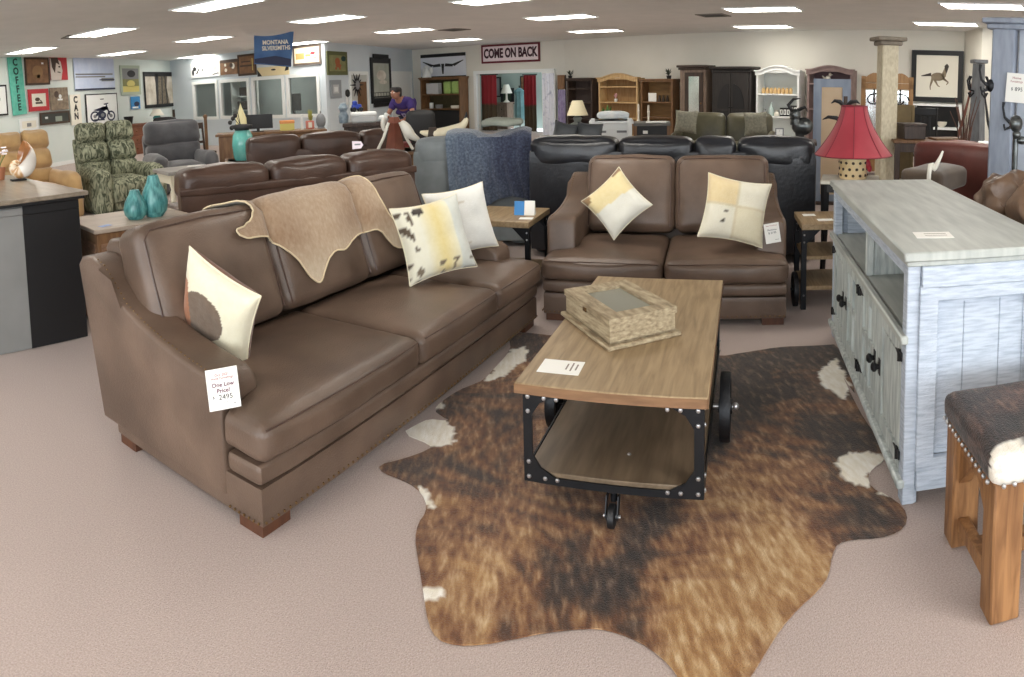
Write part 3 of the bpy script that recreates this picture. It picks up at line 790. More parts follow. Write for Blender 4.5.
for sx in (-1, 1):
    b = B(); b.box((sx * .316, 0, .44), (.006, 1.25, .045)); b.box((sx * .316, 0, .146), (.006, 1.25, .045)); obj('side_rail', b, m_iron, ct)
    for sy in (-1, 1):
        b = B(); b.box((sx * .316, sy * .605, .293), (.008, .04, .337)); obj('leg', b, m_iron, ct)
        b = B(); b.ball((0, 0, 0), (.006, .0085, .0085), 8)
        dots('rivet', b, m_steel, ct, [(sx * .321, sy * .605, zz) for zz in (.145, .2, .38, .44)])
b = B(); b.box((0, 0, .155), (.622, 1.24, .022), .003); obj('shelf', b, mat('shelf_oak', (92, 78, 62), .35, col2=(112, 96, 78), ns=5, stretch=(8, .8, 8)), ct)
b = B(); b.ball((.03, -.45, .168), (.008, .008, .005), 8); obj('shelf_bolt', b, m_steel, ct)
for sx in (-1, 1):
    T = M.Translation((sx * .372, .0, .147)) @ M.Rotation(PI / 2, 4, 'Y')
    b = B(); b.lathe([(.118, -.022), (.142, -.022), (.145, -.01), (.145, .01), (.142, .022), (.118, .022), (.118, -.022)], 32, T=T)
    b.lathe([(.0, -.03), (.03, -.03), (.036, -.018), (.036, .018), (.03, .03), (0, .03)], 16, T=T)
    for k in range(6):
        a = k * PI / 3; b.tube([(math.cos(a) * .03, math.sin(a) * .03, 0), (math.cos(a) * .122, math.sin(a) * .122, 0)], [.014, .011], 8, T=T)
    wh = obj('wheel', b, m_iron, ct)
    b = B(); b.cyl((sx * .31, 0, .147), (sx * .412, 0, .147), .011); b.ball((sx * .415, 0, .147), .016, 10); obj('axle', b, m_steel, wh)
for sy in (-1, 1):
    b = B(); b.box((0, sy * .59, .138), (.07, .07, .006), .002); b.cyl((0, sy * .59, .075), (0, sy * .59, .138), .013); b.lathe([(.013, .0), (.03, .012), (.03, .022), (.012, .03)], 16, (0, sy * .59, .105))
    for sx in (-1, 1): b.prism([(sy * .575, .108), (sy * .62, .108), (sy * .648, .045), (sy * .63, .026), (sy * .612, .04)], sx * .019, sx * .023, 'x')
    cs = obj('caster', b, m_iron, ct)
    b = B(); T = M.Translation((0, sy * .628, .040)) @ M.Rotation(PI / 2, 4, 'Y'); b.lathe([(0, -.014), (.03, -.014), (.039, -.010), (.040, 0), (.039, .010), (.03, .014), (0, .014)], 24, T=T); obj('caster_wheel', b, m_black, cs)
    b = B(); b.cyl((-.03, sy * .628, .04), (.03, sy * .628, .04), .006); obj('caster_axle', b, m_steel, cs)
# wooden display box with a glass lid
A, Bq, Cq = V((-.333, .009)), V((-.048, -.347)), V((.164, -.101)); d1 = (A - Bq).normalized(); L1b = (A - Bq).length; Wb = (Cq - Bq).length
an = math.atan2(-d1.y, -d1.x); cen = (A + Cq) / 2
wc = TF.world((cen.x, cen.y, .5165)); bx = thing('display_box', 'rustic carved wooden display box with glass lid on the coffee table', 'box', wc, TA + an)
m_drift = mat('limed_wood', (138, 121, 95), .75, col2=(184, 168, 138), ns=14, stretch=(1, 3, 6), bump=.6, bs=90, bst=(.5, 2, 3))
hx, hy = .215, .15
b = B(); b.box((0, 0, .009), (2 * hx + .04, 2 * hy + .04, .018), .004); obj('foot', b, m_drift, bx)
b = B(); b.frame(-hx, hx, -hy, hy, .014, .018, .094, 'z'); b.box((0, 0, .022), (2 * hx, 2 * hy, .008)); obj('body', b, m_drift, bx)
b = B(); b.frame(-hx - .006, hx + .006, -hy - .006, hy + .006, .066, .096, .122, 'z'); ld = obj('lid', b, m_drift, bx)
b = B(); b.box((0, 0, .106), (2 * hx - .11, 2 * hy - .11, .004)); obj('glass_pane', b, mat('smoky_glass', (150, 150, 138), .12), ld)
b = B(); b.box((0, -hy - .009, .097), (.03, .006, .018), .002); obj('clasp', b, m_brass, bx)
c0 = TF.world((-.21, -.505, .5175)); b = B(); b.box((0, 0, 0), (.155, .115, .0016)); cd1 = one('info_card', 'cream price card lying on the coffee table near corner', 'card', b, m_paper, c0, TA + .02)
for k, (x, l) in enumerate([(.022, .05), (.04, .07), (.058, .05)]):
    bb = B(); bb.box((x, .005, .001), (.006, l, .0006)); obj('printed_line', bb, mat('print_grey', (150, 140, 132), .8), cd1)

# ---------------------------------------------------------------- whitewashed console
m_wash = mat('whitewashed_wood', (152, 163, 178), .65, col2=(190, 199, 211), ns=20, stretch=(.6, .6, 5), lo=.25, hi=.6, bump=.35, bs=26, bst=(2, 2, 9), detail=8)
m_washf = mat('whitewashed_front', (150, 158, 158), .65, col2=(204, 210, 206), ns=5, stretch=(9, 9, 1.2), lo=.3, hi=.66, bump=.35, bs=26, bst=(9, 9, 1), detail=8)
m_washtop = mat('whitewashed_top', (158, 162, 158), .5, col2=(186, 190, 184), ns=3, stretch=(8, 1, 1), lo=.3, hi=.7, bump=.1, bs=24, bst=(9, 1, 1), detail=8)
m_pull = mat('black_hardware', (38, 38, 40), .5, .5)
KA = -.321; KF = Fr(1.334, 1.985, KA); CW, CL, CH = .60, 1.74, .96
co = thing('media_console', 'whitewashed wooden media console with open shelf and paneled doors', 'console', KF.o, KA)
b = B(); b.box((CW / 2, CL / 2, CH - .018), (CW + .04, CL + .05, .036), .006); b.box((CW / 2, CL / 2, CH - .045), (CW + .012, CL + .02, .022), .004); obj('top', b, m_washtop, co)
b = B()
for x in (.0, CW - .05):
    for y in (0, CL - .06): b.box((x + .025, y + .03, .455), (.05, .06, .91), .004)
    b.box((x + .025, CL / 2, .885), (.046, CL - .1, .05), .003)
for y in (-.002, CL + .002):
    s = -1 if y < .5 else 1
    b.box((CW / 2, y, .865), (CW - .1, .03, .08), .003); b.box((CW / 2, y, .095), (CW - .1, .03, .075), .003)
    b.box((.08, y, .48), (.07, .026, .7), .003); b.box((CW - .08, y, .48), (.07, .026, .7), .003); b.box((CW / 2, y, .80), (CW - .2, .026, .05), .003); b.box((CW / 2, y, .155), (CW - .2, .026, .05), .003)
obj('carcass', b, m_wash, co)
for y in (.03, CL - .03):
    b = B(); s = -1 if y < .5 else 1
    for k in range(3): b.box((.155 + k * .145, y, .478), (.1435, .02, .6), .003)
    b.frame(.115, CW - .115, .18, .775, .016, y + s * .006, y + s * .016, 'y'); obj('end_panel', b, m_wash, co)
b = B(); b.box((CW - .012, CL / 2, .5), (.016, CL - .08, .84)); obj('back_panel', b, mat('console_shade', (150, 158, 160), .8), co)
b = B(); b.box((CW / 2, CL / 2, .632), (CW - .04, CL - .05, .022)); b.box((-.006, CL / 2, .63), (.03, CL + .01, .034), .006); b.box((CW / 2, CL / 2, .085), (CW - .04, CL - .05, .02)); obj('shelf', b, m_washtop, co)
b = B(); b.box((.03, CL * .46, .77), (.035, .045, .25), .003); b.box((CW / 2, CL * .46, .77), (CW - .06, .02, .25)); obj('divider', b, m_washf, co)
b = B(); b.box((-.006, CL / 2, .082), (.03, CL + .01, .034), .006); obj('bottom_rail', b, m_washf, co)
for y in (.455, .87, 1.285): b = B(); b.box((.02, y, .36), (.04, .03, .52), .003); obj('stile', b, m_washf, co)
for k, (y0, y1) in enumerate([(.066, .438), (.472, .854), (.886, 1.268), (1.302, 1.674)]):
    b = B(); z0, z1 = .105, .61
    b.ring([(y0, z0), (y1, z0), (y1, z1), (y0, z1)], [(y0 + .062, z0 + .062), (y1 - .062, z0 + .062), (y1 - .062, z1 - .062), (y0 + .062, z1 - .062)], .0, .022, 'x')
    b.box((.016, (y0 + y1) / 2, (z0 + z1) / 2), (.008, y1 - y0 - .1, z1 - z0 - .1))
    yy, zz = y0 + .062, z0 + .062; w2, h2 = y1 - y0 - .124, z1 - z0 - .124
    if k in (1, 2):
        b.box((.008, yy + w2 / 2, zz + h2 * .55), (.016, w2, .03)); b.box((.008, yy + w2 / 2, zz + h2 / 2), (.016, .028, h2))
    else: b.soft((.010, yy + w2 / 2, zz + h2 / 2), (.014, w2 - .03, h2 - .03), .006, 4)
    d = obj('door', b, m_washf, co)
    hs = y0 if k in (0, 2) else y1; ps = y1 if k in (0, 2) else y0; sg = 1 if k in (0, 2) else -1
    for zz in (.17, .55):
        hb = B(); hb.box((-.004, hs, zz), (.008, .05, .034), .002); hb.cyl((-.008, hs, zz - .022), (-.008, hs, zz + .022), .007); hb.prism([(hs + sg * .02, zz - .012), (hs + sg * .075, zz), (hs + sg * .02, zz + .012)], -.005, 0, 'x'); obj('hinge', hb, m_pull, d)
    hb = B(); hb.lathe([(0, 0), (.011, .001), (.011, .012), (.02, .02), (.021, .03), (.012, .038), (0, .04)], 14, T=M.Translation((0, ps - sg * .03, .36)) @ M.Rotation(-PI / 2, 4, 'Y')); hb.box((-.002, ps - sg * .03, .36), (.004, .03, .07), .001); obj('knob', hb, m_pull, d)
for x in (.03, CW - .03):
    for y in (.035, CL - .035):
        b = B(); b.box((x, y, .035), (.056, .062, .07), .004); obj('foot', b, m_wash, co)
c0 = KF.world((.165, .235, CH + .001)); b = B(); b.box((0, 0, 0), (.15, .105, .0016)); one('info_card', 'white price card lying on the whitewashed console top', 'card', b, m_paper, c0, KA - .1)
for k in range(2):
    bb = B(); bb.box((.01, .02 - k * .03, .001), (.09, .006, .0006)); obj('printed_line', bb, MC['print_grey'], bpy.data.objects['info_card.001'])

# ---------------------------------------------------------------- hide-topped bench
m_bw = mat('rustic_orange_pine', (116, 78, 46), .5, col2=(160, 116, 74), ns=5, stretch=(7, 7, .8), bump=.2, bs=30, bst=(7, 7, .7), distort=.8)
BA = -.321; BF = Fr(1.237, 1.368, BA); BW, BL, BH = 1.15, .43, .43
be = thing('hide_bench', 'rustic pine bench with dark cowhide seat cut off by the right edge', 'bench', BF.o, BA)
for x in (0, BW - .095):
    for y in (0, BL - .085):
        b = B(); b.box((x + .0475, y + .0425, BH / 2), (.095, .085, BH), .006); obj('leg', b, m_bw, be)
b = B()
for x in (.02, BW - .06): b.box((x + .02, BL / 2, .385), (.04, BL - .17, .085), .004); b.box((x + .02, BL / 2, .085), (.04, BL - .17, .05), .004)
for y in (.02, BL - .06): b.box((BW / 2, y + .02, .385), (BW - .19, .04, .085), .004)
b.box((BW / 2, BL / 2, .085), (BW - .1, .06, .05), .004)
obj('rail', b, m_bw, be)
for x in (.02, BW - .06):
    for y, s in ((.085, 1), (BL - .085, -1)):
        b = B(); b.prism([(y, .345), (y + s * .10, .345), (y, .23)], x, x + .04, 'x'); obj('corner_brace', b, m_bw, be)
b = B(); cols = []
b.soft((BW / 2, BL / 2, .467), (BW + .03, BL + .03, .10), .035, 26, (0, 0, .02), wr=.004, ws=9)
for v in b.v:
    n = noise.fractal(V((v[0] * 5, v[1] * 5, 1)), 1, 2, 3); wht = (v[0] - .06) ** 2 + (v[1] + .01) ** 2 < .075 ** 2 * (1 + .4 * n)
    c = (230, 224, 212) if wht else tuple(V((28, 18, 14)).lerp(V((80, 48, 34)), max(0, min(1, .40 + n * .9))))
    cols.append(tuple(lin(x) for x in c))
b.c = cols; st = obj('seat', b, amat('bench_hide', .6, .35, 50, (1, .4, 1), bump=.5, bs=180, sheen=.2), be, sharp=80)
b = B()
for i in range(14): b.ball((-.016, .02 + i * (BL - .04) / 13, .432), .0075, 7, m=5)
obj('nailhead_trim', b, m_steel, be); b = B()
for i in range(34): b.ball((.02 + i * (BW - .04) / 33, -.016, .432), .0075, 7, m=5)
obj('nailhead_trim', b, m_steel, be)

# ---------------------------------------------------------------- end tables
def end_table(o, a, label, w, d, h, wheels):
    t = thing('end_table', label, 'end table', o, a, 'industrial end tables')
    b = B(); b.box((w / 2, d / 2, h - .022), (w, d, .044), .004); obj('tabletop', b, m_oak, t)
    for x in (.02, w - .02):
        for y in (.03, d - .03):
            b = B(); b.box((x, y, h / 2 - .02), (.036, .036, h - .04), .002); z = h - .045
            b.prism([(y - .004, z), (y - .004 + (.11 if y < d / 2 else -.11), z), (y - .004, z - .11)], x - .003, x + .003, 'x'); b.prism([(x, z), (x + (.11 if x < w / 2 else -.11), z), (x, z - .11)], y - .02, y - .014, 'y')
            l = obj('leg', b, m_iron, t); b = B(); b.ball((0, 0, 0), .007, 7, m=5)
            dots('rivet', b, m_steel, l, [(x, y - .019, zz) for zz in (.1, h - .08, h - .13)])
    b = B(); b.box((w / 2, d / 2, .15), (w - .03, d - .03, .03), .003)
    if wheels: b.box((w / 2, d / 2, .36), (w - .03, d - .03, .025), .003)
    obj('shelf', b, m_oak, t)
    if wheels:
        for x in (-.03, w + .03):
            T = M.Translation((x, .10, .122)) @ M.Rotation(PI / 2, 4, 'Y'); b = B(); b.lathe([(.09, -.015), (.118, -.015), (.12, 0), (.118, .015), (.09, .015), (.09, -.015)], 28, T=T); b.lathe([(0, -.02), (.025, -.02), (.025, .02), (0, .02)], 12, T=T)
            for k in range(5): b.tube([(0, 0, 0), (math.cos(k * 1.257) * .1, math.sin(k * 1.257) * .1, 0)], .009, 6, T=T)
            b.cyl((x - .03, .10, .122), (x + .03, .10, .122), .008); obj('wheel', b, m_iron, t)
    return t
EL = Fr(.085, 4.72, -.33)
end_table(EL.world((-.5, 0, 0)), -.33, 'square wooden end table in the corner between sofa and loveseat', .52, .56, .575, False)
E2 = Fr(1.885, 4.10, -.296)
end_table(E2.o, -.296, 'iron-wheeled end table between the loveseat and the white console', .52, .44, .60, True)
p = EL.world((-.09, .27, .575)); br = thing('tissue_box', 'small blue and white card propped on the corner end table', 'brochure', p, -.25)
b = B(); b.prism([(-.03, 0), (.03, 0), (.004, .10), (-.004, .10)], -.08, -.005, 'x'); obj('blue_panel', b, mat('sky_blue_card', (70, 140, 205), .6), br)
b = B(); b.prism([(-.03, 0), (.03, 0), (.004, .105), (-.004, .105)], -.003, .075, 'x'); obj('white_panel', b, m_paper, br)
br.name = 'tent_card'
for k, (x, y, w_) in enumerate([(.14, .12, .11), (.05, .30, .09)]):
    b = B(); b.box((0, 0, .0012), (w_, .07, .0016)); one('info_card', ['paper card at the front of the wheeled end table', 'paper card at the back of the wheeled end table'][k], 'card', b, m_paper, E2.world((x + .04, y, .600)), -.25)
p = EL.world((-.04, .13, .575)); b = B(); b.box((0, 0, .0012), (.1, .07, .0016)); one('info_card', 'flat paper card before the blue tent card on the corner end table', 'card', b, m_paper, p, -.2)

# ---------------------------------------------------------------- red lamp on its stand
D = 5.35; o = XY(853, 176, D); zt = ZZ(853, 178, D)
st = thing('lamp_stand', 'tall narrow stand with pale top under the red lamp', 'stand', o, face(853))
b = B(); b.box((-.02, 0, zt - .015), (.46, .36, .03), .004); obj('tabletop', b, mat('pale_stone_top', (196, 192, 178), .5, col2=(208, 204, 190), ns=6), st)
for x in (-.22, .18):
    for y in (-.15, .15):
        b = B(); b.tube([(x, y, zt - .03), (x, y, .3), (x * 1.05, y, 0)], [.03, .02, .016], 4); obj('leg', b, m_black, st)
b = B(); b.box((-.02, 0, zt - .06), (.42, .32, .07)); obj('apron', b, m_black, st)
la = thing('table_lamp', 'table lamp with flared red paneled shade and cream dotted base', 'lamp', (o.x, o.y, zt), face(853))
hb = ZZ(853, 152, D) - zt; ht = ZZ(853, 106, D) - zt
b = B(); b.lathe([(.0, 0), (.105, 0), (.11, .012), (.11, hb - .012), (.095, hb), (0, hb)], 28); bs = obj('base', b, mat('cream_ceramic', (226, 200, 150), .35, col2=(236, 214, 170), ns=6), la)
b = B(); b.ball((0, 0, 0), (.014, .014, .013), 8)
dots('dot', b, mat('dark_dots', (60, 44, 34), .6), bs, [(math.cos(a) * .105, math.sin(a) * .105, .03 + k * (hb - .06) / 3) for k in range(4) for a in [2 * PI * (j + .5 * (k % 2)) / 12 for j in range(12)]])
b = B(); b.ball((.11, -.02, hb * .55), (.03, .03, .045), 12); b.ball((.13, -.03, hb * .4), (.02, .02, .03), 10); obj('red_bird', b, mat('red_glaze', (170, 40, 56), .4), bs)
b = B(); b.cyl((0, 0, hb), (0, 0, ht - .02), .008); b.cyl((0, 0, ht - .03), (0, 0, ht + .008), .012); obj('stem', b, m_brass, la)
b = B(); prof = []
for i in range(13):
    t = i / 12; prof.append((.305 - .205 * (1 - (1 - t) ** 1.6), hb - .02 + (ht - hb + .02) * t))
sq = lambda a: 1 - .03 * abs(math.sin(a * 4))
b.lathe(prof, 64, sq=sq); b.f = [f for f in b.f if len(f) == 4]; b.m = b.m[:len(b.f)]
k = len(b.v); b.lathe([(r - .006, z) for r, z in prof], 64, sq=sq); b.f = [f for f in b.f if len(f) == 4]; b.m = [0] * len(b.f)
m_shade = mat('red_shade', (150, 42, 54), .6, col2=(166, 52, 64), ns=4, spec=.4, sheen=.2)
sh = obj('lamp_shade', b, m_shade, la)
b = B()
for k in range(8):
    a = k * PI / 4; b.tube([(math.cos(a) * r * 1.003, math.sin(a) * r * 1.003, z) for r, z in prof], .004, 5)
for r, z in (prof[0], prof[-1]): b.tube([(math.cos(a * PI / 16) * r, math.sin(a * PI / 16) * r, z) for a in range(33)], .005, 5)
obj('trim', b, mat('shade_trim', (122, 34, 46), .6), sh)
for k, (x, y, dx) in enumerate([(846, 106, -.05), (822, 121, -.1)]):
    pass

# ---------------------------------------------------------------- black cabinet at left with shell
QA = 1.079; QF = Fr(-2.855, 3.24, QA)
bu = thing('buffet_cabinet', 'black and grey cabinet with wooden top carrying the nautilus shell', 'cabinet', QF.o, QA)
m_top = mat('ash_top', (124, 112, 96), .3, col2=(146, 134, 118), ns=4, stretch=(6, 1, 6), coat=.3)
b = B(); b.box((-.03, .72, .97), (.88, 1.56, .03), .006); obj('top', b, m_top, bu)
b = B(); b.box((-.03, .72, .945), (.84, 1.52, .02), .003); b.box((.16, .70, .47), (.40, 1.4, .93)); b.box((.16, .004, .9), (.40, .02, .06), .004); obj('body', b, m_black, bu)
b = B(); b.box((-.245, .70, .47), (.41, 1.398, .93)); b.box((-.245, .0, .9), (.41, .02, .05), .004); obj('side_panel', b, mat('grey_panel', (128, 128, 126), .5, col2=(136, 136, 134), ns=3), bu)
D = 5.35; o = XY(18, 172, D); zq = .985
sl = thing('nautilus_shell', 'large split nautilus shell standing on the left cabinet', 'shell', (o.x, o.y, zq), face(17) + .2)
b = B(); cols = []
NU, NV = 60, 14
def shell(u, v):
    a = u * 2 * PI * 1.5; r = .0085 * math.exp(.255 * a); ph = v * 2 * PI; w_ = .92 * r
    return V((math.cos(a + 4.4) * (r * .75 + w_ * .85 * math.cos(ph)), .8 * w_ * math.sin(ph), math.sin(a + 4.4) * (r * .75 + w_ * .85 * math.cos(ph))))
b.grid(shell, NU, NV)
for j in range(NV + 1):
    for i in range(NU + 1):
        u = i / NU; s = noise.noise(V((u * 22, j * .3, 1)))
        c = (160, 108, 66) if u > .955 else (238, 232, 224) if u > .74 else ((196, 150, 104) if s > .1 else (226, 208, 180)); cols.append(tuple(lin(x) for x in c))
mnz = min(v[2] for v in b.v); b.v = [(x * 1.45, y * 1.45, (z - mnz) * 1.45 + .012) for x, y, z in b.v]; b.c = cols
obj('shell', b, amat('nacre', .25, .08, 20, spec=.6), sl, sharp=80)
b = B(); b.box((0, 0, .006), (.12, .08, .012), .003); obj('stand', b, m_black, sl)
o = XY(-4, 140, 5.5); fl = thing('flower_pot', 'pot of white flowers at the left picture edge beside the shell', 'plant', (o.x, o.y, zq), 0)
b = B(); b.lathe([(0, 0), (.045, 0), (.06, .09), (.055, .1), (0, .1)], 18); obj('pot', b, mat('terracotta', (176, 116, 84), .7), fl)
b = B()
for k in range(14):
    a = random.uniform(0, 6.3); r = random.uniform(0, .075); b.tube([(0, 0, .08), (r * math.cos(a) * .6, r * math.sin(a) * .6, .16), (r * math.cos(a), r * math.sin(a), .2)], .002, 4)
obj('stems', b, m_green, fl)
b = B(); random.seed(3)
for k in range(14):
    a = random.uniform(0, 6.3); r = random.uniform(0, .09); z = random.uniform(.19, .27)
    for j in range(5): t = j * 1.257; b.ball((r * math.cos(a) + .014 * math.cos(t), r * math.sin(a) + .014 * math.sin(t), z), (.012, .012, .006), 6)
obj('blossoms', b, mat('white_petals', (236, 228, 232), .6), fl)
# ================================================================ things on the walls
def wb(i, x0, y0, x1, y1, off=0.0):
    F = WF(i, off); xm, ym = (x0 + x1) / 2, (y0 + y1) / 2
    a, c = F.on(x0, ym, 1, 0).x, F.on(x1, ym, 1, 0).x
    zt, zb = F.on(xm, y0, 1, 0).z, F.on(xm, y1, 1, 0).z
    return F.world(((a + c) / 2, 0, 0)), F.a, c - a, zb, zt
def picture(name, label, cat, i, box, mframe, fw, mback, art=None, off=.035, group=None, dep=.03, canvas='print', roll=0):
    o, a, w, zb, zt = wb(i, *box, off=off); h = zt - zb
    t = thing(name, label, cat, (o.x, o.y, zb), a, group)
    if roll: t.rotation_euler = (0, roll, a)
    if fw:
        b = B(); b.frame(-w / 2, w / 2, 0, h, fw, -dep / 2, dep / 2); obj('frame', b, mframe, t)
    b = B(); b.box((0, 0, h / 2), (w - fw * 1.2, dep * .6, h - fw * 1.2)); c = obj(canvas, b, mback, t)
    if art:
        W, Hh = (w - 2 * fw) / 2, (h - 2 * fw) / 2
        ms = [m for m, _ in art]; b = B()
        for k, (m, polys) in enumerate(art):
            b.mi = k
            for pl in polys: b.prism([(x * W, h / 2 + y * Hh) for x, y in pl], -dep * .3 - .002 - k * .0012, -dep * .3 + .001, 'y')
        obj('design', b, ms, c)
    t['w'] = w; t['h'] = h
    return t, w, h, c
def rct(x0, y0, x1, y1): return [(x0, y0), (x1, y0), (x1, y1), (x0, y1)]
def ell(cx, cy, rx, ry, n=14): return [(cx + rx * math.cos(2 * PI * k / n), cy + ry * math.sin(2 * PI * k / n)) for k in range(n)]
def rng(cx, cy, rx, ry, q=.7, n=16):   # ring as quads
    o = ell(cx, cy, rx, ry, n); p = ell(cx, cy, rx * q, ry * q, n); return [[o[k], o[(k + 1) % n], p[(k + 1) % n], p[k]] for k in range(n)]
def seg(x0, y0, x1, y1, t, t2=None):
    t2 = t if t2 is None else t2; d = V((x1 - x0, y1 - y0)); n = V((-d.y, d.x)).normalized()
    return [(x0 + n.x * t, y0 + n.y * t), (x0 - n.x * t, y0 - n.y * t), (x1 - n.x * t2, y1 - n.y * t2), (x1 + n.x * t2, y1 + n.y * t2)]
def C(n, c, r=.7, c2=None, s=6): return mat(n, c, r, col2=c2, ns=s)
c_brn = C('art_brown', (112, 80, 54), .7, (140, 104, 72)); c_dbr = C('art_dark_brown', (70, 52, 40), .7); c_red = C('art_red', (184, 50, 58)); c_teal = C('sign_teal', (84, 178, 158), .7, (108, 194, 174), 10)
c_dgreen = C('art_dark_green', (24, 58, 52)); c_ivory = C('ivory', (232, 228, 214)); c_pbl = C('pale_blue_print', (186, 200, 226), .7, (204, 214, 234), 3); c_grey = C('mid_grey', (132, 134, 136)); c_lgrey = C('light_grey', (196, 198, 198)); c_dk = C('charcoal', (44, 44, 46)); c_navy = C('navy', (38, 46, 74))
c_olive = C('olive_paint', (126, 128, 84), .7, (146, 146, 98)); c_rust = C('rust', (158, 88, 48)); c_yel = C('straw_yellow', (218, 204, 120)); c_maroon = C('maroon', (104, 30, 42)); c_orange = C('soft_orange', (222, 150, 90)); c_sep = C('sepia', (176, 166, 150), .7, (214, 208, 196), 3)

picture('framed_picture', 'black framed white picture cut off at the left edge of the photo', 'picture', 0, (-12, 85, 7, 116), m_black, .04, m_white, [(c_grey, [ell(-.1, .1, .4, .3)])])
t, w, h, c = picture('wall_sign', 'tall turquoise sign with vertical letters COFFEE', 'sign', 0, (11, 57, 25, 115), c_teal, 0, c_teal, None, canvas='board', roll=-.05)
for k, ch in enumerate('COFFEE'): text('lettering', ch, h * .17, c_dgreen, t, upright(0, -.012, h * (.905 - k * .155)), .002, .008)
picture('framed_picture', 'large brown framed picture right beside the COFFEE sign', 'picture', 0, (25, 57.5, 49, 85), c_dbr, .05, c_brn, [(C('art_tan', (150, 116, 78)), [ell(.0, -.05, .5, .55), rct(-.1, -.6, .2, -.3)]), (m_white, [rct(.4, .6, .6, .75)])])
picture('wall_art', 'red and white portrait canvas under the second ceiling light', 'picture', 0, (50, 57, 67, 80), c_red, 0, c_red, [(C('art_pale', (212, 202, 192)), [[(-1, -1), (.2, -1), (.4, -.2), (.25, .6), (-.3, .9), (-1, .9)]]), (c_dbr, [[(-.9, .9), (-.1, .95), (.1, .3), (-.3, .5), (-.5, -.4), (-.8, .1)], ell(.05, .15, .12, .08), seg(-.2, -.3, .15, -.35, .05)])])
picture('framed_picture', 'small print in a wide red frame below the large brown picture', 'picture', 0, (28.5, 89, 48.5, 111), c_red, .11, c_ivory, [(c_dbr, [ell(-.2, .1, .35, .3), rct(-.5, -.6, .5, -.3), seg(.2, 0, .4, -.5, .08)])])
picture('wall_art', 'mottled brown canvas beside the red framed print', 'picture', 0, (50, 87.5, 68, 110), c_brn, 0, C('art_taupe', (112, 98, 82), .7, (148, 132, 112), 9), [(m_white, [rct(-.2, -.15, .35, .0), ell(.1, .2, .16, .2)]), (c_dbr, [ell(-.3, .4, .25, .3)])])
picture('framed_picture', 'low dark landscape picture behind the camouflage recliner', 'picture', 0, (40, 111.5, 69.5, 124), c_dbr, .05, C('art_gloom', (58, 62, 58)), [(C('art_pale_green', (150, 160, 148)), [rct(.0, -.9, .5, .3)]), (m_white, [rct(-.75, -.1, -.55, .4)])])
picture('framed_picture', 'small white framed print above the tan recliner', 'picture', 0, (19.5, 118, 38, 131), m_white, .07, c_ivory, [(c_grey, [rct(-.3, -.6, .3, .4)])])
picture('scroll_print', 'pale blue striped hanging print with dark bars at top and bottom', 'picture', 0, (74, 56, 114, 90), c_dk, 0, c_pbl, [(c_navy, [rct(-1, .9, 1, 1), rct(-1, -1, 1, -.9)]), (c_grey, [rct(-.95, -.12, .9, -.03), rct(-.95, -.26, .5, -.18), rct(.3, -.5, .95, -.3)]), (c_navy, [rct(.2, -.44, .98, -.38), rct(-.95, -.08, .4, -.05)])])
t, w, h, c = picture('wall_sign', 'narrow cream sign with vertical letters CAN', 'sign', 0, (70.5, 94.5, 81, 125), c_ivory, 0, c_ivory, None, canvas='board')
for k, ch in enumerate('CAN'): text('lettering', ch, h * .3, m_black, t, upright(0, -.012, h * (.82 - k * .27)), .002, .01)
bike = [(c_navy, rng(-.52, -.45, .3, .36) + rng(.55, -.5, .28, .36) + [seg(-.5, -.45, -.1, -.1, .07), seg(-.1, -.1, .3, .1, .12), seg(.3, .1, .5, -.5, .05), seg(.3, .1, .25, .35, .04), seg(.1, .33, .4, .38, .04), ell(-.02, -.42, .24, .26), [(-.6, -.02), (-.1, .12), (.05, -.05), (-.3, -.12)], ell(.12, .05, .26, .13), seg(-.6, -.68, .1, -.72, .05)]), (c_grey, [ell(-.02, -.4, .12, .13), ell(.55, -.5, .1, .12), ell(-.52, -.45, .1, .12)]), (c_dk, [rct(-.12, .66, .12, .72)])]
picture('framed_picture', 'motorcycle drawing in a thin dark frame on the left wall', 'picture', 0, (86, 93.5, 117.5, 125), c_dk, .03, m_white, bike)
picture('framed_picture', 'green and yellow picture in a pale frame beside the blue print', 'picture', 0, (120.5, 65.5, 140, 95), C('pale_sage', (176, 188, 170)), .09, c_olive, [(c_grey, [rct(-1, .1, 1, 1)]), (c_yel, [rct(-1, -1, 1, -.5), ell(0, -.3, .5, .3)]), (c_dk, [ell(.1, .55, .5, .3)])])
picture('wall_art', 'little bright blue print below the green and yellow picture', 'picture', 0, (131, 96.5, 140, 109), c_pbl, 0, C('azure', (60, 140, 200)), [(c_navy, [ell(.2, -.2, .6, .4)]), (m_white, [rct(-.8, -.9, .5, -.6)])])
trunk = [[(-.45, -1), (-.38, 0), (-.5, 1), (.28, 1), (.2, .1), (.35, -1)]]
picture('wall_art', 'black edged canvas of a gnarled tree trunk on the left wall', 'picture', 0, (144.5, 72, 180, 107), m_black, .05, c_sep, [(C('bark', (92, 84, 72), .8, (128, 118, 102), 14), trunk), (c_dk, [seg(-.38, -1, -.34, 1, .05, .09), seg(.2, -1, .12, .9, .03), rct(-1, .82, 1, 1), rct(-1, -1, 1, -.9), seg(-.1, -.9, -.05, .8, .025)])])
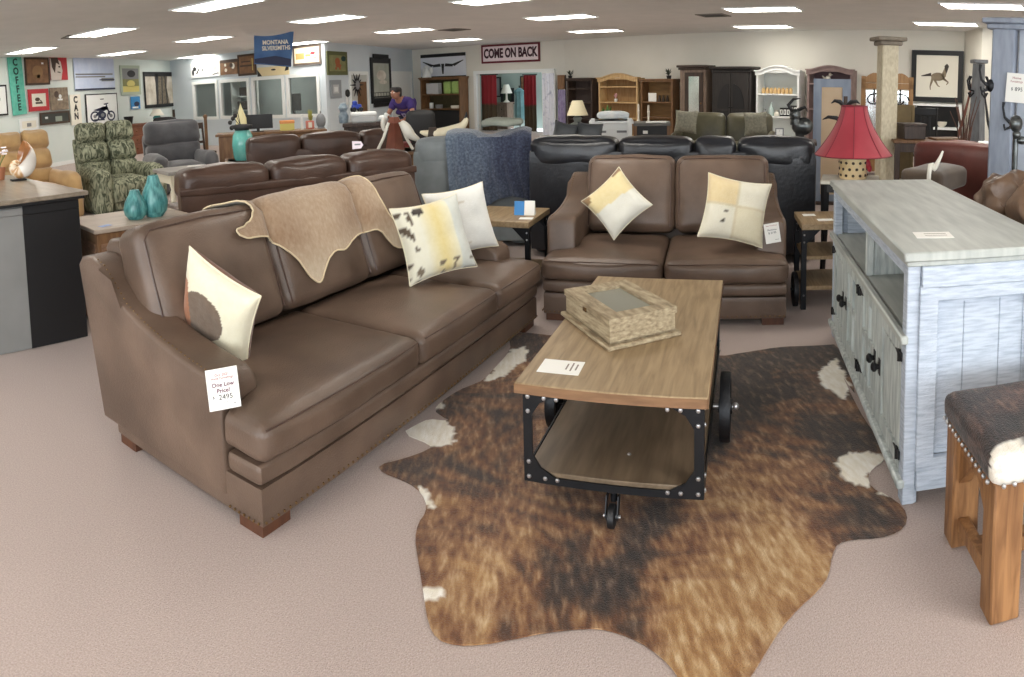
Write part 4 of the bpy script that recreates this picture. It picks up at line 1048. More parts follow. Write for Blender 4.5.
for box, lb in [((174, 109, 184, 124), 'lower left'), ((184.5, 106.5, 193, 121), 'upper right')]:
    o, a, w, zb, zt = wb(0, *box, off=.06); h = zt - zb
    t = thing('hanging_letter_rack', 'dark wooden wall rack of papers, the %s of the pair by the office window' % lb, 'rack', (o.x, o.y, zb), a, 'wall letter racks')
    b = B(); b.box((0, .04, h / 2), (w, .02, h)); b.box((0, -.03, h * .2), (w, .02, h * .4)); b.box((-w / 2 + .01, 0, h / 2), (.02, .08, h)); b.box((w / 2 - .01, 0, h / 2), (.02, .08, h)); obj('rack', b, m_darkwood, t)
    for k in range(3):
        b = B(); b.box((0, .02 - k * .012, h * (.5 + .1 * (2 - k))), (w * .8, .004, h * .5)); obj('paper', b, m_paper, t)

# office front
t, w, h, c = picture('wall_sign', 'white shop sign with sketched figures over the first office window', 'sign', 1, (191, 62, 220, 77), m_white, 0, m_white, [(c_dk, [ell(-.72, .2, .12, .3), ell(-.85, -.3, .08, .4), seg(-.6, -.5, -.4, .2, .05), seg(-.2, -.2, -.1, .3, .04), seg(.5, -.75, .9, -.6, .06)]), (C('pale_rose', (206, 170, 170)), [rct(.35, -.2, .5, .55), rct(.6, -.2, .75, .55), rct(.3, .1, .8, .25)])], canvas='board')
picture('wall_art', 'brown photo print right of the white office sign', 'picture', 1, (220.5, 59.5, 237.5, 74.5), c_brn, 0, c_brn, [(c_ivory, [ell(-.4, .3, .12, .2), ell(.5, .1, .2, .4), ell(-.35, -.4, .15, .25)]), (c_dbr, [rct(-1, .6, 1, 1), ell(.3, .2, .2, .3)])])
picture('framed_picture', 'dark brown framed picture tucked against the blue banner', 'picture', 1, (238, 54, 256, 75.5), c_dbr, .06, c_brn, [(c_dbr, [rct(-.9, -.2, .9, .0), rct(-.7, .3, .5, .45)]), (c_yel, [seg(.75, -.7, .75, .7, .04)])])
picture('wall_art', 'low cream strip picture with dark ends under the blue banner', 'picture', 1, (257.5, 66.5, 289, 75.5), c_ivory, 0, C('cream_strip', (226, 210, 166)), [(m_black, [[(-1, -1), (-.7, -1), (-1, .6)], [(1, 1), (.82, .6), (.75, -.2), (1, 0)], ell(.05, .3, .15, .2)])])
picture('framed_picture', 'cream lettered picture in a dark frame at the office corner', 'picture', 1, (293, 45, 321, 65), C('grey_brown_frame', (96, 84, 76)), .06, C('cream_print', (240, 226, 196)), [(c_orange, [rct(-.9, -.5, -.2, .3), rct(-.1, -.2, .3, .1)]), (c_red, [ell(.5, .2, .2, .2), rct(.3, -.5, .8, -.4)])])
# hanging banner
D = 13.9; F = Fr(*XY(274, 50, D)[:2], face(274) + .12)
p = [F.on(*q, 1, 0) for q in [(254, 35.5), (294, 30.5), (291, 67), (254.5, 64)]]
ba = thing('hanging_banner', 'blue cloth banner with white lettering hanging from the ceiling', 'banner', (F.o.x, F.o.y, 0), F.a)
b = B(); b.thick(lambda u, v: ((p[0].lerp(p[1], u)).lerp(p[3].lerp(p[2], u), v)) + V((0, .03 * math.sin(u * 7 + v * 2), .05 * math.sin(u * PI) * -(1 - v))), 18, 14, .01); cl = obj('cloth', b, mat('banner_blue', (66, 98, 142), .8, col2=(80, 114, 158), ns=3), ba)
ww = (p[1] - p[0]).length; zc = (p[0].z + p[3].z) / 2; xm = (p[0].x + p[1].x) / 2; hh = p[0].z - p[3].z
text('lettering', 'MONTANA', .12, c_ivory, cl, upright(xm + .01, -.055, zc + hh * .22), .002, .004, sx=.86); text('lettering', 'SILVERSMITHS', .12, c_ivory, cl, upright(xm + .02, -.055, zc + .01), .002, .003, sx=.78)
b = B(); b.prism([(p[3].x, p[3].z + .02), (p[2].x, p[2].z + .02), (p[2].x, p[2].z + .16), (xm, zc - hh * .25), (p[3].x, p[3].z + .1)], -.05, -.045, 'y'); obj('mountain_print', b, c_navy, cl)
b = B()
for q in (p[0], p[1]): b.tube([(q.x, 0, q.z - .02), (q.x, 0, HC)], .004, 5)
obj('cord', b, m_white, ba)

# blue wall
picture('framed_picture', 'olive painting of a brown figure on the blue corner wall', 'picture', 2, (327, 51.5, 347, 75), C('olive_frame', (96, 100, 60)), .10, c_olive, [(c_rust, [ell(.0, .2, .3, .5), ell(.1, -.3, .35, .25), seg(-.2, -.5, -.2, -.8, .1), seg(.25, -.5, .25, -.8, .1)]), (c_dgreen, [ell(.75, .6, .3, .35)])])
picture('framed_picture', 'small silver framed certificate below the olive painting', 'picture', 2, (330.5, 80, 341, 98), C('silver_frame', (150, 156, 160), .4), .12, c_lgrey, [(m_white, [rct(-.6, -.6, .6, .5)])])
o, a, w, zb, zt = wb(2, 352, 79, 362, 91, off=.05); zc = (zb + zt) / 2
t = thing('wall_clock', 'spiky dark starburst clock beside the corridor door', 'clock', (o.x, o.y, zc), a)
b = B(); b.lathe([(0, -.02), (.14, -.02), (.14, .02), (0, .02)], 20, T=M.Rotation(PI / 2, 4, 'X')); obj('face', b, c_grey, t)
b = B()
for k in range(12): b.tube([(.12 * math.cos(k * PI / 6), 0, .12 * math.sin(k * PI / 6)), ((.32 if k % 2 else .42) * math.cos(k * PI / 6), 0, (.3 if k % 2 else .36) * math.sin(k * PI / 6))], [.03, .008], 6)
obj('rays', b, c_dk, t)
t, w, h, c = picture('wall_mirror', 'tall black framed mirror with a railing print beside the person', 'mirror', 2, (371, 58, 391, 103), m_black, .16, C('mirror_picture', (186, 190, 178), .2, (170, 172, 158), 2), [(c_dk, [rct(-1, -.98, 1, -.9), rct(-1, -.72, 1, -.68)] + [rct(-.9 + k * .36, -.9, -.84 + k * .36, -.7) for k in range(6)]), (c_sep, [ell(0, .3, .6, .3), ell(.2, -.1, .5, .12)])])
b = B(); b.box((0, -.01, h + .05), (w * .75, .05, .12), .01); b.box((0, -.01, -.05), (w * .8, .05, .12), .01); obj('crest', b, m_black, t)
b = B(); o, a, w, zb, zt = wb(2, 346, 91, 349.5, 95.5, off=.03); b.lathe([(0, -.03), (.1, -.03), (.11, 0), (.1, .02), (0, .02)], 14, T=M.Rotation(PI / 2, 4, 'X')); one('wall_bell', 'round black bell on the wall above the white switch', 'bell', b, m_black, (o.x, o.y, (zb + zt) / 2), a)
o, a, w, zb, zt = wb(2, 345.5, 98, 349, 103, off=.02); b = B(); b.box((0, 0, 0), (.16, .02, .22), .004); b.box((0, -.014, 0), (.05, .02, .08)); one('light_switch', 'white switch plate below the round black bell', 'switch', b, m_white, (o.x, o.y, (zb + zt) / 2), a)

# far walls
horn = [(c_dk, [seg(-.1, .1, -.45, .05, .12, .1), seg(-.45, .05, -.9, .42, .1, .02), seg(.1, .1, .45, .05, .12, .1), seg(.45, .05, .9, .42, .1, .02), seg(0, .2, 0, -.6, .07, .03)]), (m_black, [rct(-1, .74, 1, 1), rct(-1, -1, 1, -.76)])]
picture('wall_art', 'white longhorn print with black bars over the open hutch', 'picture', 3, (421, 53.5, 466, 79), m_white, 0, C('cool_white', (222, 226, 234)), horn)
t, w, h, c = picture('wall_sign', 'maroon bordered sign reading COME ON BACK over the doorway', 'sign', 3, (481.5, 43.5, 540, 62.5), c_maroon, .06, C('pinkish_white', (236, 222, 226)), None, canvas='board')
text('lettering', 'COME ON BACK', h * .68, mat('sign_plum', (62, 24, 40), .7), t, upright(0, -.014, h / 2), .003, .016, sx=w * .96 / (h * .68 * 8.0))
hs = [(C('horse_tan', (150, 136, 112), .8, (120, 106, 88), 5), [ell(.05, -.02, .34, .2), [(.2, .05), (.38, .5), (.5, .55), (.46, .3), (.42, .0), (.3, -.12)], seg(-.2, -.1, -.32, -.5, .07, .03), seg(-.12, -.15, .05, -.45, .06, .03), seg(.3, -.1, .55, -.28, .06, .03), seg(.55, -.28, .45, -.4, .03, .02), seg(-.32, -.5, -.3, -.66, .03, .02), seg(.05, -.45, .15, -.5, .03, .02)]), (C('horse_dark', (60, 54, 48)), [[(.34, .5), (.46, .62), (.56, .5), (.5, .3), (.44, .12), (.38, .3)], seg(-.28, .08, -.75, .0, .08, .02)])]
picture('framed_picture', 'large painting of a galloping horse in a thick black frame', 'picture', 4, (911.5, 50.5, 963, 102), m_black, .11, C('canvas_white', (230, 226, 212)), hs, off=.10, dep=.05)

# ================================================================ cabinets along the far wall
def sto(i, off, x0, x1, yt):
    F = WF(i, off); ym = yt + 20
    a, c = F.on(x0, ym, 1, 0).x, F.on(x1, ym, 1, 0).x
    return F.world(((a + c) / 2, 0, 0)), F.a, abs(c - a), F.on((x0 + x1) / 2, yt, 1, 0).z
def case(t, w, h, d, m, zs, mb=None, arch=0, z0=0.0, crown=.04, back='back_panel'):
    """open case: local x across, front at y=0, back at y=d"""
    b = B()
    for s in (-1, 1): b.box((s * (w / 2 - .025), d / 2, (h + z0) / 2), (.05, d, h - z0), .004)
    b.box((0, d / 2, z0 + .05), (w - .1, d, .1)); b.box((0, d / 2, h - .02), (w - .1, d, .04))
    obj('carcass', b, m, t)
    b = B(); b.box((0, d - .01, (h + z0) / 2), (w - .1, .02, h - z0 - .06)); obj(back, b, mb or m, t)
    for z in zs:
        b = B(); b.box((0, d / 2, z), (w - .1, d - .03, .035), .003); obj('shelf', b, m, t)
    b = B()
    if arch:
        n = 16; up = [(-w / 2 - .02 + (w + .04) * k / n, h - .01 + arch * max(0, math.cos((k / n - .5) * 2 * PI * .62)) ** 1.3) for k in range(n + 1)]
        low = [(x, z - .09 - .0 * x) for x, z in reversed(up)]; b.prism(up + low, -.02, .03, 'y'); b.prism([(x * 1.03, z + .03) for x, z in up] + [(x * 1.03, z) for x, z in reversed(up)], -.06, .1, 'y')
    else: b.box((0, d / 2 - .02, h + crown / 2 - .01), (w + .08, d + .08, crown), .01); b.box((0, d / 2 - .01, h - .03), (w + .03, d + .04, .04), .006)
    obj('crown', b, m, t)
OFF = .48
o, a, w, h = sto(4, OFF, 567, 592, 79); t = thing('bookcase', 'narrow dark bookcase standing left of the pine bookcases', 'bookcase', o, a); case(t, w, h, .36, m_darkwood, [.5, .95, 1.35], C('case_back', (74, 62, 58)))
o, a, w, h = sto(4, OFF, 598.5, 637.5, 78); t = thing('bookcase', 'pine bookcase with arched scalloped top on the far wall', 'bookcase', o, a); case(t, w, h, .36, m_pine, [.55, .98, 1.40], mat('pine_back', (150, 116, 74), .6, col2=(168, 134, 92), ns=5, stretch=(5, 5, .8)), arch=.11); PB = (o, a, w, h)
o, a, w, h = sto(4, OFF, 640.5, 672.5, 80); t = thing('bookcase', 'square topped pine bookcase with slatted back right of the arched one', 'bookcase', o, a); case(t, w, h, .36, m_brownwood, [.6, 1.0], mat('slat_pine', (140, 108, 66), .6, col2=(122, 92, 56), ns=9, stretch=(.3, .3, 9))); PC = (o, a, w, h)
# ornaments standing on the case tops
def leafy(name, label, cat, o, z, r, hgt, n, potm, group=None, col=None):
    t = thing(name, label, cat, (o.x, o.y, z), 0, group); b = B(); b.lathe([(0, 0), (r * .38, 0), (r * .5, hgt * .3), (r * .42, hgt * .32), (0, hgt * .32)], 12); obj('pot', b, potm, t)
    b = B()
    for k in range(n):
        a = random.uniform(0, 6.28); rr = r * random.uniform(.3, 1); zz = hgt * random.uniform(.5, 1); p0 = V((0, 0, hgt * .3)); p1 = V((math.cos(a) * rr, math.sin(a) * rr, zz)); sd = V((-math.sin(a), math.cos(a), .3)) * r * .16; md = p0.lerp(p1, .6) + V((0, 0, hgt * .08))
        b.put([p0, md - sd, p1, md + sd], [(0, 1, 2, 3)]); b.put([p0 - V((0, 0, .004)), md - sd - V((0, 0, .004)), p1 - V((0, 0, .004)), md + sd - V((0, 0, .004))], [(3, 2, 1, 0)])
    obj('leaves', b, col or m_green, t); return t
b4 = WF(4, .32)
o, a, w, h = sto(4, .32, 567, 574, 79); leafy('potted_plant', 'dark little plant on top of the narrow dark bookcase', 'plant', o, bpy.data.objects['bookcase'].location.z + sto(4, OFF, 567, 592, 79)[3] + .03, .13, .24, 16, m_black, None, C('dark_leaf', (50, 58, 44)))
o, a, w, h = sto(4, .32, 666, 672, 78); leafy('potted_plant', 'dark little plant on top of the slatted pine bookcase', 'plant', o, PC[3] + .03, .14, .27, 16, m_black, None, MC['dark_leaf'])
o, a, w, h = sto(4, .34, 613, 619, 100); leafy('flower_pot', 'pink flowers in a white pot on the arched bookcase shelf', 'plant', o, .998, .10, .26, 14, m_white, None, C('pink_petal', (220, 170, 170)))
o, a, w, h = sto(4, 1.15, 600.5, 612, 104); leafy('potted_fern', 'bright green bushy plant before the arched pine bookcase', 'plant', o, 0, .22, max(.5, h), 60, m_white)
# candlesticks by the slatted bookcase
for x, y0, y1, lb in [(638.5, 104, 120, 'between the two pine bookcases'), (648.5, 105, 120, 'before the slatted pine bookcase')]:
    o, a, w, h = sto(4, .95, x - 1.5, x + 1.5, y0); b = B(); b.lathe([(0, 0), (.11, 0), (.04, .06), (.03, h * .5), (.05, h * .55), (.022, h * .62), (.03, h * .8), (.04, h * .82), (.028, h * .83), (.025, h), (0, h)], 14); one('candlestick', 'tall ivory candlestick standing ' + lb, 'candlestick', b, c_ivory, o)
o, a, w, h = sto(4, .36, 650, 655, 88); b = B(); b.box((0, 0, .11), (.24, .012, .22)); one('card_picture', 'small white card leaning inside the slatted pine bookcase', 'card', b, m_paper, (o.x, o.y, 1.3 if PC[3] > 1.6 else 1.02), a)
bpy.data.objects['card_picture'].location.z = 1.019
for k, x in enumerate((659.5, 663.5, 667.5)):
    o, a, w, h = sto(4, .34, x - 1.5, x + 1.5, 100); b = B(); b.lathe([(0, 0), (.035, 0), (.045, .05), (.02, .13), (.03, .16), (0, .16)], 12); one('figurine', 'small dark ornament on the slatted bookcase shelf, ' + ['nearest the white card', 'middle of three', 'farthest from the white card'][k], 'ornament', b, C('bronze', (66, 52, 40), .5), (o.x, o.y, 1.018), a, 'bookcase ornaments')

# mirrored cabinet, black armoire, white hutch, mauve hutch
o, a, w, h = sto(4, .55, 679.5, 705, 67.5); t = thing('mirror_cabinet', 'tall brown cabinet with a mirrored door left of the black armoire', 'cabinet', o, a)
m_greywood = mat('grey_brown_wood', (118, 100, 86), .5, col2=(146, 126, 110), ns=6, stretch=(5, 5, .7))
b = B(); b.box((0, .24, h / 2), (w, .44, h), .01); obj('carcass', b, m_greywood, t); b = B(); b.box((0, .2, h + .03), (w + .08, .6, .06), .012); b.box((0, .22, h - .03), (w + .04, .52, .05), .01); obj('crown', b, m_darkwood, t)
b = B(); b.frame(-w * .28, w * .42, .6, h - .12, .1, -.02, .02); d = obj('door', b, m_darkwood, t); b = B(); b.box((w * .07, .0, (h + .48) / 2), (w * .7 - .18, .012, h - .72 - .18)); obj('mirror', b, m_mirror, d); b = B(); b.frame(-w * .28, w * .42, .1, .56, .05, -.015, .02); b.box((w * .07, .01, .33), (w * .6, .02, .4)); obj('drawer', b, m_greywood, t); b = B(); b.ball((w * .36, -.03, 1.0), .025, 8); obj('knob', b, m_brass, d)
o, a, w, h = sto(4, .58, 711.5, 750.5, 69); t = thing('armoire', 'black armoire with carved arched panels on its two doors', 'armoire', o, a)
m_arm = mat('black_brown_wood', (36, 33, 32), .5, col2=(50, 46, 44), ns=7, stretch=(5, 5, .7))
b = B(); b.box((0, .27, h / 2), (w, .48, h), .01); obj('carcass', b, m_arm, t); b = B(); b.box((0, .23, h + .03), (w + .06, .62, .06), .012); b.box((0, .25, h - .05), (w + .03, .54, .05), .01); obj('crown', b, m_arm, t)
for s in (-1, 1):
    b = B(); x0, x1 = (.01, w / 2 - .06) if s > 0 else (-w / 2 + .06, -.01); b.box(((x0 + x1) / 2, .015, (h + .1) / 2), (x1 - x0, .03, h - .3), .004); d = obj('door', b, m_arm, t)
    b = B(); n = 10; xi = s * .06; xo = s * (w / 2 - .16); zt2 = h - .35; zb2 = h - .95
    arc = [(xi + (xo - xi) * math.sin(k / n * PI / 2), zb2 + (zt2 - zb2) * math.cos(k / n * PI / 2)) for k in range(n + 1)] + [(xi, zb2)]
    b.prism(arc, -.012, 0, 'y'); b.prism(rct(min(xi, xo), zb2 - .62, max(xi, xo), zb2 - .05), -.012, 0, 'y'); obj('carved_panel', b, m_black, d)
    b = B(); b.ball((s * .035, -.02, h * .5), .02, 8); obj('knob', b, m_iron, d)
o, a, w, h = sto(4, .5, 756, 799, 71); WHX = (o, a, w, h); t = thing('hutch', 'white hutch with wavy arched top full of small jars', 'hutch', o, a); zs = [h - .55, h - 1.08]
case(t, w, h, .4, m_white, [z for z in zs if z > .3], C('hutch_back', (216, 222, 220)), arch=.12)
F = WF(4, .34); fx = lambda px: F.on(px, 90, 1, 0).x
for k in range(8):
    p = F.world((fx(763.5 + k * 3.9), 0, 0)); b = B(); b.lathe([(0, 0), (.04, 0), (.045, .02), (.045, .1), (.03, .12), (.032, .14), (0, .14)], 12)
    one('storage_jar', 'small tan lidded jar on the upper shelf of the white hutch, ' + ['first', 'second', 'third', 'fourth', 'fifth', 'sixth', 'seventh', 'eighth'][k] + ' from the armoire', 'jar', b, C('tan_jar', (206, 172, 118), .5), (p.x, p.y, zs[0] + .0185), a, 'jars in the white hutch')
for k, (px_, hh_, m_, lb) in enumerate([(765, .16, c_grey, 'short grey jug on the lower shelf of the white hutch'), (771.5, .32, C('pale_glass', (190, 208, 204), .2), 'tall pale bottle on the lower shelf of the white hutch'), (777, .14, c_ivory, 'small ivory vase beside the tall pale bottle')]):
    p = F.world((fx(px_), 0, 0)); b = B(); b.lathe([(0, 0), (.06, 0), (.07, hh_ * .3), (.055, hh_ * .6), (.025, hh_ * .75), (.03, hh_), (0, hh_)], 14); one('bottle', lb, 'bottle', b, m_, (p.x, p.y, zs[1] + .0185), a)
for k, px_ in enumerate((782, 785.5, 789, 792.5, 796)):
    p = F.world((fx(px_), 0, 0)); hh_ = .2 if k < 3 else .26; t = thing('letter_block', 'black and white block on the lower hutch shelf, ' + ['nearest the ivory vase', 'second of the row', 'middle of the row', 'fourth of the row', 'at the right end of the row'][k], 'block', (p.x, p.y, zs[1] + .0185), a, 'hutch blocks')
    b = B(); b.box((0, 0, hh_ / 2), (.085, .05, hh_)); obj('block', b, m_black, t); b = B(); b.frame(-.032, .032, .04, hh_ - .04, .02, -.028, -.024); obj('figure', b, m_white, t)
o, a, w, h = sto(4, .5, 807, 852, 70); t = thing('hutch', 'grey mauve hutch behind the leaning blue door panel', 'hutch', o, a); case(t, w, h, .4, C('mauve_wood', (132, 112, 108), .6, (150, 128, 124)), [h - .32, h - .9], C('mauve_back', (104, 84, 88)), arch=.09)
p = WF(4, .34).world((WF(4, .34).on(828, 75, 1, 0).x, 0, 0)); b = B(); b.ball((0, 0, .09), (.07, .06, .09), 12); b.ball((.05, 0, .2), (.04, .04, .045), 10); b.tube([(.08, 0, .2), (.12, 0, .19)], [.015, .003], 6); b.tube([(-.06, 0, .1), (-.14, 0, .17)], [.03, .01], 6); one('bird_figurine', 'pale bird figurine on the top shelf of the mauve hutch', 'ornament', b, c_ivory, (p.x, p.y, h - .302), a)
D = 8.6; o = XY(832, 100, D); h = ZZ(832, 79, D); w = WD(37, D); t = thing('door_panel', 'slate blue door with a tan centre panel standing behind the red lamp', 'door', o, face(832)); m_slate = mat('slate_blue_paint', (122, 132, 148), .6, col2=(140, 150, 164), ns=4, stretch=(3, 3, .8))
b = B(); b.frame(-w / 2, w / 2, 0.02, h, w * .22, -.03, .03); obj('frame', b, m_slate, t); b = B(); b.box((0, .0, h * .5), (w * .57, .02, h * .93)); obj('center_panel', b, mat('tan_panel', (190, 164, 132), .6, col2=(200, 176, 146), ns=3), t); b = B(); b.box((0, .05, .02), (w, .3, .04), .004); b.box((0, .12, .3), (.05, .05, .56)); obj('stand', b, m_darkwood, t)
# pine hall tree with mirrors
D = 11.5; o = XY(887, 100, D); w = WD(52, D); h = ZZ(887, 68, D); t = thing('hall_tree', 'oak hall tree with mirrors and hooks behind the carved column', 'hall tree', o, face(887))
m_oakh = mat('warm_oak', (150, 112, 70), .5, col2=(170, 130, 86), ns=6, stretch=(5, 5, .7)); b = B()
for s in (-1, 1): b.box((s * (w / 2 - .04), 0, h * .46), (.08, .06, h * .92), .006)
b.box((0, 0, .45), (w, .35, .05), .006); b.box((0, 0, .25), (w - .1, .3, .36)); b.box((0, 0, h * .83), (w, .06, .1), .006); n = 18
b.prism([(-w / 2 + w * k / n, h * .86 + .14 * abs(math.sin(k / n * 2 * PI)) ** 1.2 + .03) for k in range(n + 1)] + [(w / 2, h * .86), (-w / 2, h * .86)], -.03, .03, 'y'); obj('frame', b, m_oakh, t)
b = B(); b.box((0, .01, h * .56), (w - .16, .02, h * .46)); obj('mirror', b, m_mirror, t)
for s in (-.25, .25):
    b = B(); b.tube([(s * w, -.03, h * .8), (s * w, -.1, h * .76), (s * w, -.12, h * .7), (s * w, -.06, h * .68)], .015, 6); b.tube([(s * w + .16 * math.cos(k * .7) * (1 - k * .07), -.035, h * .70 + .13 * math.sin(k * .7) * (1 - k * .07)) for k in range(10)], .014, 6); obj('hook', b, m_iron, t)
# carved column
D = 9.0; o = XY(887, 90, D); h = ZZ(889, 37, D); w = WD(17, D); t = thing('carved_column', 'pale carved wooden column with a grey capital', 'column', o, face(887) + .35)
m_carve = mat('pale_carved_wood', (228, 218, 192), .7, col2=(208, 196, 166), ns=14, stretch=(3, 3, 1.2), bump=.7, bs=22)
b = B(); b.box((0, 0, h / 2), (w, w, h - .05), .012); obj('shaft', b, m_carve, t)
b = B(); b.box((0, 0, h - .03), (w * 1.75, w * 1.75, .05), .01); b.box((0, 0, h - .085), (w * 1.35, w * 1.35, .06), .015); b.box((0, 0, .08), (w * 1.4, w * 1.4, .16), .01); obj('capital', b, mat('grey_carved_wood', (128, 118, 104), .7, col2=(150, 140, 124), ns=10), t)
# white shelf with black chair
o, a, w, h = sto(4, .48, 911, 961, 104); t = thing('shelf_unit', 'white edged black shelf below the horse painting', 'shelf', o, a)
b = B()
for s in (-1, 1): b.box((s * (w / 2 - .03), .18, h / 2), (.06, .36, h), .004)
b.box((0, .18, h - .025), (w, .38, .05), .004); b.box((w * .2, .16, h * .52), (w * .5, .3, .05)); obj('frame', b, m_white, t)
b = B(); b.box((0, .35, h / 2), (w - .1, .02, h - .06)); b.box((0, .2, .05), (w - .1, .3, .1)); obj('back_panel', b, m_black, t)
p = WF(4, .36).world((WF(4, .36).on(942, 115, 1, 0).x, 0, 0)); b = B(); b.lathe([(.0, 0), (.05, 0), (.11, .07), (.12, .12), (.11, .12), (.1, .07), (0, .03)], 16); one('bowl', 'small pale bowl on the white edged shelf', 'bowl', b, c_ivory, (p.x, p.y, h * .52 + .026))
# ================================================================ seats and tables in the middle distance
def armchair(name, label, cat, o, a, w, d, h, m, mseat=None, tuft=0, seat=.45, arm=.62, group=None, wr=.01):
    """padded recliner, front at local -y"""
    t = thing(name, label, cat, o, a, group); aw = w * .22
    b = B(); b.soft((0, 0, .22), (w - .04, d * .9, .34), .04, 8); obj('base', b, m, t)
    for s in (-1, 1):
        b = B(); b.soft((s * (w / 2 - aw / 2), -.03, arm / 2), (aw, d * .92, arm), .09, 12, (.015, .02, .03), wr=wr, ws=5); obj('arm', b, m, t)
    b = B(); b.soft((0, -.1, seat - .08), (w - 2 * aw + .02, d * .8, .2), .07, 12, (0, .02, .05), wr=wr, ws=5); obj('seat_cushion', b, mseat or m, t)
    b = B(); b.soft((0, -d * .44, .27), (w - 2 * aw + .02, .12, .24), .05, 10, (0, .02, .01), wr=wr); obj('footrest', b, m, t)
    R = M.Rotation(math.radians(-12), 3, 'X'); bh = h - seat + .1; rows = 3 if tuft else 2
    for r in range(rows):
        zc = seat - .05 + bh * (r + .5) / rows
        if tuft:
            for c in range(2):
                b = B(); b.soft(((c - .5) * (w - .16) * .5, d * .32 + (zc - seat) * .2, zc), ((w - .16) * .5, .24, bh / rows + .02), .09, 12, (0, .06, 0), R=R, wr=wr, ws=6); obj('back_cushion', b, m, t)
        else:
            b = B(); b.soft((0, d * .32 + (zc - seat) * .2, zc), (w - .14, .26, bh / rows + .03), .10, 14, (0, .05, .02), R=R, wr=wr, ws=5); obj('back_cushion', b, m, t)
    b = B(); b.soft((0, d * .45, h * .5), (w - .12, .12, h * .75), .05, 8, R=R); obj('back', b, m, t)
    return t
m_tan = mat('tan_suede', (178, 142, 92), .85, col2=(200, 164, 112), ns=4, bump=.2, bs=90, sheen=.4)
m_camo = mat('camouflage_cloth', (66, 72, 54), .85, col2=(160, 162, 136), ns=13, stretch=(1.4, 1.4, .6), lo=.40, hi=.6, detail=8, distort=1.4, bump=.2, bs=90)
m_greyf = mat('grey_microfibre', (74, 74, 78), .85, col2=(92, 92, 96), ns=4, bump=.2, bs=90, sheen=.4)
D = 9.3; armchair('recliner', 'tan tufted suede recliner behind the shell', 'recliner', XY(34, 160, D), face(34) + .45, 1.02, .95, 1.16, m_tan, tuft=1, wr=.02)
D = 9.7; armchair('recliner', 'camouflage cloth recliner between the tan and grey ones', 'recliner', XY(118, 160, D), face(118) + .45, 1.08, .95, 1.2, m_camo, tuft=1, wr=.015)
D = 11.3; armchair('recliner', 'dark grey recliner below the tree trunk canvas', 'recliner', XY(179, 150, D), face(179) + .3, 1.12, .95, 1.08, m_greyf, wr=.02)

# rows of sofas with their backs to the camera
def back_sofa(t, pL, pR, zt, d, m, n, head=.2, rail=.0, rounded=.07, gap=.012, lay=0, under=None):
    """sofa seen from behind: pL,pR the ends of its rear face on the floor; seat side away from the camera. local x along, -y rear"""
    L = (pR - pL).length; zr = zt - rail
    b = B(); b.soft((0, .08, zr / 2 - .01), (L, .16, zr - head * .75), .03, 10); obj('back', b, under or m, t)
    if rail:
        b = B(); b.soft((0, .04, zr - head * .5), (L + .02, .1, .07), .02, 8); obj('back_rail', b, m, t)
    b = B(); b.soft((0, d * .52, .24), (L, d * .9, .38), .05, 8); obj('base', b, m, t)
    for s in (-1, 1):
        b = B(); b.soft((s * (L / 2 - .11), d * .5, .33), (.22, d * .9, .62), .08, 10, (.01, 0, .03)); obj('arm', b, m, t)
    x = -L / 2
    for k, f in enumerate(n):
        w = L * f; b = B(); b.soft((x + w / 2, .16, zt - head * .55), (w - gap, .3, head * 1.25), rounded, 14, (0, .02, .03), wr=.012, ws=6); obj('back_cushion', b, m, t)
        b = B(); b.soft((x + w / 2, d * .55, .42), (w - gap, d * .7, .18), .06, 10, (0, .02, .04)); obj('seat_cushion', b, m, t); x += w
def ends(x0, y0, D0, x1, y1, D1):
    p, q = XY(x0, y0, D0), XY(x1, y1, D1); c = (p + q) / 2; return p, q, c, math.atan2(q.y - p.y, q.x - p.x)
p, q, c, a = ends(181, 190, 5.05, 416, 170, 5.85); t = thing('recliner_sofa', 'chocolate leather sofa seen from behind the long brown sofa', 'sofa', c, a, 'chocolate leather sofas')
back_sofa(t, p, q, .98, .92, m_leather2, [.36, .33, .31], .19, .05)
p, q, c, a = ends(247, 150, 8.3, 398, 148, 8.7); t = thing('recliner_sofa', 'chocolate leather sofa one row farther back by the turquoise jar', 'sofa', c, a, 'chocolate leather sofas')
back_sofa(t, p, q, .97, .9, m_leather2, [.36, .4, .24], .34, 0)
p, q, c, a = ends(413, 170, 6.45, 530, 170, 6.3); t = thing('recliner_sofa', 'grey cloth sofa back with the blue blanket over it', 'sofa', c, a)
m_gsofa = mat('grey_upholstery', (112, 118, 120), .7, col2=(130, 136, 138), ns=5, bump=.15, bs=80, sheen=.2)
back_sofa(t, p, q, 1.02, .9, m_gsofa, [.5, .5], .2, .0); GS = (p, q, c, a)
p, q, c, a = ends(529, 200, 5.95, 816, 200, 5.75); t = thing('recliner_sofa', 'black leather reclining sofa back behind the loveseat', 'sofa', c, a)
back_sofa(t, p, q, 1.045, .95, m_blackl, [.315, .265, .15, .27], .20, 0, .06)
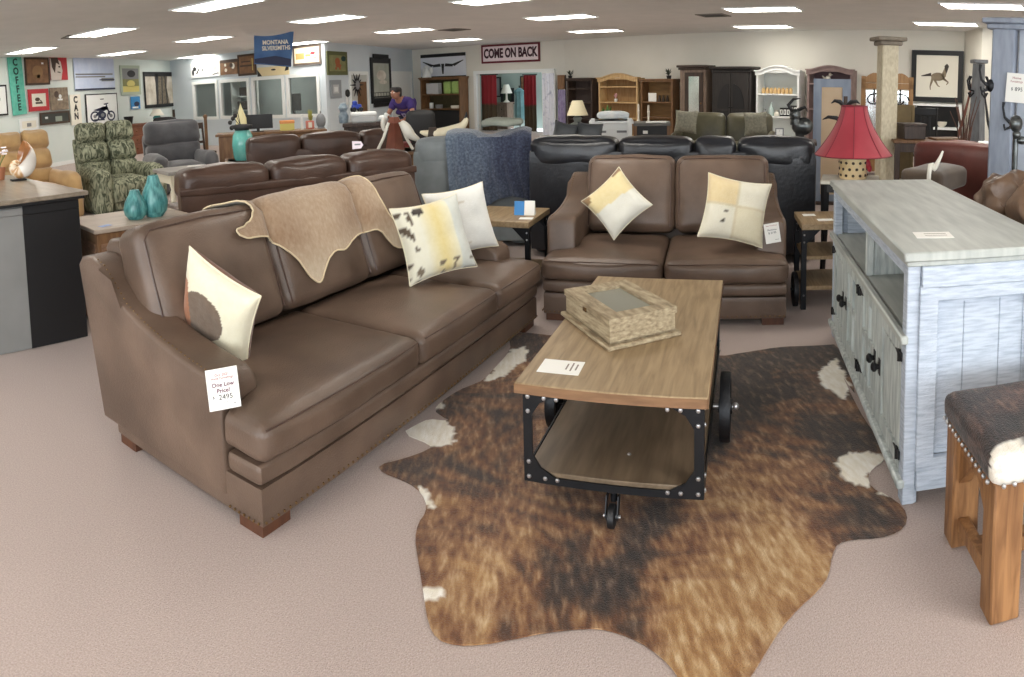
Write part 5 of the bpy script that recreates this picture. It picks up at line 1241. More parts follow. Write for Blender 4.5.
# blanket over the grey sofa back
p, q, c, a = GS; L = (q - p).length; bl = thing('blanket', 'blue grey fuzzy blanket draped over the grey sofa back', 'blanket', c, a)
def blk(u, v):
    x = -L / 2 + L * (.30 + .72 * u + .05 * (v - .3) * (1 if u < .5 else .4)); fold = .028 * math.sin(u * 21 + 2 * math.sin(v * 3)) * min(1, .3 + v)
    s = v * 1.05
    if s < .30: y, z = .30 - s * 1.05, 1.075 + .03 * math.sin(u * 9) + .035 * math.sin(s / .30 * PI)
    else: y, z = -.02 - .03, 1.075 - (s - .3) * .95 * (.92 + .12 * math.sin(u * 5 + 1))
    return V((x, y - .012 + (-abs(fold) if s > .25 else 0), z + (fold * .5 if s < .3 else 0)))
b = B(); b.thick(blk, 60, 40, .014)
bw = [tuple(lin(x) for x in V((96, 108, 122)).lerp(V((44, 50, 70)), max(0, min(1, (v[0] + L * .2) / (L * .6) + .35 * noise.noise(V((v[0] * 5, v[2] * 5, 1))))))) for v in b.v]; b.c = bw
obj('cloth', b, amat('fuzzy_blanket', .95, .22, 50, bump=.7, bs=70, sheen=.5), bl, sharp=80)
b = B(); b.soft((L * .27, .12, 1.185), (L * .34, .3, .06), .028, 12, (0, 0, .02), wr=.02, ws=6); one('folded_throw', 'grey green folded throw lying on top of the grey sofa back', 'throw', b, mat('sage_throw', (120, 124, 114), .9, col2=(140, 144, 132), ns=8, bump=.3, bs=80), c, a)

# dresser and twin vase behind the long sofa
D = 4.95; o = XY(130, 215, D); a = face(130) + .42; h = .70; t = thing('low_dresser', 'low grey topped wicker chest behind the near sofa arm', 'chest', o, a)
m_wick = mat('rattan', (112, 82, 60), .7, col2=(140, 106, 80), ns=30, stretch=(1, 1, 4), bump=.5, bs=90, bst=(1, 1, 5))
b = B(); b.box((0, 0, h - .015), (.80, .60, .03), .005); obj('top', b, mat('taupe_top', (158, 144, 130), .4, col2=(170, 156, 142), ns=5, stretch=(1, 6, 1)), t)
b = B(); b.box((0, 0, h / 2 - .01), (.75, .56, h - .05), .004); obj('body', b, m_brownwood, t)
for k in range(3):
    for j in range(2):
        b = B(); b.box((-.18 + j * .36, -.284, .11 + k * .2), (.34, .02, .17), .004); dd = obj('drawer', b, m_wick, t); b = B(); b.ball((-.18 + j * .36, -.30, .11 + k * .2), .014, 8); obj('knob', b, m_iron, dd)
    b = B(); b.box((-.378, 0, .11 + k * .2), (.012, .5, .17), .003); obj('side_panel', b, m_wick, t)
tv = thing('twin_vase', 'turquoise glazed double vase on the low wicker chest', 'vase', (o.x + .13, o.y + .02, h), a)
m_turq = mat('turquoise_glaze', (46, 112, 116), .3, col2=(110, 178, 176), ns=14, stretch=(3, 3, .35), lo=.35, hi=.68, detail=6, spec=.6)
for x, r, hh, nm in [(-.085, .088, .21, 'short_vase'), (.07, .10, .30, 'tall_vase')]:
    b = B(); b.lathe([(0, 0), (r * .6, 0), (r * .92, hh * .15), (r, hh * .35), (r * .85, hh * .6), (r * .5, hh * .85), (r * .38, hh), (r * .30, hh), (r * .4, hh * .84), (r * .5, hh * .7), (0, hh * .65)], 28, (x, 0, 0)); obj(nm, b, m_turq, tv)
p = XY(105, 219, 5.2); 
for k, (px_, py_, dx) in enumerate([(97, 214, 0), (165, 209, 0)]): pass
b = B(); b.box((0, 0, .002), (.09, .05, .002)); fr_ = Fr(o.x, o.y, a); pp = fr_.world((-.28, -.2, h)); one('info_card', 'blue and white card on the low wicker chest', 'card', b, C('card_blue', (150, 170, 210)), pp, a + .3)
# side table with cream legs before the grey recliner
D = 7.6; o = XY(186, 172, D); h = ZZ(186, 168, D); t = thing('side_table', 'small side table with grey top and cream turned legs', 'side table', o, face(186) + .4)
b = B(); b.box((0, 0, h - .02), (.62, .5, .04), .006); obj('tabletop', b, mat('grey_wash_top', (140, 136, 130), .4, col2=(160, 156, 150), ns=5), t)
b = B(); b.box((0, 0, h - .09), (.54, .42, .10)); obj('apron', b, mat('cream_paint', (226, 220, 198), .5), t)
for x in (-.24, .24):
    for y in (-.18, .18): b = B(); b.lathe([(.02, 0), (.03, .05), (.024, .2), (.034, h - .25), (.022, h - .2), (.035, h - .14)], 12, (x, y, 0)); obj('leg', b, MC['cream_paint'], t)
fr_ = Fr(o.x, o.y, face(186) + .4); pp = fr_.world((.15, .1, h)); b = B(); b.box((0, 0, .002), (.16, .1, .002)); one('info_card', 'white sheet on the grey topped side table', 'card', b, m_paper, pp, .2)
# turquoise jar on a hidden plinth
D = 10.0; o = XY(243, 145, D); zb = ZZ(243, 160, D); hh = ZZ(243, 129, D) - zb; b = B(); b.box((0, 0, zb / 2), (.5, .5, zb), .01); b.box((0, 0, zb - .02), (.56, .56, .04)); one('plinth', 'wooden plinth under the turquoise jar', 'plinth', b, m_brownwood, o, face(243))
t = thing('glass_jar', 'large turquoise glass jar with a dark rim beside the chocolate sofa', 'jar', (o.x, o.y, zb), 0); r = WD(11, D); b = B(); b.lathe([(0, 0), (r * .75, 0), (r * .9, hh * .1), (r, hh * .5), (r * .9, hh * .8), (r * .65, hh * .97), (r * .6, hh)], 28); obj('body', b, mat('turquoise_glass', (92, 176, 168), .15, col2=(124, 196, 186), ns=5, spec=.7), t)
b = B(); b.lathe([(r * .64, hh * .95), (r * .7, hh), (r * .95, hh + .02), (r * .95, hh + .06), (r * .5, hh + .07), (0, hh + .05)], 24); obj('rim', b, c_dk, t)
b = B()
for k, (x, z) in enumerate([(-.14, .16), (-.19, .10), (-.17, .02), (-.10, .2)]): b.tube([(-.02, 0, hh + .04), (x * .6, 0, hh + z + .05), (x, 0, hh + z)], .006, 5); b.ball((x, 0, hh + z), (.035, .02, .035), 7)
obj('dried_stem', b, m_black, t)
D = 11.3; o = XY(241, 116, D); zb = .9; zt = ZZ(241, 103, D); b = B(); b.lathe([(0, 0), (.10, 0), (.09, .25), (.05, zt - zb - .15), (0, zt - zb)], 10); tb = B(); tb.box((.15, 0, .43), (1.75, .5, .86), .01); tb.box((.15, 0, .88), (1.85, .56, .04), .006)
one('sideboard', 'wooden counter with shop goods before the office windows', 'sideboard', tb, m_brownwood, XY(262, 130, D + .1), face(262)); one('candle', 'tall pointed pale yellow candle left on the wooden counter', 'candle', b, C('pale_yellow_wax', (226, 216, 168)), (o.x, o.y, zb))
F = Fr(*XY(262, 130, D + .1)[:2], face(262))
def onc(px_, dy=0): l = F.on(px_, 125, 1, dy); return F.world((l.x, dy, .9))
p = onc(258); t = thing('flat_tv', 'dark flat screen standing on the wooden counter', 'screen', p, face(262)); b = B(); b.box((0, 0, .17), (.50, .03, .24), .005); obj('screen', b, m_black, t); b = B(); b.box((0, 0, .03), (.05, .03, .06)); b.box((0, 0, .006), (.2, .12, .012)); obj('stand', b, m_black, t)
p = onc(287); t = thing('craft_box', 'orange and yellow box on the wooden counter', 'box', p, face(262)); b = B(); b.box((0, 0, .06), (.24, .2, .12), .004); obj('body', b, c_yel, t); b = B(); b.box((0, 0, .14), (.25, .21, .05), .004); obj('lid', b, c_orange, t)
p = onc(302); b = B(); b.lathe([(0, 0), (.022, 0), (.022, .24), (.026, .25), (0, .26)], 14); one('candle', 'slim white candle beside the orange box', 'candle', b, m_white, p)
p = onc(310); t = thing('trinket_box', 'pinkish decorated tin on the wooden counter', 'tin', p, face(262)); b = B(); b.box((0, 0, .07), (.14, .1, .14), .01); obj('body', b, C('salmon', (206, 128, 112)), t); b = B(); b.box((.0, -.052, .07), (.06, .004, .09)); obj('panel', b, c_ivory, t)
p = onc(311, .16); leafy('flower_pot', 'yellow green posy behind the pinkish tin', 'plant', p, p.z, .08, .34, 26, c_ivory, None, C('yellow_green', (170, 170, 90)))
p = onc(321); b = B(); b.ball((0, 0, .13), (.085, .085, .13), 14); b.lathe([(0, 0), (.07, 0), (.05, .03), (0, .03)], 14); b.cyl((0, 0, .25), (0, 0, .29), .012); one('grey_gourd', 'round grey gourd at the right end of the wooden counter', 'ornament', b, c_grey, p)

# brown cabinet with pot, lamp and chair along the left wall
o, a, w, zb, zt = wb(0, 126, 124, 146, 150, off=.65); h = zt; t = thing('nightstand', 'red brown cabinet against the left wall behind the camouflage recliner', 'cabinet', o, a); b = B(); b.box((0, .25, h / 2), (w, .5, h), .01); b.box((0, .25, h - .02), (w + .06, .56, .04), .006); obj('carcass', b, mat('red_brown_cabinet', (126, 76, 52), .45, col2=(146, 94, 68), ns=5), t)
for k in range(3): b = B(); b.box((0, -.01, h * (.2 + .28 * k)), (w - .1, .02, h * .24), .004); dd = obj('drawer', b, MC['red_brown_cabinet'], t); b = B(); b.ball((0, -.03, h * (.2 + .28 * k)), .02, 8); obj('knob', b, m_brass, dd)
fr_ = Fr(o.x, o.y, a); p = fr_.world((.05, .25, h)); b = B(); b.lathe([(0, 0), (.1, 0), (.14, .2), (.15, .22), (.13, .22), (.1, .05), (0, .05)], 16); one('plant_pot', 'black pot standing on the red brown cabinet', 'pot', b, m_black, p)
o, a, w, zb, zt = wb(0, 148, 109, 166, 130, off=.7); b = B(); b.box((0, 0, .42), (.6, .5, .8), .01); b.box((0, 0, .84), (.66, .56, .04), .006); one('lamp_table', 'brown table with the teal lamp behind the grey recliner', 'table', b, m_brownwood, o, a); t = thing('table_lamp', 'teal glass lamp with white cone shade below the tree canvas', 'lamp', (o.x, o.y, .86), a); zz = zt - .86
b = B(); b.lathe([(0, 0), (.1, 0), (.13, .12), (.07, zz * .5), (.02, zz * .55), (0, zz * .55)], 18); obj('base', b, mat('teal_glass', (88, 164, 158), .25), t); b = B(); b.lathe([(.22, zz * .5), (.1, zz), (.095, zz), (.215, zz * .5)], 24); obj('lamp_shade', b, c_ivory, t)
D = 14.2; o = XY(165, 125, D); t = thing('desk_chair', 'black rounded chair back beside the teal lamp', 'chair', o, face(165)); zt = ZZ(165, 118, D); b = B(); b.soft((0, .2, zt - .3), (.5, .1, .6), .045, 10, (0, .03, .02)); obj('backrest', b, m_black, t); b = B(); b.soft((0, 0, .46), (.5, .48, .1), .04, 8); obj('seat', b, m_black, t)
for x in (-.2, .2):
    for y in (-.2, .2): b = B(); b.cyl((x, y, 0), (x, y, .42), .02); obj('leg', b, m_iron, t)
def woodchair(label, o, a, w, d, h, m, cat='chair', splats=3, name='dining_chair', sz=.46):
    t = thing(name, label, cat, o, a)
    for x in (-1, 1):
        b = B(); b.tube([(x * w / 2, d / 2, 0), (x * w / 2, d / 2, sz), (x * w / 2, d / 2 + .06, h)], .022, 6); obj('leg', b, m, t); b = B(); b.tube([(x * w / 2, -d / 2, 0), (x * w / 2, -d / 2, sz)], .022, 6); obj('leg', b, m, t)
    b = B(); b.soft((0, 0, sz), (w + .05, d + .05, .05), .02, 6); obj('seat', b, m, t)
    b = B(); b.box((0, d / 2 + .055, h - .06), (w, .03, .12), .01); b.box((0, d / 2 + .03, sz + .18), (w, .025, .05), .006)
    for k in range(splats): b.box((w * .7 * ((k + .5) / splats - .5), d / 2 + .045, (h + sz) / 2 + .06), (.04, .02, h - sz - .24), .004)
    obj('backrest', b, m, t); b = B(); b.box((0, 0, .2), (w, .02, .03)); b.box((-w / 2, 0, .16), (.02, d, .03)); b.box((w / 2, 0, .16), (.02, d, .03)); obj('stretcher', b, m, t); return t
D = 13.2; woodchair('dark wooden chair with tall post right of the grey recliner', XY(201, 150, D), face(201) + .5, .4, .42, 1.02, m_darkwood); o = XY(206, 130, D + .9); b = B(); zt = ZZ(206, 116, D); b.tube([(0, 0, 0), (0, 0, zt - .06)], .035, 8); b.ball((0, 0, zt - .04), .05, 8); b.box((0, 0, .03), (.3, .3, .06), .01); one('wooden_post', 'slim wooden post beside the dark wooden chair', 'post', b, m_brownwood, o)

# ================================================================ corner with the person
D = 11.6; F = Fr(*XY(363, 128, D)[:2], face(363)); zt = ZZ(363, 122.5, D); w = WD(40, D); t = thing('console_table', 'dark low console table under the white trunk', 'table', F.o, F.a); b = B(); b.box((0, 0, zt - .03), (w, .5, .06), .008); obj('tabletop', b, m_darkwood, t); b = B(); b.box((0, .02, zt - .14), (w - .06, .42, .16)); obj('apron', b, m_darkwood, t)
for x in (-1, 1):
    for y in (-.2, .2): b = B(); b.box((x * (w / 2 - .05), y, (zt - .06) / 2), (.06, .06, zt - .06), .006); obj('leg', b, m_darkwood, t)
h2 = ZZ(363, 112, D) - zt; l = F.on(364, 118, 1, 0); p = F.world((l.x, 0, zt)); t = thing('trunk', 'long white domed trunk on the dark console table', 'trunk', p, F.a); b = B(); b.box((0, 0, h2 * .35), (WD(25, D), .34, h2 * .7), .02); obj('body', b, c_lgrey, t); b = B(); b.soft((0, 0, h2 * .82), (WD(26, D), .36, h2 * .42), .07, 10); obj('lid', b, m_white, t)
p2 = F.world((F.on(357, 118, 1, 0).x, 0, zt + h2 * 1.04)); t = thing('toy_tractor', 'bright blue toy vehicle standing on the white trunk', 'toy', p2, F.a + .3); b = B(); b.soft((0, 0, .09), (.17, .1, .08), .03, 8); b.box((-.03, 0, .15), (.08, .09, .08), .02); obj('body', b, mat('royal_blue', (34, 62, 160), .4), t)
for x in (-.06, .06):
    for y in (-.06, .06): b = B(); b.lathe([(0, -.015), (.035, -.015), (.042, 0), (.035, .015), (0, .015)], 14, T=M.Translation((x, y, .042)) @ M.Rotation(PI / 2, 4, 'X')); obj('wheel', b, m_black, t)
p3 = F.world((F.on(347, 118, 1, 0).x - .06, .02, zt)); b = B(); b.lathe([(0, 0), (.075, 0), (.09, .12), (.06, .2), (.085, .26), (.05, .34), (0, .35)], 16); one('ceramic_urn', 'blue grey rounded urn left of the white trunk', 'urn', b, mat('urn_glaze', (104, 120, 134), .3, col2=(150, 164, 172), ns=12), p3)
p3 = F.world((F.on(382.5, 118, 1, 0).x, -.1, zt)); b = B(); b.ball((0, 0, .06), (.09, .06, .06), 10); b.ball((.06, 0, .12), .04, 8); b.tube([(.1, 0, .12), (.13, 0, .11)], [.012, .004], 5); one('bird_figurine', 'white bird ornament at the end of the dark console table', 'ornament', b, m_white, p3)
# ---------------------------------------------------------------- the person bending over the counter
D = 12.9; PO = XY(409, 110, D); PA = face(405) - .6
def skin(name, verts, edges, rad, m, parent, sub=2):
    me = bpy.data.meshes.new(name); me.from_pydata([tuple(v) for v in verts], edges, []); o = bpy.data.objects.new(name, me); COL.objects.link(o)
    md = o.modifiers.new('s', 'SKIN'); sv = me.skin_vertices[0].data
    for i, r in enumerate(rad): sv[i].radius = (r, r) if not isinstance(r, tuple) else r
    sv[0].use_root = True; md.use_smooth_shade = True
    s = o.modifiers.new('u', 'SUBSURF'); s.levels = sub; s.render_levels = sub
    dg = bpy.context.evaluated_depsgraph_get(); nm = bpy.data.meshes.new_from_object(o.evaluated_get(dg)); bpy.data.objects.remove(o)
    nm.materials.clear(); nm.materials.append(m); nm.polygons.foreach_set('use_smooth', [True] * len(nm.polygons)); return obj(name, nm, m, parent)
m_skin = mat('skin', (150, 104, 84), .55, col2=(160, 114, 92), ns=8)
pe = thing('person', 'person in a purple printed shirt bending over the counter', 'person', PO, PA)
J = [(0, .06, .93), (0, -.01, 1.07), (0, -.15, 1.20), (0, -.27, 1.29), (0, -.34, 1.345), (0, -.40, 1.39), (0, -.44, 1.45),           # pelvis..head 0-6
     (-.17, -.22, 1.26), (-.25, -.30, 1.07), (-.20, -.46, .96), (-.18, -.53, .945),                                               # arm 7-10
     (.17, -.22, 1.26), (.26, -.26, 1.06), (.22, -.42, .96), (.20, -.49, .945),                                                  # arm 11-14
     (-.09, .03, .88), (-.10, .0, .48), (-.10, .04, .09), (-.10, -.10, .04), (.09, .03, .88), (.10, .0, .48), (.10, .04, .09), (.10, -.10, .04)]
HO = V((0, -.05, -.17))
E_ = [(0, 1), (1, 2), (2, 3), (3, 4), (4, 5), (5, 6), (3, 7), (7, 8), (8, 9), (9, 10), (3, 11), (11, 12), (12, 13), (13, 14), (0, 15), (15, 16), (16, 17), (17, 18), (0, 19), (19, 20), (20, 21), (21, 22)]
RD = [.14, .13, .14, .11, .06, .075, .085, .062, .046, .034, .03, .062, .046, .034, .03, .085, .06, .042, .035, .085, .06, .042, .035]
body = skin('body', J, E_, RD, m_skin, pe)
def shift(b, d):
    b.v = [tuple(V(v) + d) for v in b.v]; return b
hb = B(); hb.ball((0, -.385, 1.60), (.082, .098, .115), 18)
for s in (-1, 1): hb.ball((s * .082, -.375, 1.595), (.012, .022, .03), 8)
hb.tube([(0, -.475, 1.605), (0, -.495, 1.58), (0, -.478, 1.572)], [.008, .014, .01], 6); head = obj('head', shift(hb, HO), m_skin, body)
fb = B()
for s in (-1, 1): fb.ball((s * .032, -.472, 1.612), (.013, .008, .008), 8)
obj('eyes', shift(fb, HO), m_white, body); fb = B(); fb.ball((0, -.472, 1.545), (.024, .008, .006), 8); obj('mouth', shift(fb, HO), C('lips', (130, 66, 60)), body)
hb = B(); hb.soft((0, -.365, 1.655), (.18, .21, .12), .055, 10); hb.soft((0, -.305, 1.60), (.17, .08, .15), .035, 8); obj('hair', shift(hb, HO), mat('dark_hair', (28, 24, 24), .6), pe)
def hand(sg, w, dr):
    hbm = B(); d = V(dr).normalized(); w = V(w); sd = d.cross(V((0, 0, 1))).normalized() * sg; pc = w + d * .05
    hbm.soft(tuple(pc), (.075, .09, .03), .014, 6, R=M(((sd.x, d.x, 0), (sd.y, d.y, 0), (sd.z, d.z, 1))))
    for k, ln in enumerate((.072, .082, .077, .06)):
        q = pc + d * .042 + sd * (-.028 + .019 * k); hbm.tube([q, q + d * ln * .5 + V((0, 0, -.006)), q + d * ln + V((0, 0, -.022))], [.0095, .0088, .007], 6)
    q = pc - sd * .034 - d * .02; hbm.tube([q, q - sd * .025 + d * .025, q - sd * .03 + d * .055], [.011, .01, .008], 6); return obj('hand', hbm, m_skin, body)
hand(1, J[10], (.05, -1, -.25)); hand(-1, J[14], (-.05, -1, -.25))
m_purple = mat('purple_jersey', (50, 34, 98), .8, col2=(62, 44, 112), ns=6)
SJ = [J[0], J[1], J[2], J[3], V(J[3]).lerp(V(J[4]), .8), J[7], V(J[7]).lerp(V(J[8]), .75), J[11], V(J[11]).lerp(V(J[12]), .75)]
sh = skin('shirt', SJ, [(0, 1), (1, 2), (2, 3), (3, 4), (3, 5), (5, 6), (3, 7), (7, 8)], [.165, .155, .17, .15, .095, .09, .07, .088, .07], m_purple, pe)
b = B(); T = M.Translation((0, .04, 1.17)) @ M.Rotation(math.radians(48), 4, 'X')
for pl in [rct(-.045, -.06, -.02, .09), rct(-.045, .065, .04, .09), rct(-.045, .0, .03, .025), rct(.02, .0, .045, .09), rct(-.045, -.06, .05, -.035)]: b.prism(pl, -.262, -.25, 'y', T=T)
obj('shirt_print', b, C('pale_lilac', (196, 188, 220)), sh)
TJ = [J[0], J[15], J[16], V(J[16]).lerp(V(J[17]), .9), J[19], J[20], V(J[20]).lerp(V(J[21]), .9)]
skin('trousers', TJ, [(0, 1), (1, 2), (2, 3), (0, 4), (4, 5), (5, 6)], [.155, .105, .078, .07, .105, .078, .07], C('dark_denim', (38, 44, 62)), pe)
for s in (-1, 1): b = B(); b.soft((s * .10, -.05, .045), (.10, .27, .09), .035, 8); obj('shoe', b, m_black, pe)
# counter they lean on and the chair before it
F = Fr(*XY(407, 125, 12.0)[:2], face(407)); b = B(); b.box((0, 0, .45), (.70, .4, .86), .01); b.box((0, 0, .895), (.78, .46, .04), .006); one('service_counter', 'dark counter the person in purple leans over', 'counter', b, m_darkwood, F.o, F.a)
D = 11.2; o = XY(418, 120, D); zt = ZZ(418, 111, D); t = thing('office_chair', 'black office chair back in front of the person in purple', 'chair', o, face(418) + .2); b = B(); b.soft((0, -.2, zt - .27), (.46, .09, .54), .045, 10, (.02, .02, .03)); obj('backrest', b, m_black, t); b = B(); b.soft((0, .05, .48), (.48, .46, .09), .04, 8); obj('seat', b, m_black, t)
b = B(); b.cyl((0, .05, .08), (0, .05, .45), .028)
for k in range(5): b.tube([(0, .05, .09), (.27 * math.cos(k * 1.257), .05 + .27 * math.sin(k * 1.257), .05)], .018, 6)
b.box((0, -.17, .42), (.06, .04, .3)); obj('base', b, m_iron, t)
# horn and wood pieces on the grey sofa's far end
D = 7.3; o = XY(395, 146, D); zb = ZZ(395, 150, D); zt = ZZ(395, 117, D); b = B(); b.box((0, 0, zb / 2), (.55, .45, zb), .01); b.box((.0, 0, zb - .02), (.62, .5, .04), .004); one('display_pedestal', 'wooden pedestal under the red brown lamp frame', 'pedestal', b, m_brownwood, o, face(395))
t = thing('tripod_lamp', 'red brown tapering wooden lamp frame with pale splayed legs', 'lamp', (o.x, o.y, zb), face(395)); hh = zt - zb; b = B(); m_redw = mat('red_brown_wood', (116, 62, 46), .5, col2=(138, 80, 60), ns=6)
b.lathe([(.11, 0), (.10, .03), (.055, hh * .75), (.075, hh * .82), (.05, hh), (0, hh)], 4); obj('body', b, m_redw, t)
for s in (-1, 1): b = B(); b.tube([(s * .06, -.1, hh * .85), (s * .12, -.12, hh * .4), (s * .19, -.13, .01)], .016, 6); obj('leg', b, c_ivory, t)
def horns(name, label, pts, D, r, m, floor=False, cat='antler'):
    P = [PD(x, y, D + (k * .01)) for k, (x, y) in enumerate(pts)]
    if floor: P.insert(0, V((P[0].x, P[0].y, 0)))
    c = V((P[0].x, P[0].y, min(p.z for p in P))); n = len(P); P2 = []
    for k in range(n - 1):
        for j in range(4):
            t = j / 4; p0, p1, p2, p3 = P[max(k - 1, 0)], P[k], P[k + 1], P[min(k + 2, n - 1)]
            P2.append(.5 * ((2 * p1) + (p2 - p0) * t + (2 * p0 - 5 * p1 + 4 * p2 - p3) * t * t + (3 * p1 - p0 - 3 * p2 + p3) * t ** 3))
    P2.append(P[-1]); m_ = len(P2); b = B(); rr = [r * math.sin(min(1, (k + 1.2) / m_ * 2.2) * PI / 2) * (1 - .75 * max(0, k / m_ - .55) / .45) for k in range(m_)]
    b.tube([p - c for p in P2], rr, 10); return one(name, label, cat, b, m, c)
horns('polished_horn', 'big white polished horn rising beside the red brown lamp frame', [(402, 121), (406, 128), (411, 135), (419, 140)], 7.1, .055, c_ivory)
horns('polished_horn', 'smaller white polished horn left of the red brown lamp frame', [(384, 118), (383, 124), (384, 131)], 7.4, .028, c_ivory)
hm = horns('mounted_horns', 'long pale horn with dark wrapped middle lying on the grey sofa', [(420, 132), (431, 134), (444, 133), (455, 130), (463, 125), (467, 118)], 6.75, .06, mat('horn', (206, 192, 160), .4, col2=(226, 216, 188), ns=6))
b = B(); c = hm.location; q0, q1, q2 = [PD(x, y, 6.78) - c for x, y in ((428, 133.5), (432, 134), (437, 133.8))]; b.tube([q0, q1, q2], [.064, .068, .064], 12); obj('wrap', b, C('dark_hide_wrap', (62, 52, 44), .8), hm); b = B(); b.tube([PD(x, y, 6.8) - c for x, y in ((464, 125), (466, 119), (466.5, 112))], [.03, .022, .006], 8); obj('horn_tip', b, m_black, hm)
D = 7.7; o = XY(404, 150, D); zb = ZZ(404, 161, D); b = B(); t = thing('gift_box', 'red box with dark pattern at the end of the chocolate sofa', 'box', (o.x, o.y, zb), face(404)); b.box((0, 0, .11), (.17, .15, .22), .006); obj('box', b, C('brick_red', (150, 62, 54), .6, (120, 46, 40), 16), t); b = B(); b.lathe([(.045, 0), (.055, 0), (.055, .006), (.045, .006), (.045, 0)], 16, T=M.Translation((0, -.078, .11)) @ M.Rotation(PI / 2, 4, 'X')); obj('emblem', b, C('pale_rose2', (226, 190, 180)), t)
b = B(); b.box((0, 0, zb / 2), (.3, .3, zb), .01); one('stool', 'dark stool carrying the red patterned box', 'stool', b, m_darkwood, o, face(404))
D = 5.75; o = PD(357.5, 145, D); t = thing('price_tag', 'pink white price tag on the chocolate sofa behind the hide', 'price tag', o, face(357) + .1); b = B(); b.prism([(-.045, -.035), (.03, -.03), (.05, .0), (.03, .03), (-.045, .035)], -.002, .002, 'y'); obj('card', b, C('pink_white', (240, 226, 232)), t); b = B(); b.box((0, -.003, .005), (.05, .001, .012)); obj('print', b, c_grey, t)

# ---------------------------------------------------------------- open hutch with towels, far back
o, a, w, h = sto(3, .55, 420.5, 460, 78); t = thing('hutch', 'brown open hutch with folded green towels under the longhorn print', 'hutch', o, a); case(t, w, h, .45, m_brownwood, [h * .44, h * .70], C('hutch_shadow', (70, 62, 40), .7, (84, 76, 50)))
FH = Fr(o.x, o.y, a); zs = h * .70 + .018
for k, (dx, m_, lb) in enumerate([(.12, mat('lime_towel', (168, 196, 118), .9, col2=(150, 180, 100), ns=20, bump=.4), 'folded green towel in the middle of the open hutch'), (.33, MC.get('lime_towel'), 'folded green towel at the right side of the open hutch')]):
    p = FH.world((dx * w, .2, zs)); b = B(); b.soft((0, 0, .2), (.26, .2, .40), .05, 8); one('towel', lb, 'towel', b, m_ or MC['lime_towel'], p, a)
p = FH.world((-.25 * w, .22, zs)); b = B(); b.box((0, 0, .18), (.5, .22, .36), .02); one('storage_box', 'pale grey box on the upper shelf of the open hutch', 'box', b, c_lgrey, p, a)
b = B(); b.box((0, .02, h * .22), (w - .12, .02, h * .38), .004); dd = obj('door', b, m_black, t)
zs2 = h * .44 + .018
for k, (f, m_, s_, lb) in enumerate([(-.32, m_white, (.14, .18), 'white mug on the lower hutch shelf'), (-.12, c_grey, (.26, .12), 'grey dish stack on the lower hutch shelf'), (.3, c_ivory, (.34, .09), 'low ivory box on the lower hutch shelf')]):
    p = FH.world((f * w, .2, zs2)); b = B(); b.lathe([(0, 0), (s_[0] * .45, 0), (s_[0] * .5, s_[1] * .5), (s_[0] * .48, s_[1]), (0, s_[1])], 14); one('tableware', lb, 'dish', b, m_, p, a)
p = FH.world((-.42 * w, .2, h + .03)); b = B(); b.lathe([(0, 0), (.16, 0), (.12, .18), (.05, .27), (0, .28)], 14); b.ball((0, 0, .33), .075, 10)
for s in (-1, 1): b.ball((s * .15, .04, .22), (.09, .03, .12), 8)
one('angel_figurine', 'white angel figure on top of the open hutch', 'ornament', b, m_white, p, a)
# ---------------------------------------------------------------- through the COME ON BACK doorway
Fd = WF(3, -.6)
def dback(px_, py_, off): f = WF(3, off); l = f.on(px_, py_, 1, 0); return f.world((l.x, 0, 0)), f.a, l.z
for (x0, x1, y1, lb) in [(481.5, 496.5, 136, 'left'), (524, 536, 132, 'right')]:
    f = WF(3, -.35); a0, a1 = f.on(x0, 95, 1, 0).x, f.on(x1, 95, 1, 0).x; zt = f.on(x0, 75.5, 1, 0).z; t = thing('curtain', 'red and brown curtain hanging at the %s of the doorway' % lb, 'curtain', f.world(((a0 + a1) / 2, 0, 0)), f.a, 'doorway curtains'); w = abs(a1 - a0)
    for nm, m_, z0, z1 in (('upper_panel', C('curtain_red', (140, 36, 44), .8), zt - .95, zt), ('lower_panel', C('curtain_brown', (76, 64, 46), .8), .05, zt - .9)):
        b = B(); b.thick(lambda u, v: V((w * (u - .5), .05 * math.sin(u * 22), z0 + (z1 - z0) * (1 - v))), 36, 6, .012); obj(nm, b, m_, t)
    b = B(); b.cyl((-w * .6, 0, zt + .02), (w * .6, 0, zt + .02), .02); b.box((0, .12, zt + .02), (.03, .25, .03)); obj('rod', b, m_black, t)
def hangpic(label, box, off, mf, mc):
    f = WF(3, off); x0, y0, x1, y1 = box; ym = (y0 + y1) / 2; a0, a1 = f.on(x0, ym, 1, 0).x, f.on(x1, ym, 1, 0).x; zt, zb = f.on((x0 + x1) / 2, y0, 1, 0).z, f.on((x0 + x1) / 2, y1, 1, 0).z
    t = thing('framed_picture', label, 'picture', f.world(((a0 + a1) / 2, 0, zb)), f.a); w, h = abs(a1 - a0), zt - zb; b = B(); b.frame(-w / 2, w / 2, 0, h, w * .2, -.02, .02); obj('frame', b, mf, t); b = B(); b.box((0, 0, h / 2), (w * .7, .02, h * .85)); obj('print', b, mc, t)
hangpic('narrow black framed picture beyond the doorway beside the red curtain', (495.5, 77, 501, 97), -2.12, m_black, c_grey)
hangpic('black framed picture beyond the doorway by the right curtain', (520.5, 76, 524.5, 90), -2.12, m_black, c_brn)
hangpic('square dark picture on the back room wall above the small dresser', (501, 88, 514, 104), -2.1, m_black, C('deep_green', (50, 66, 48)))
f = WF(3, -1.6); l = f.on(502, 110, 1, 0); zt = max(.7, f.on(502, 103, 1, 0).z); w = WD(13, 22); t = thing('small_dresser', 'small grey wood dresser beyond the doorway', 'dresser', f.world((l.x, 0, 0)), f.a); b = B(); b.box((0, .2, zt / 2), (w, .4, zt), .01); b.box((0, .18, zt), (w + .06, .48, .04), .006); obj('carcass', b, m_greywood, t)
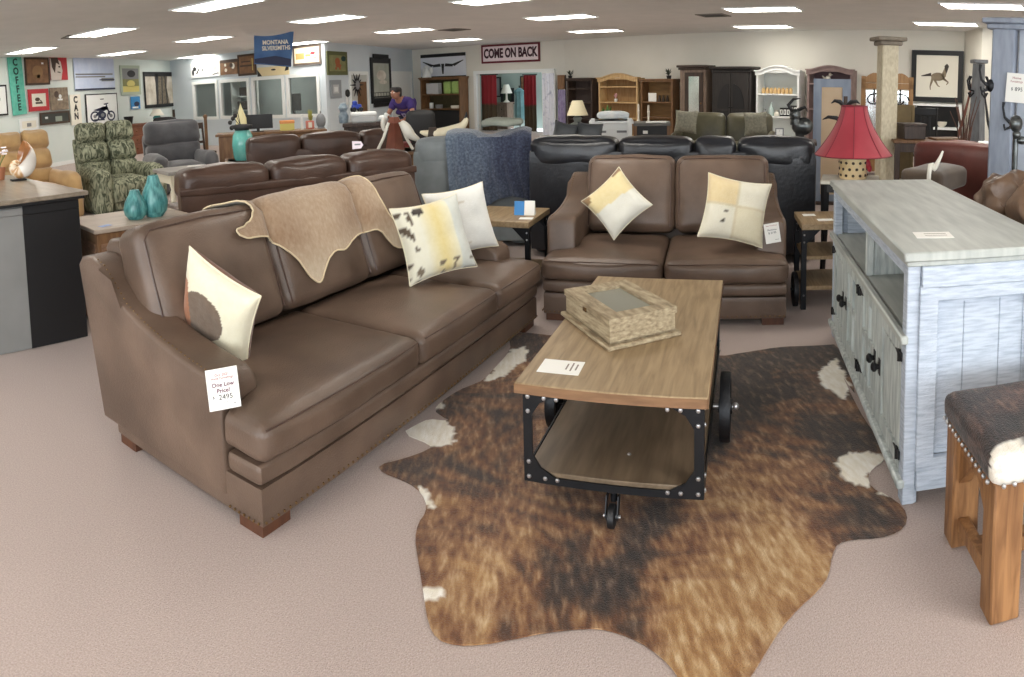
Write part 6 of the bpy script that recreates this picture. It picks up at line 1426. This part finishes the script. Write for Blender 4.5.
for k in range(3): b = B(); b.box((0, -.01, zt * (.2 + .28 * k)), (w - .1, .02, zt * .23), .004); dd = obj('drawer', b, m_greywood, t); b = B(); b.ball((0, -.03, zt * (.2 + .28 * k)), .02, 8); obj('knob', b, m_black, dd)
f2 = Fr(*f.world((l.x, 0, 0))[:2], f.a); p = f2.world((.1, .15, zt + .02)); b = B(); b.lathe([(0, 0), (.12, 0), (.04, .08), (.03, .3), (0, .3)], 14); b.lathe([(.2, .3), (.09, .6), (.085, .6), (.195, .3)], 18); one('table_lamp', 'small white shaded lamp on the back room dresser', 'lamp', b, c_ivory, p)
f = WF(3, -1.2); l = f.on(519.5, 100, 1, 0); t = thing('hanging_robe', 'teal robe on a stand beyond the doorway', 'robe', f.world((l.x, 0, 0)), f.a); zt = f.on(519, 88, 1, 0).z
b = B(); b.lathe([(.14, .35), (.16, .7), (.13, zt - .25), (.17, zt - .1), (.05, zt), (0, zt)], 16, sq=lambda a: 1 + .12 * math.sin(a * 7)); obj('cloth', b, mat('dusty_teal', (88, 124, 128), .85, col2=(104, 142, 146), ns=6), t); b = B(); b.cyl((0, 0, 0), (0, 0, zt + .08), .02); b.lathe([(0, 0), (.2, 0), (.18, .03), (0, .03)], 18); obj('stand', b, m_black, t)
# panels standing right of the doorway
o, a, zt = dback(548, 72, .5); w = WD(13, 20); t = thing('lace_panel', 'white patterned fabric panel standing at the doorway edge', 'panel', o, a); b = B(); b.thick(lambda u, v: V((w * (u - .5), .03 * math.sin(u * 16), .03 + (zt - .06) * (1 - v))), 30, 20, .01); cl = obj('cloth', b, mat('lace_white', (226, 230, 240), .85, col2=(170, 178, 200), ns=7, lo=.55, hi=.72), t); b = B(); b.cyl((-w * .55, 0, zt - .02), (w * .55, 0, zt - .02), .018)
for s in (-1, 1): b.cyl((s * w * .52, .02, 0), (s * w * .52, .02, zt), .018); b.box((s * w * .52, .02, .015), (.06, .4, .03))
obj('rack', b, m_white, t)
o, a, zt = dback(561, 75, .5); w = WD(8, 19.5); t = thing('curtain_sample', 'narrow lilac and brown curtain sample beside the white fabric panel', 'curtain', o, a)
b = B(); b.thick(lambda u, v: V((w * (u - .5), .03 * math.sin(u * 14), .03 + (zt - .45) * (1 - v))), 24, 8, .01); obj('lower_panel', b, mat('lilac_cloth', (150, 138, 176), .85, col2=(176, 166, 198), ns=8), t); b = B(); b.box((0, 0, zt - .2), (w, .05, .4), .01); obj('upper_panel', b, m_brownwood, t); b = B(); b.cyl((-w * .5, .05, 0), (-w * .5, .05, zt), .02); b.cyl((w * .5, .05, 0), (w * .5, .05, zt), .02); b.box((0, .05, .02), (w, .35, .04)); obj('stand', b, m_darkwood, t)

# ---------------------------------------------------------------- centre background goods
D = 10.4; o = XY(577.5, 120, D); zt = ZZ(577.5, 100.5, D); zb = ZZ(577.5, 125, D); r = WD(10.8, D); b = B(); b.box((0, 0, zb / 2), (.55, .45, zb), .01); b.box((0, 0, zb - .02), (.62, .52, .04), .005); one('lamp_table', 'pale table carrying the cream shaded lamp', 'table', b, C('sage_table', (150, 148, 130), .6, (166, 164, 146)), o, face(577)); t = thing('table_lamp', 'lamp with cream cone shade before the dark bookcase', 'lamp', (o.x, o.y, zb), 0); hh = zt - zb
b = B(); b.lathe([(0, 0), (.10, 0), (.11, .02), (.05, .05), (.07, hh * .3), (.02, hh * .42), (0, hh * .42)], 18); obj('base', b, C('grey_glaze', (140, 144, 138), .4), t); b = B(); b.lathe([(r, hh * .40), (r * .48, hh), (r * .46, hh), (r * .97, hh * .40)], 32); obj('lamp_shade', b, mat('cream_linen', (238, 226, 190), .8), t)
D = 9.6; o = XY(611.5, 130, D); F = Fr(o.x, o.y, face(611)); zt = ZZ(611, 121, D); w = WD(41, D); t = thing('dresser', 'white low dresser with dark drawer fronts in the middle of the store', 'dresser', F.o, F.a)
b = B(); b.box((0, .2, zt / 2), (w, .42, zt), .008); b.box((0, .19, zt - .02), (w + .05, .48, .04), .006)
for s in (-1, 1): b.box((s * (w / 2 - .03), -.03, zt / 2 + .02), (.06, .06, zt + .04), .006)
obj('carcass', b, m_white, t)
b = B(); b.box((0, -.012, zt - .16), (w - .14, .02, .10), .004); dr_ = obj('drawer', b, m_white, t)
for s in (-.25, .25): b = B(); b.box((s * w, -.028, zt - .15), (.14, .016, .03), .004); obj('handle', b, c_grey, dr_)
b = B(); b.box((0, -.012, zt * .38), (w - .14, .02, zt * .55), .004); obj('panel', b, m_darkwood, t)
p = F.world((.03, .18, zt)); b = B(); b.soft((0, 0, .07), (w * .8, .36, .09), .04, 12, (0, 0, .03), wr=.02, ws=7); one('folded_linen', 'pile of white linen on the white low dresser', 'linen', b, mat('white_linen', (232, 234, 230), .9, col2=(210, 218, 222), ns=8), p, F.a)
D = 9.8; o = XY(652, 130, D); F = Fr(o.x, o.y, face(652)); zt = ZZ(652, 123, D); w = WD(37, D); t = thing('desk', 'dark desk with papers right of the white low dresser', 'desk', F.o, F.a); b = B(); b.box((0, .22, zt - .02), (w, .56, .04), .005); obj('tabletop', b, C('desk_top', (104, 102, 96), .5), t); b = B(); b.box((0, .2, zt - .14), (w - .1, .48, .2), .005); obj('drawer', b, m_black, t)
for x in (-1, 1):
    for y in (.0, .44): b = B(); b.box((x * (w / 2 - .03), y, (zt - .04) / 2), (.055, .055, zt - .04), .004); obj('leg', b, m_brownwood, t)
p = F.world((.06, .1, zt)); b = B(); b.box((0, 0, .006), (.3, .2, .012), .002); b.box((.03, .02, .014), (.26, .18, .006), .001, R=M.Rotation(.2, 3, 'Z')); one('paper_stack', 'papers lying on the dark desk', 'papers', b, m_paper, p, F.a); p = F.world((-.12, -.1, zt - .16)); b = B(); b.box((0, 0, 0), (.07, .004, .045)); o2 = one('price_tag', 'little white tag on the front of the dark desk', 'price tag', b, m_paper, F.world((-.18 * w, -.045, zt - .13)), F.a)
# sofa with two dark pillows behind the black sofa
D = 7.7; p, q, c, a = ends(540, 145, D, 596, 145, D); t = thing('loveseat', 'grey leather loveseat mostly hidden behind the black sofa', 'loveseat', c, a); back_sofa(t, p, q, .86, .85, C('slate_leather', (70, 76, 78), .4, (84, 90, 92)), [.5, .5], .2)
for px_, rl, lb in ((565, .25, 'dark grey pillow leaning left above the black sofa back'), (579, .1, 'dark grey pillow with upright corner beside the cream shaded lamp')):
    o = PD(px_, 137, D - .02); pillow('throw_pillow', lb, .29, .29, .11, lambda u, v, s: (62, 66, 70), (o.x, o.y, o.z + .02), face(px_), .25, rl, None, 16, mat('charcoal_satin', (58, 62, 66), .45, col2=(76, 80, 84), ns=5))
# olive loveseat facing the camera
D = 11.2; o = XY(723, 130, D); a = face(723) - .12; w = WD(103, D); zt = ZZ(723, 116, D); t = thing('loveseat', 'dark olive leather loveseat below the black armoire', 'loveseat', o, a); m_ol = mat('olive_leather', (74, 72, 56), .35, col2=(96, 92, 72), ns=4, bump=.15, bs=50)
b = B(); b.soft((0, .2, .22), (w - .02, .85, .34), .05, 8); obj('base', b, m_ol, t)
for s in (-1, 1):
    b = B(); b.soft((s * (w / 2 - .06), .2, .36), (.12, .9, .66), .05, 12, (.01, 0, .03)); obj('arm', b, m_ol, t); b = B(); b.soft((s * (w / 4 - .06), .05, .43), (w / 2 - .14, .66, .18), .06, 10, (0, .02, .04)); obj('seat_cushion', b, m_ol, t)
    b = B(); b.soft((s * (w / 4 - .02), .46, zt - .26), (w / 2 - .06, .26, .56), .09, 12, (0, .04, .02), R=M.Rotation(-.2, 3, 'X')); obj('back_cushion', b, m_ol, t)
F = Fr(o.x, o.y, a)
for px_, lb in ((690, 'grey textured pillow at the left of the olive loveseat'), (757, 'olive grey textured pillow at the right of the olive loveseat')):
    l = F.on(px_, 128, 1, .26); p = F.world((l.x, .06, zt - .17)); pillow('throw_pillow', lb, .38, .38, .13, (lambda u, v, s: (128, 126, 114)) if px_ < 700 else (lambda u, v, s: (126, 122, 98)), p, a, .2, .06 if px_ < 700 else -.06, None, 14, C('woven_grey', (126, 124, 110), .9, (150, 148, 132), 30))
_vd = -F.ax[1]
for k in (7, 8): settle(bpy.data.objects['throw_pillow.%03d' % k], bpy.data.objects['loveseat.001'], _vd + V((0, 0, .4)))
for k in (5, 6): settle(bpy.data.objects['throw_pillow.%03d' % k], bpy.data.objects['loveseat'], _vd + V((0, 0, .6)))
settle(bpy.data.objects['throw_pillow.006'], bpy.data.objects['throw_pillow.005'], F.ax[0])
# dark metal goose and horn coat rack in front of the door panel
D = 8.0; o = XY(800, 125, D); zb = .86; b = B(); b.box((0, 0, zb / 2), (.30, .4, zb - .04), .01); b.box((0, 0, zb - .02), (.40, .46, .04), .005); one('pedestal_table', 'dark table carrying the metal ornament right of the black sofa', 'table', b, m_darkwood, o, face(803)); t = thing('metal_sculpture', 'dark silver animal sculpture with curved horns beside the blue door', 'sculpture', (o.x, o.y, zb), face(803)); m_sil = mat('tarnished_silver', (112, 116, 116), .3, .85, col2=(60, 62, 62), ns=9)
b = B(); b.ball((.03, 0, .17), (.13, .09, .11), 14); b.ball((-.06, -.03, .30), (.07, .06, .08), 12); b.tube([(-.05, -.02, .2), (-.06, -.03, .28)], [.07, .05], 10); b.ball((-.09, -.09, .28), (.035, .05, .03), 8); b.lathe([(0, 0), (.12, 0), (.11, .02), (.05, .05), (.06, .1), (0, .1)], 16); obj('body', b, m_sil, t)
b = B(); b.tube([(-.10, -.03, .36), (-.14, -.03, .42), (-.08, -.03, .49), (.0, -.03, .50)], [.025, .022, .016, .004], 8); b.tube([(-.03, -.03, .36), (.06, -.03, .40), (.09, -.03, .34)], [.025, .018, .005], 8); obj('horns', b, m_black, t)
p = V((o.x, o.y, zb)); F = Fr(o.x, o.y, face(803)); q = F.world((-.24, -.08, zb)); t = thing('easel_card', 'little framed card on an easel before the metal sculpture', 'card', q, face(803) + .2); b = B(); b.frame(-.05, .05, .01, .15, .012, -.006, .006); obj('frame', b, c_grey, t); b = B(); b.box((0, 0, .08), (.08, .004, .12)); obj('print', b, m_paper, t); b = B(); b.tube([(0, .0, .12), (0, .05, 0)], .005, 5); obj('easel', b, m_black, t)
D = 7.5; o = XY(845, 130, D); t = thing('coat_stand', 'coat stand with curved black horn hooks behind the red lampshade', 'coat stand', o, face(843)); zt = ZZ(840, 98, D); b = B(); b.cyl((0, 0, 0), (0, 0, zt + .02), .022); b.lathe([(0, 0), (.2, 0), (.18, .04), (.03, .08), (0, .08)], 18); obj('pole', b, m_darkwood, t)
for s_, z0, L in ((-1, zt - .06, .16), (-1, zt - .24, .25), (1, zt - .06, .16), (1, zt - .24, .25)): b = B(); b.tube([(0, -.02, z0 - .04), (s_ * L * .4, -.03, z0 + .02), (s_ * L * .75, -.03, z0 + .03), (s_ * L, -.03, z0 - .0)], [.022, .024, .018, .004], 8); obj('hook', b, m_black, t)

# ================================================================ right side
# red-brown leather sofa beyond the console
p, q, c, a = ends(944, 165, 6.25, 1062, 165, 5.7); t = thing('oxblood_sofa', 'oxblood leather sofa seen from behind, behind the slate blue post', 'sofa', c, a + PI); L = (q - p).length
b = B(); b.soft((0, .42, .53), (L, .2, 1.06), .05, 14, (0, .03, .03)); obj('back', b, m_redl, t); b = B(); b.soft((0, .0, .25), (L, .84, .4), .06, 8); obj('base', b, m_redl, t)
for s in (-1, 1): b = B(); b.soft((s * (L / 2 - .12), -.02, .4), (.25, .9, .76), .11, 12, (.01, 0, .02)); obj('arm', b, m_redl, t)
for k in range(2):
    b = B(); b.soft(((k - .5) * (L - .3) / 2 * 1.02, -.06, .47), ((L - .3) / 2, .66, .18), .07, 10, (0, .02, .04)); obj('seat_cushion', b, m_redl, t)
    b = B(); b.soft(((k - .5) * (L - .3) / 2 * 1.02, .30, .80), ((L - .32) / 2, .24, .52), .09, 14, (0, .04, .03), wr=.01); obj('back_cushion', b, m_redl, t)
# tufted brown sofa just past the console
p, q, c, a = ends(981, 210, 3.8, 1090, 235, 3.25); L = (q - p).length; t = thing('brown_leather_recliner', 'light brown wrinkled leather recliner top just past the console', 'recliner', c, a); m_lbr = mat('cognac_leather', (94, 72, 56), .4, col2=(122, 97, 77), ns=5, bump=.35, bs=26)
b = B(); b.soft((0, .05, .46), (L, .2, .86), .06, 10); obj('back', b, m_lbr, t)
for k in range(3): b = B(); b.soft((-L / 2 + L * (k + .5) / 3, .08, .93), (L / 3 + .01, .32, .24), .10, 22, (0, .02, .03), wr=.045, ws=11); obj('back_cushion', b, m_lbr, t)
b = B(); b.soft((0, .5, .25), (L, .75, .42), .06, 8); obj('base', b, m_lbr, t); b = B(); b.soft((0, .5, .45), (L - .3, .7, .18), .07, 10, (0, 0, .05)); obj('seat_cushion', b, m_lbr, t)
for s in (-1, 1): b = B(); b.soft((s * (L / 2 - .1), .48, .38), (.22, .78, .6), .09, 10); obj('arm', b, m_lbr, t)
# taupe sofa end and pale branch left of it
p, q, c, a = ends(903, 178, 4.95, 943, 178, 4.8); L = (q - p).length; t = thing('taupe_ottoman', 'taupe suede bench end behind the console', 'ottoman', c, a); m_tau = mat('taupe_suede', (74, 61, 49), .85, col2=(92, 78, 63), ns=5, sheen=.3); zt = ZZ(925, 170, 4.9)
b = B(); b.soft((0, .2, zt - .08), (L, .5, .16), .04, 12, (0, 0, .03), wr=.01); obj('seat', b, m_tau, t); b = B(); b.soft((0, .2, zt * .4), (L - .06, .44, zt * .7), .03, 8); obj('base', b, C('taupe_base', (88, 76, 62), .8), t)
horns('driftwood_branch', 'pale bleached branch leaning against the oxblood sofa', [(929, 175), (934, 169), (939, 160), (943, 151)], 4.68, .018, c_ivory, True, cat='branch')
# black chair and dark table by the white shelf
D = 10.6; woodchair('black round-backed wooden chair in front of the white edged shelf', XY(922, 145, D), face(922) + PI, .42, .42, ZZ(922, 107, D), m_black, splats=4, name='black_chair')
D = 8.8; o = XY(925, 150, D); zt = ZZ(925, 140, D); F = Fr(o.x, o.y, face(925) + .15); t = thing('dark_table', 'dark wooden table under clutter before the white edged shelf', 'table', F.o, F.a); w = WD(66, D); b = B(); b.box((0, .2, zt - .02), (w, .6, .04), .006); obj('tabletop', b, m_brownwood, t); b = B(); b.box((0, .2, zt - .1), (w - .1, .5, .12)); obj('apron', b, m_darkwood, t)
for x in (-1, 1):
    for y in (-.04, .44): b = B(); b.box((x * (w / 2 - .06), y, (zt - .04) / 2), (.07, .07, zt - .04), .004); obj('leg', b, m_darkwood, t)
b = B(); b.box((0, .2, .25), (w - .12, .5, .03)); obj('shelf', b, m_darkwood, t)
p = F.world((-.16, .2, zt)); b = B(); b.box((0, 0, .09), (.3, .3, .18), .01); b.box((0, 0, .19), (.32, .32, .03), .006); one('wooden_chest', 'small dark chest on the dark table behind the lamp', 'chest', b, m_darkwood, p, F.a + .2); p = F.world((.3, .16, zt)); b = B(); b.box((0, 0, .012), (.42, .26, .024), .004); one('wooden_tray', 'flat brown board on the dark table', 'tray', b, m_brownwood, p, F.a + .3)
D = 9.6; o = XY(902, 125, D); zt = ZZ(902, 105, D); b = B(); b.box((0, 0, zt * .5), (.34, .05, zt), .01); b.frame(-.17, .17, .1, zt, .04, -.04, .04); one('folding_screen', 'olive brown wooden screen right of the carved column', 'screen', b, mat('olive_wood', (110, 92, 56), .6, col2=(132, 112, 72), ns=5), o, face(902) + .3)
# grey obelisk coat tree and its branches
D = 9.2; o = XY(977, 120, D); zt = ZZ(977, 60, D); t = thing('coat_tree', 'grey square coat tree with black hooks by the cream wall', 'coat tree', o, face(977) + .3); m_gp = mat('grey_painted_wood', (112, 114, 116), .6, col2=(132, 134, 136), ns=6, stretch=(4, 4, 1)); b = B(); b.tube([(0, 0, .0), (0, 0, .5), (0, 0, zt - .05)], [.17, .13, .085], 4); b.box((0, 0, zt - .02), (.2, .2, .05), .01); b.box((0, 0, .05), (.4, .4, .1), .01); obj('post', b, m_gp, t)
for k in range(4):
    a2 = k * PI / 2 + .4; ca, sa = math.cos(a2), math.sin(a2); b = B(); b.tube([(ca * .07, sa * .07, zt - .42), (ca * .16, sa * .16, zt - .40), (ca * .19, sa * .19, zt - .28), (ca * .15, sa * .15, zt - .22)], .013, 6); b.tube([(ca * .07, sa * .07, zt - .44), (ca * .14, sa * .14, zt - .5), (ca * .17, sa * .17, zt - .44)], .012, 6); obj('hook', b, m_iron, t)
horns('walking_stick', 'dark red brown stick leaning beside the grey coat tree', [(958, 140), (963, 120), (969, 97), (974, 74)], 9.75, .022, m_redw, True, cat='stick'); horns('walking_stick', 'black twisted stick leaning right of the grey coat tree', [(990, 138), (988, 122), (986, 105), (984, 88)], 8.8, .018, m_black, True, cat='stick')
D = 8.3; o = XY(965, 135, D); b = B(); random.seed(11); zb = ZZ(965, 146, D)
for k in range(16):
    a2 = random.uniform(0, 6.28); r = random.uniform(.05, .22); h2 = random.uniform(.3, .62); b.tube([(0, 0, zb * .6), (r * .5 * math.cos(a2), r * .5 * math.sin(a2), zb + h2 * .5), (r * math.cos(a2), r * math.sin(a2), zb + h2)], [.012, .009, .004], 5)
t = thing('branch_basket', 'basket of dark red brown branches before the grey coat tree', 'basket', o, 0); obj('branches', b, mat('dark_branches', (74, 58, 50), .8, col2=(104, 70, 58), ns=9), t); b = B(); b.lathe([(0, 0), (.2, 0), (.24, zb * .9), (.22, zb * .9), (.18, .05), (0, .05)], 18); obj('basket', b, m_wick, t)
p = XY(985, 141, 5.95); b = B(); b.soft((0, 0, 0), (.14, .1, .04), .015, 8, wr=.02, ws=14); o2 = one('white_cloth', 'crumpled white cloth on top of the oxblood sofa', 'cloth', b, m_white, (p.x, p.y, 1.055), .3)
# slate blue post with a coat hook
D = 5.0; o = XY(1003, 110, D); zt = ZZ(1010, 22, D); F = Fr(o.x, o.y, face(1003) - .25); t = thing('hall_post', 'tall slate blue hall tree with black coat hook at the right edge', 'hall tree', F.o, F.a); m_sl = mat('slate_blue_wood', (132, 140, 154), .6, col2=(152, 160, 174), ns=5, stretch=(4, 4, .8), bump=.2, bs=20)
b = B(); b.box((0, 0, zt / 2 + .2), (.17, .14, zt - .4), .01); b.prism([(-.085, .42), (.085, .42), (.13, .02), (.07, .02), (.02, .36), (-.05, .02), (-.11, .02)], -.06, .06, 'y'); b.box((0, 0, .015), (.5, .4, .03), .006); obj('post', b, m_sl, t)
b = B(); b.box((.06, 0, zt - .0), (.42, .26, .04), .008); b.box((.04, 0, zt - .04), (.32, .2, .04), .008); obj('capital', b, m_sl, t)
b = B(); b.box((.31, .02, zt * .55), (.42, .06, zt * .9), .01); obj('side_board', b, mat('pale_slate', (162, 170, 182), .6, col2=(180, 187, 197), ns=5), t)
for x, y0 in ((-.085, 86), (.1, 122)):
    zh = ZZ(1003, y0, D); b = B(); b.ball((x, -.06, zh), (.032, .03, .05), 10); b.tube([(x - .02, -.08, zh), (x - .06, -.1, zh + .04), (x - .075, -.1, zh + .11), (x - .07, -.1, zh + .15)], [.014, .009, .008, .012], 7); b.tube([(x - .02, -.08, zh - .03), (x - .055, -.1, zh - .05), (x - .065, -.1, zh - .01)], [.012, .009, .008], 7); obj('hook', b, m_iron, t)
pz = ZZ(1018, 88, D); l = F.on(1018, 88, 1, -.03); tag_paper('price_tag', 'white price sheet on the slate blue hall tree', .15, .21, [('Home', 0, .07, .026, m_redink, 0), ('Furnishings', 0, .045, .02, m_redink, 0), ('$', -.03, -.01, .03, m_ink, 0), ('895', .02, -.01, .04, m_ink, 0)], F.world((l.x, -.088, pz)), RT(F.a, 0, .05))
l = F.on(1022, 125, 1, -.02); p = F.world((l.x + .05, -.42, 0)); b = B(); hz = ZZ(1022, 118, D); b.cyl((0, 0, 0), (0, 0, hz - .1), .02); b.lathe([(0, 0), (.12, 0), (.1, .03), (0, .04)], 16); b.ball((0, 0, hz - .02), (.05, .04, .06), 12); b.ball((-.02, -.03, hz - .09), (.03, .03, .03), 10); b.ball((.03, -.03, hz - .13), (.04, .03, .03), 10); one('metal_ornament', 'dark and silver ornament on a rod at the right edge before the slate post', 'ornament', b, m_sil, p)
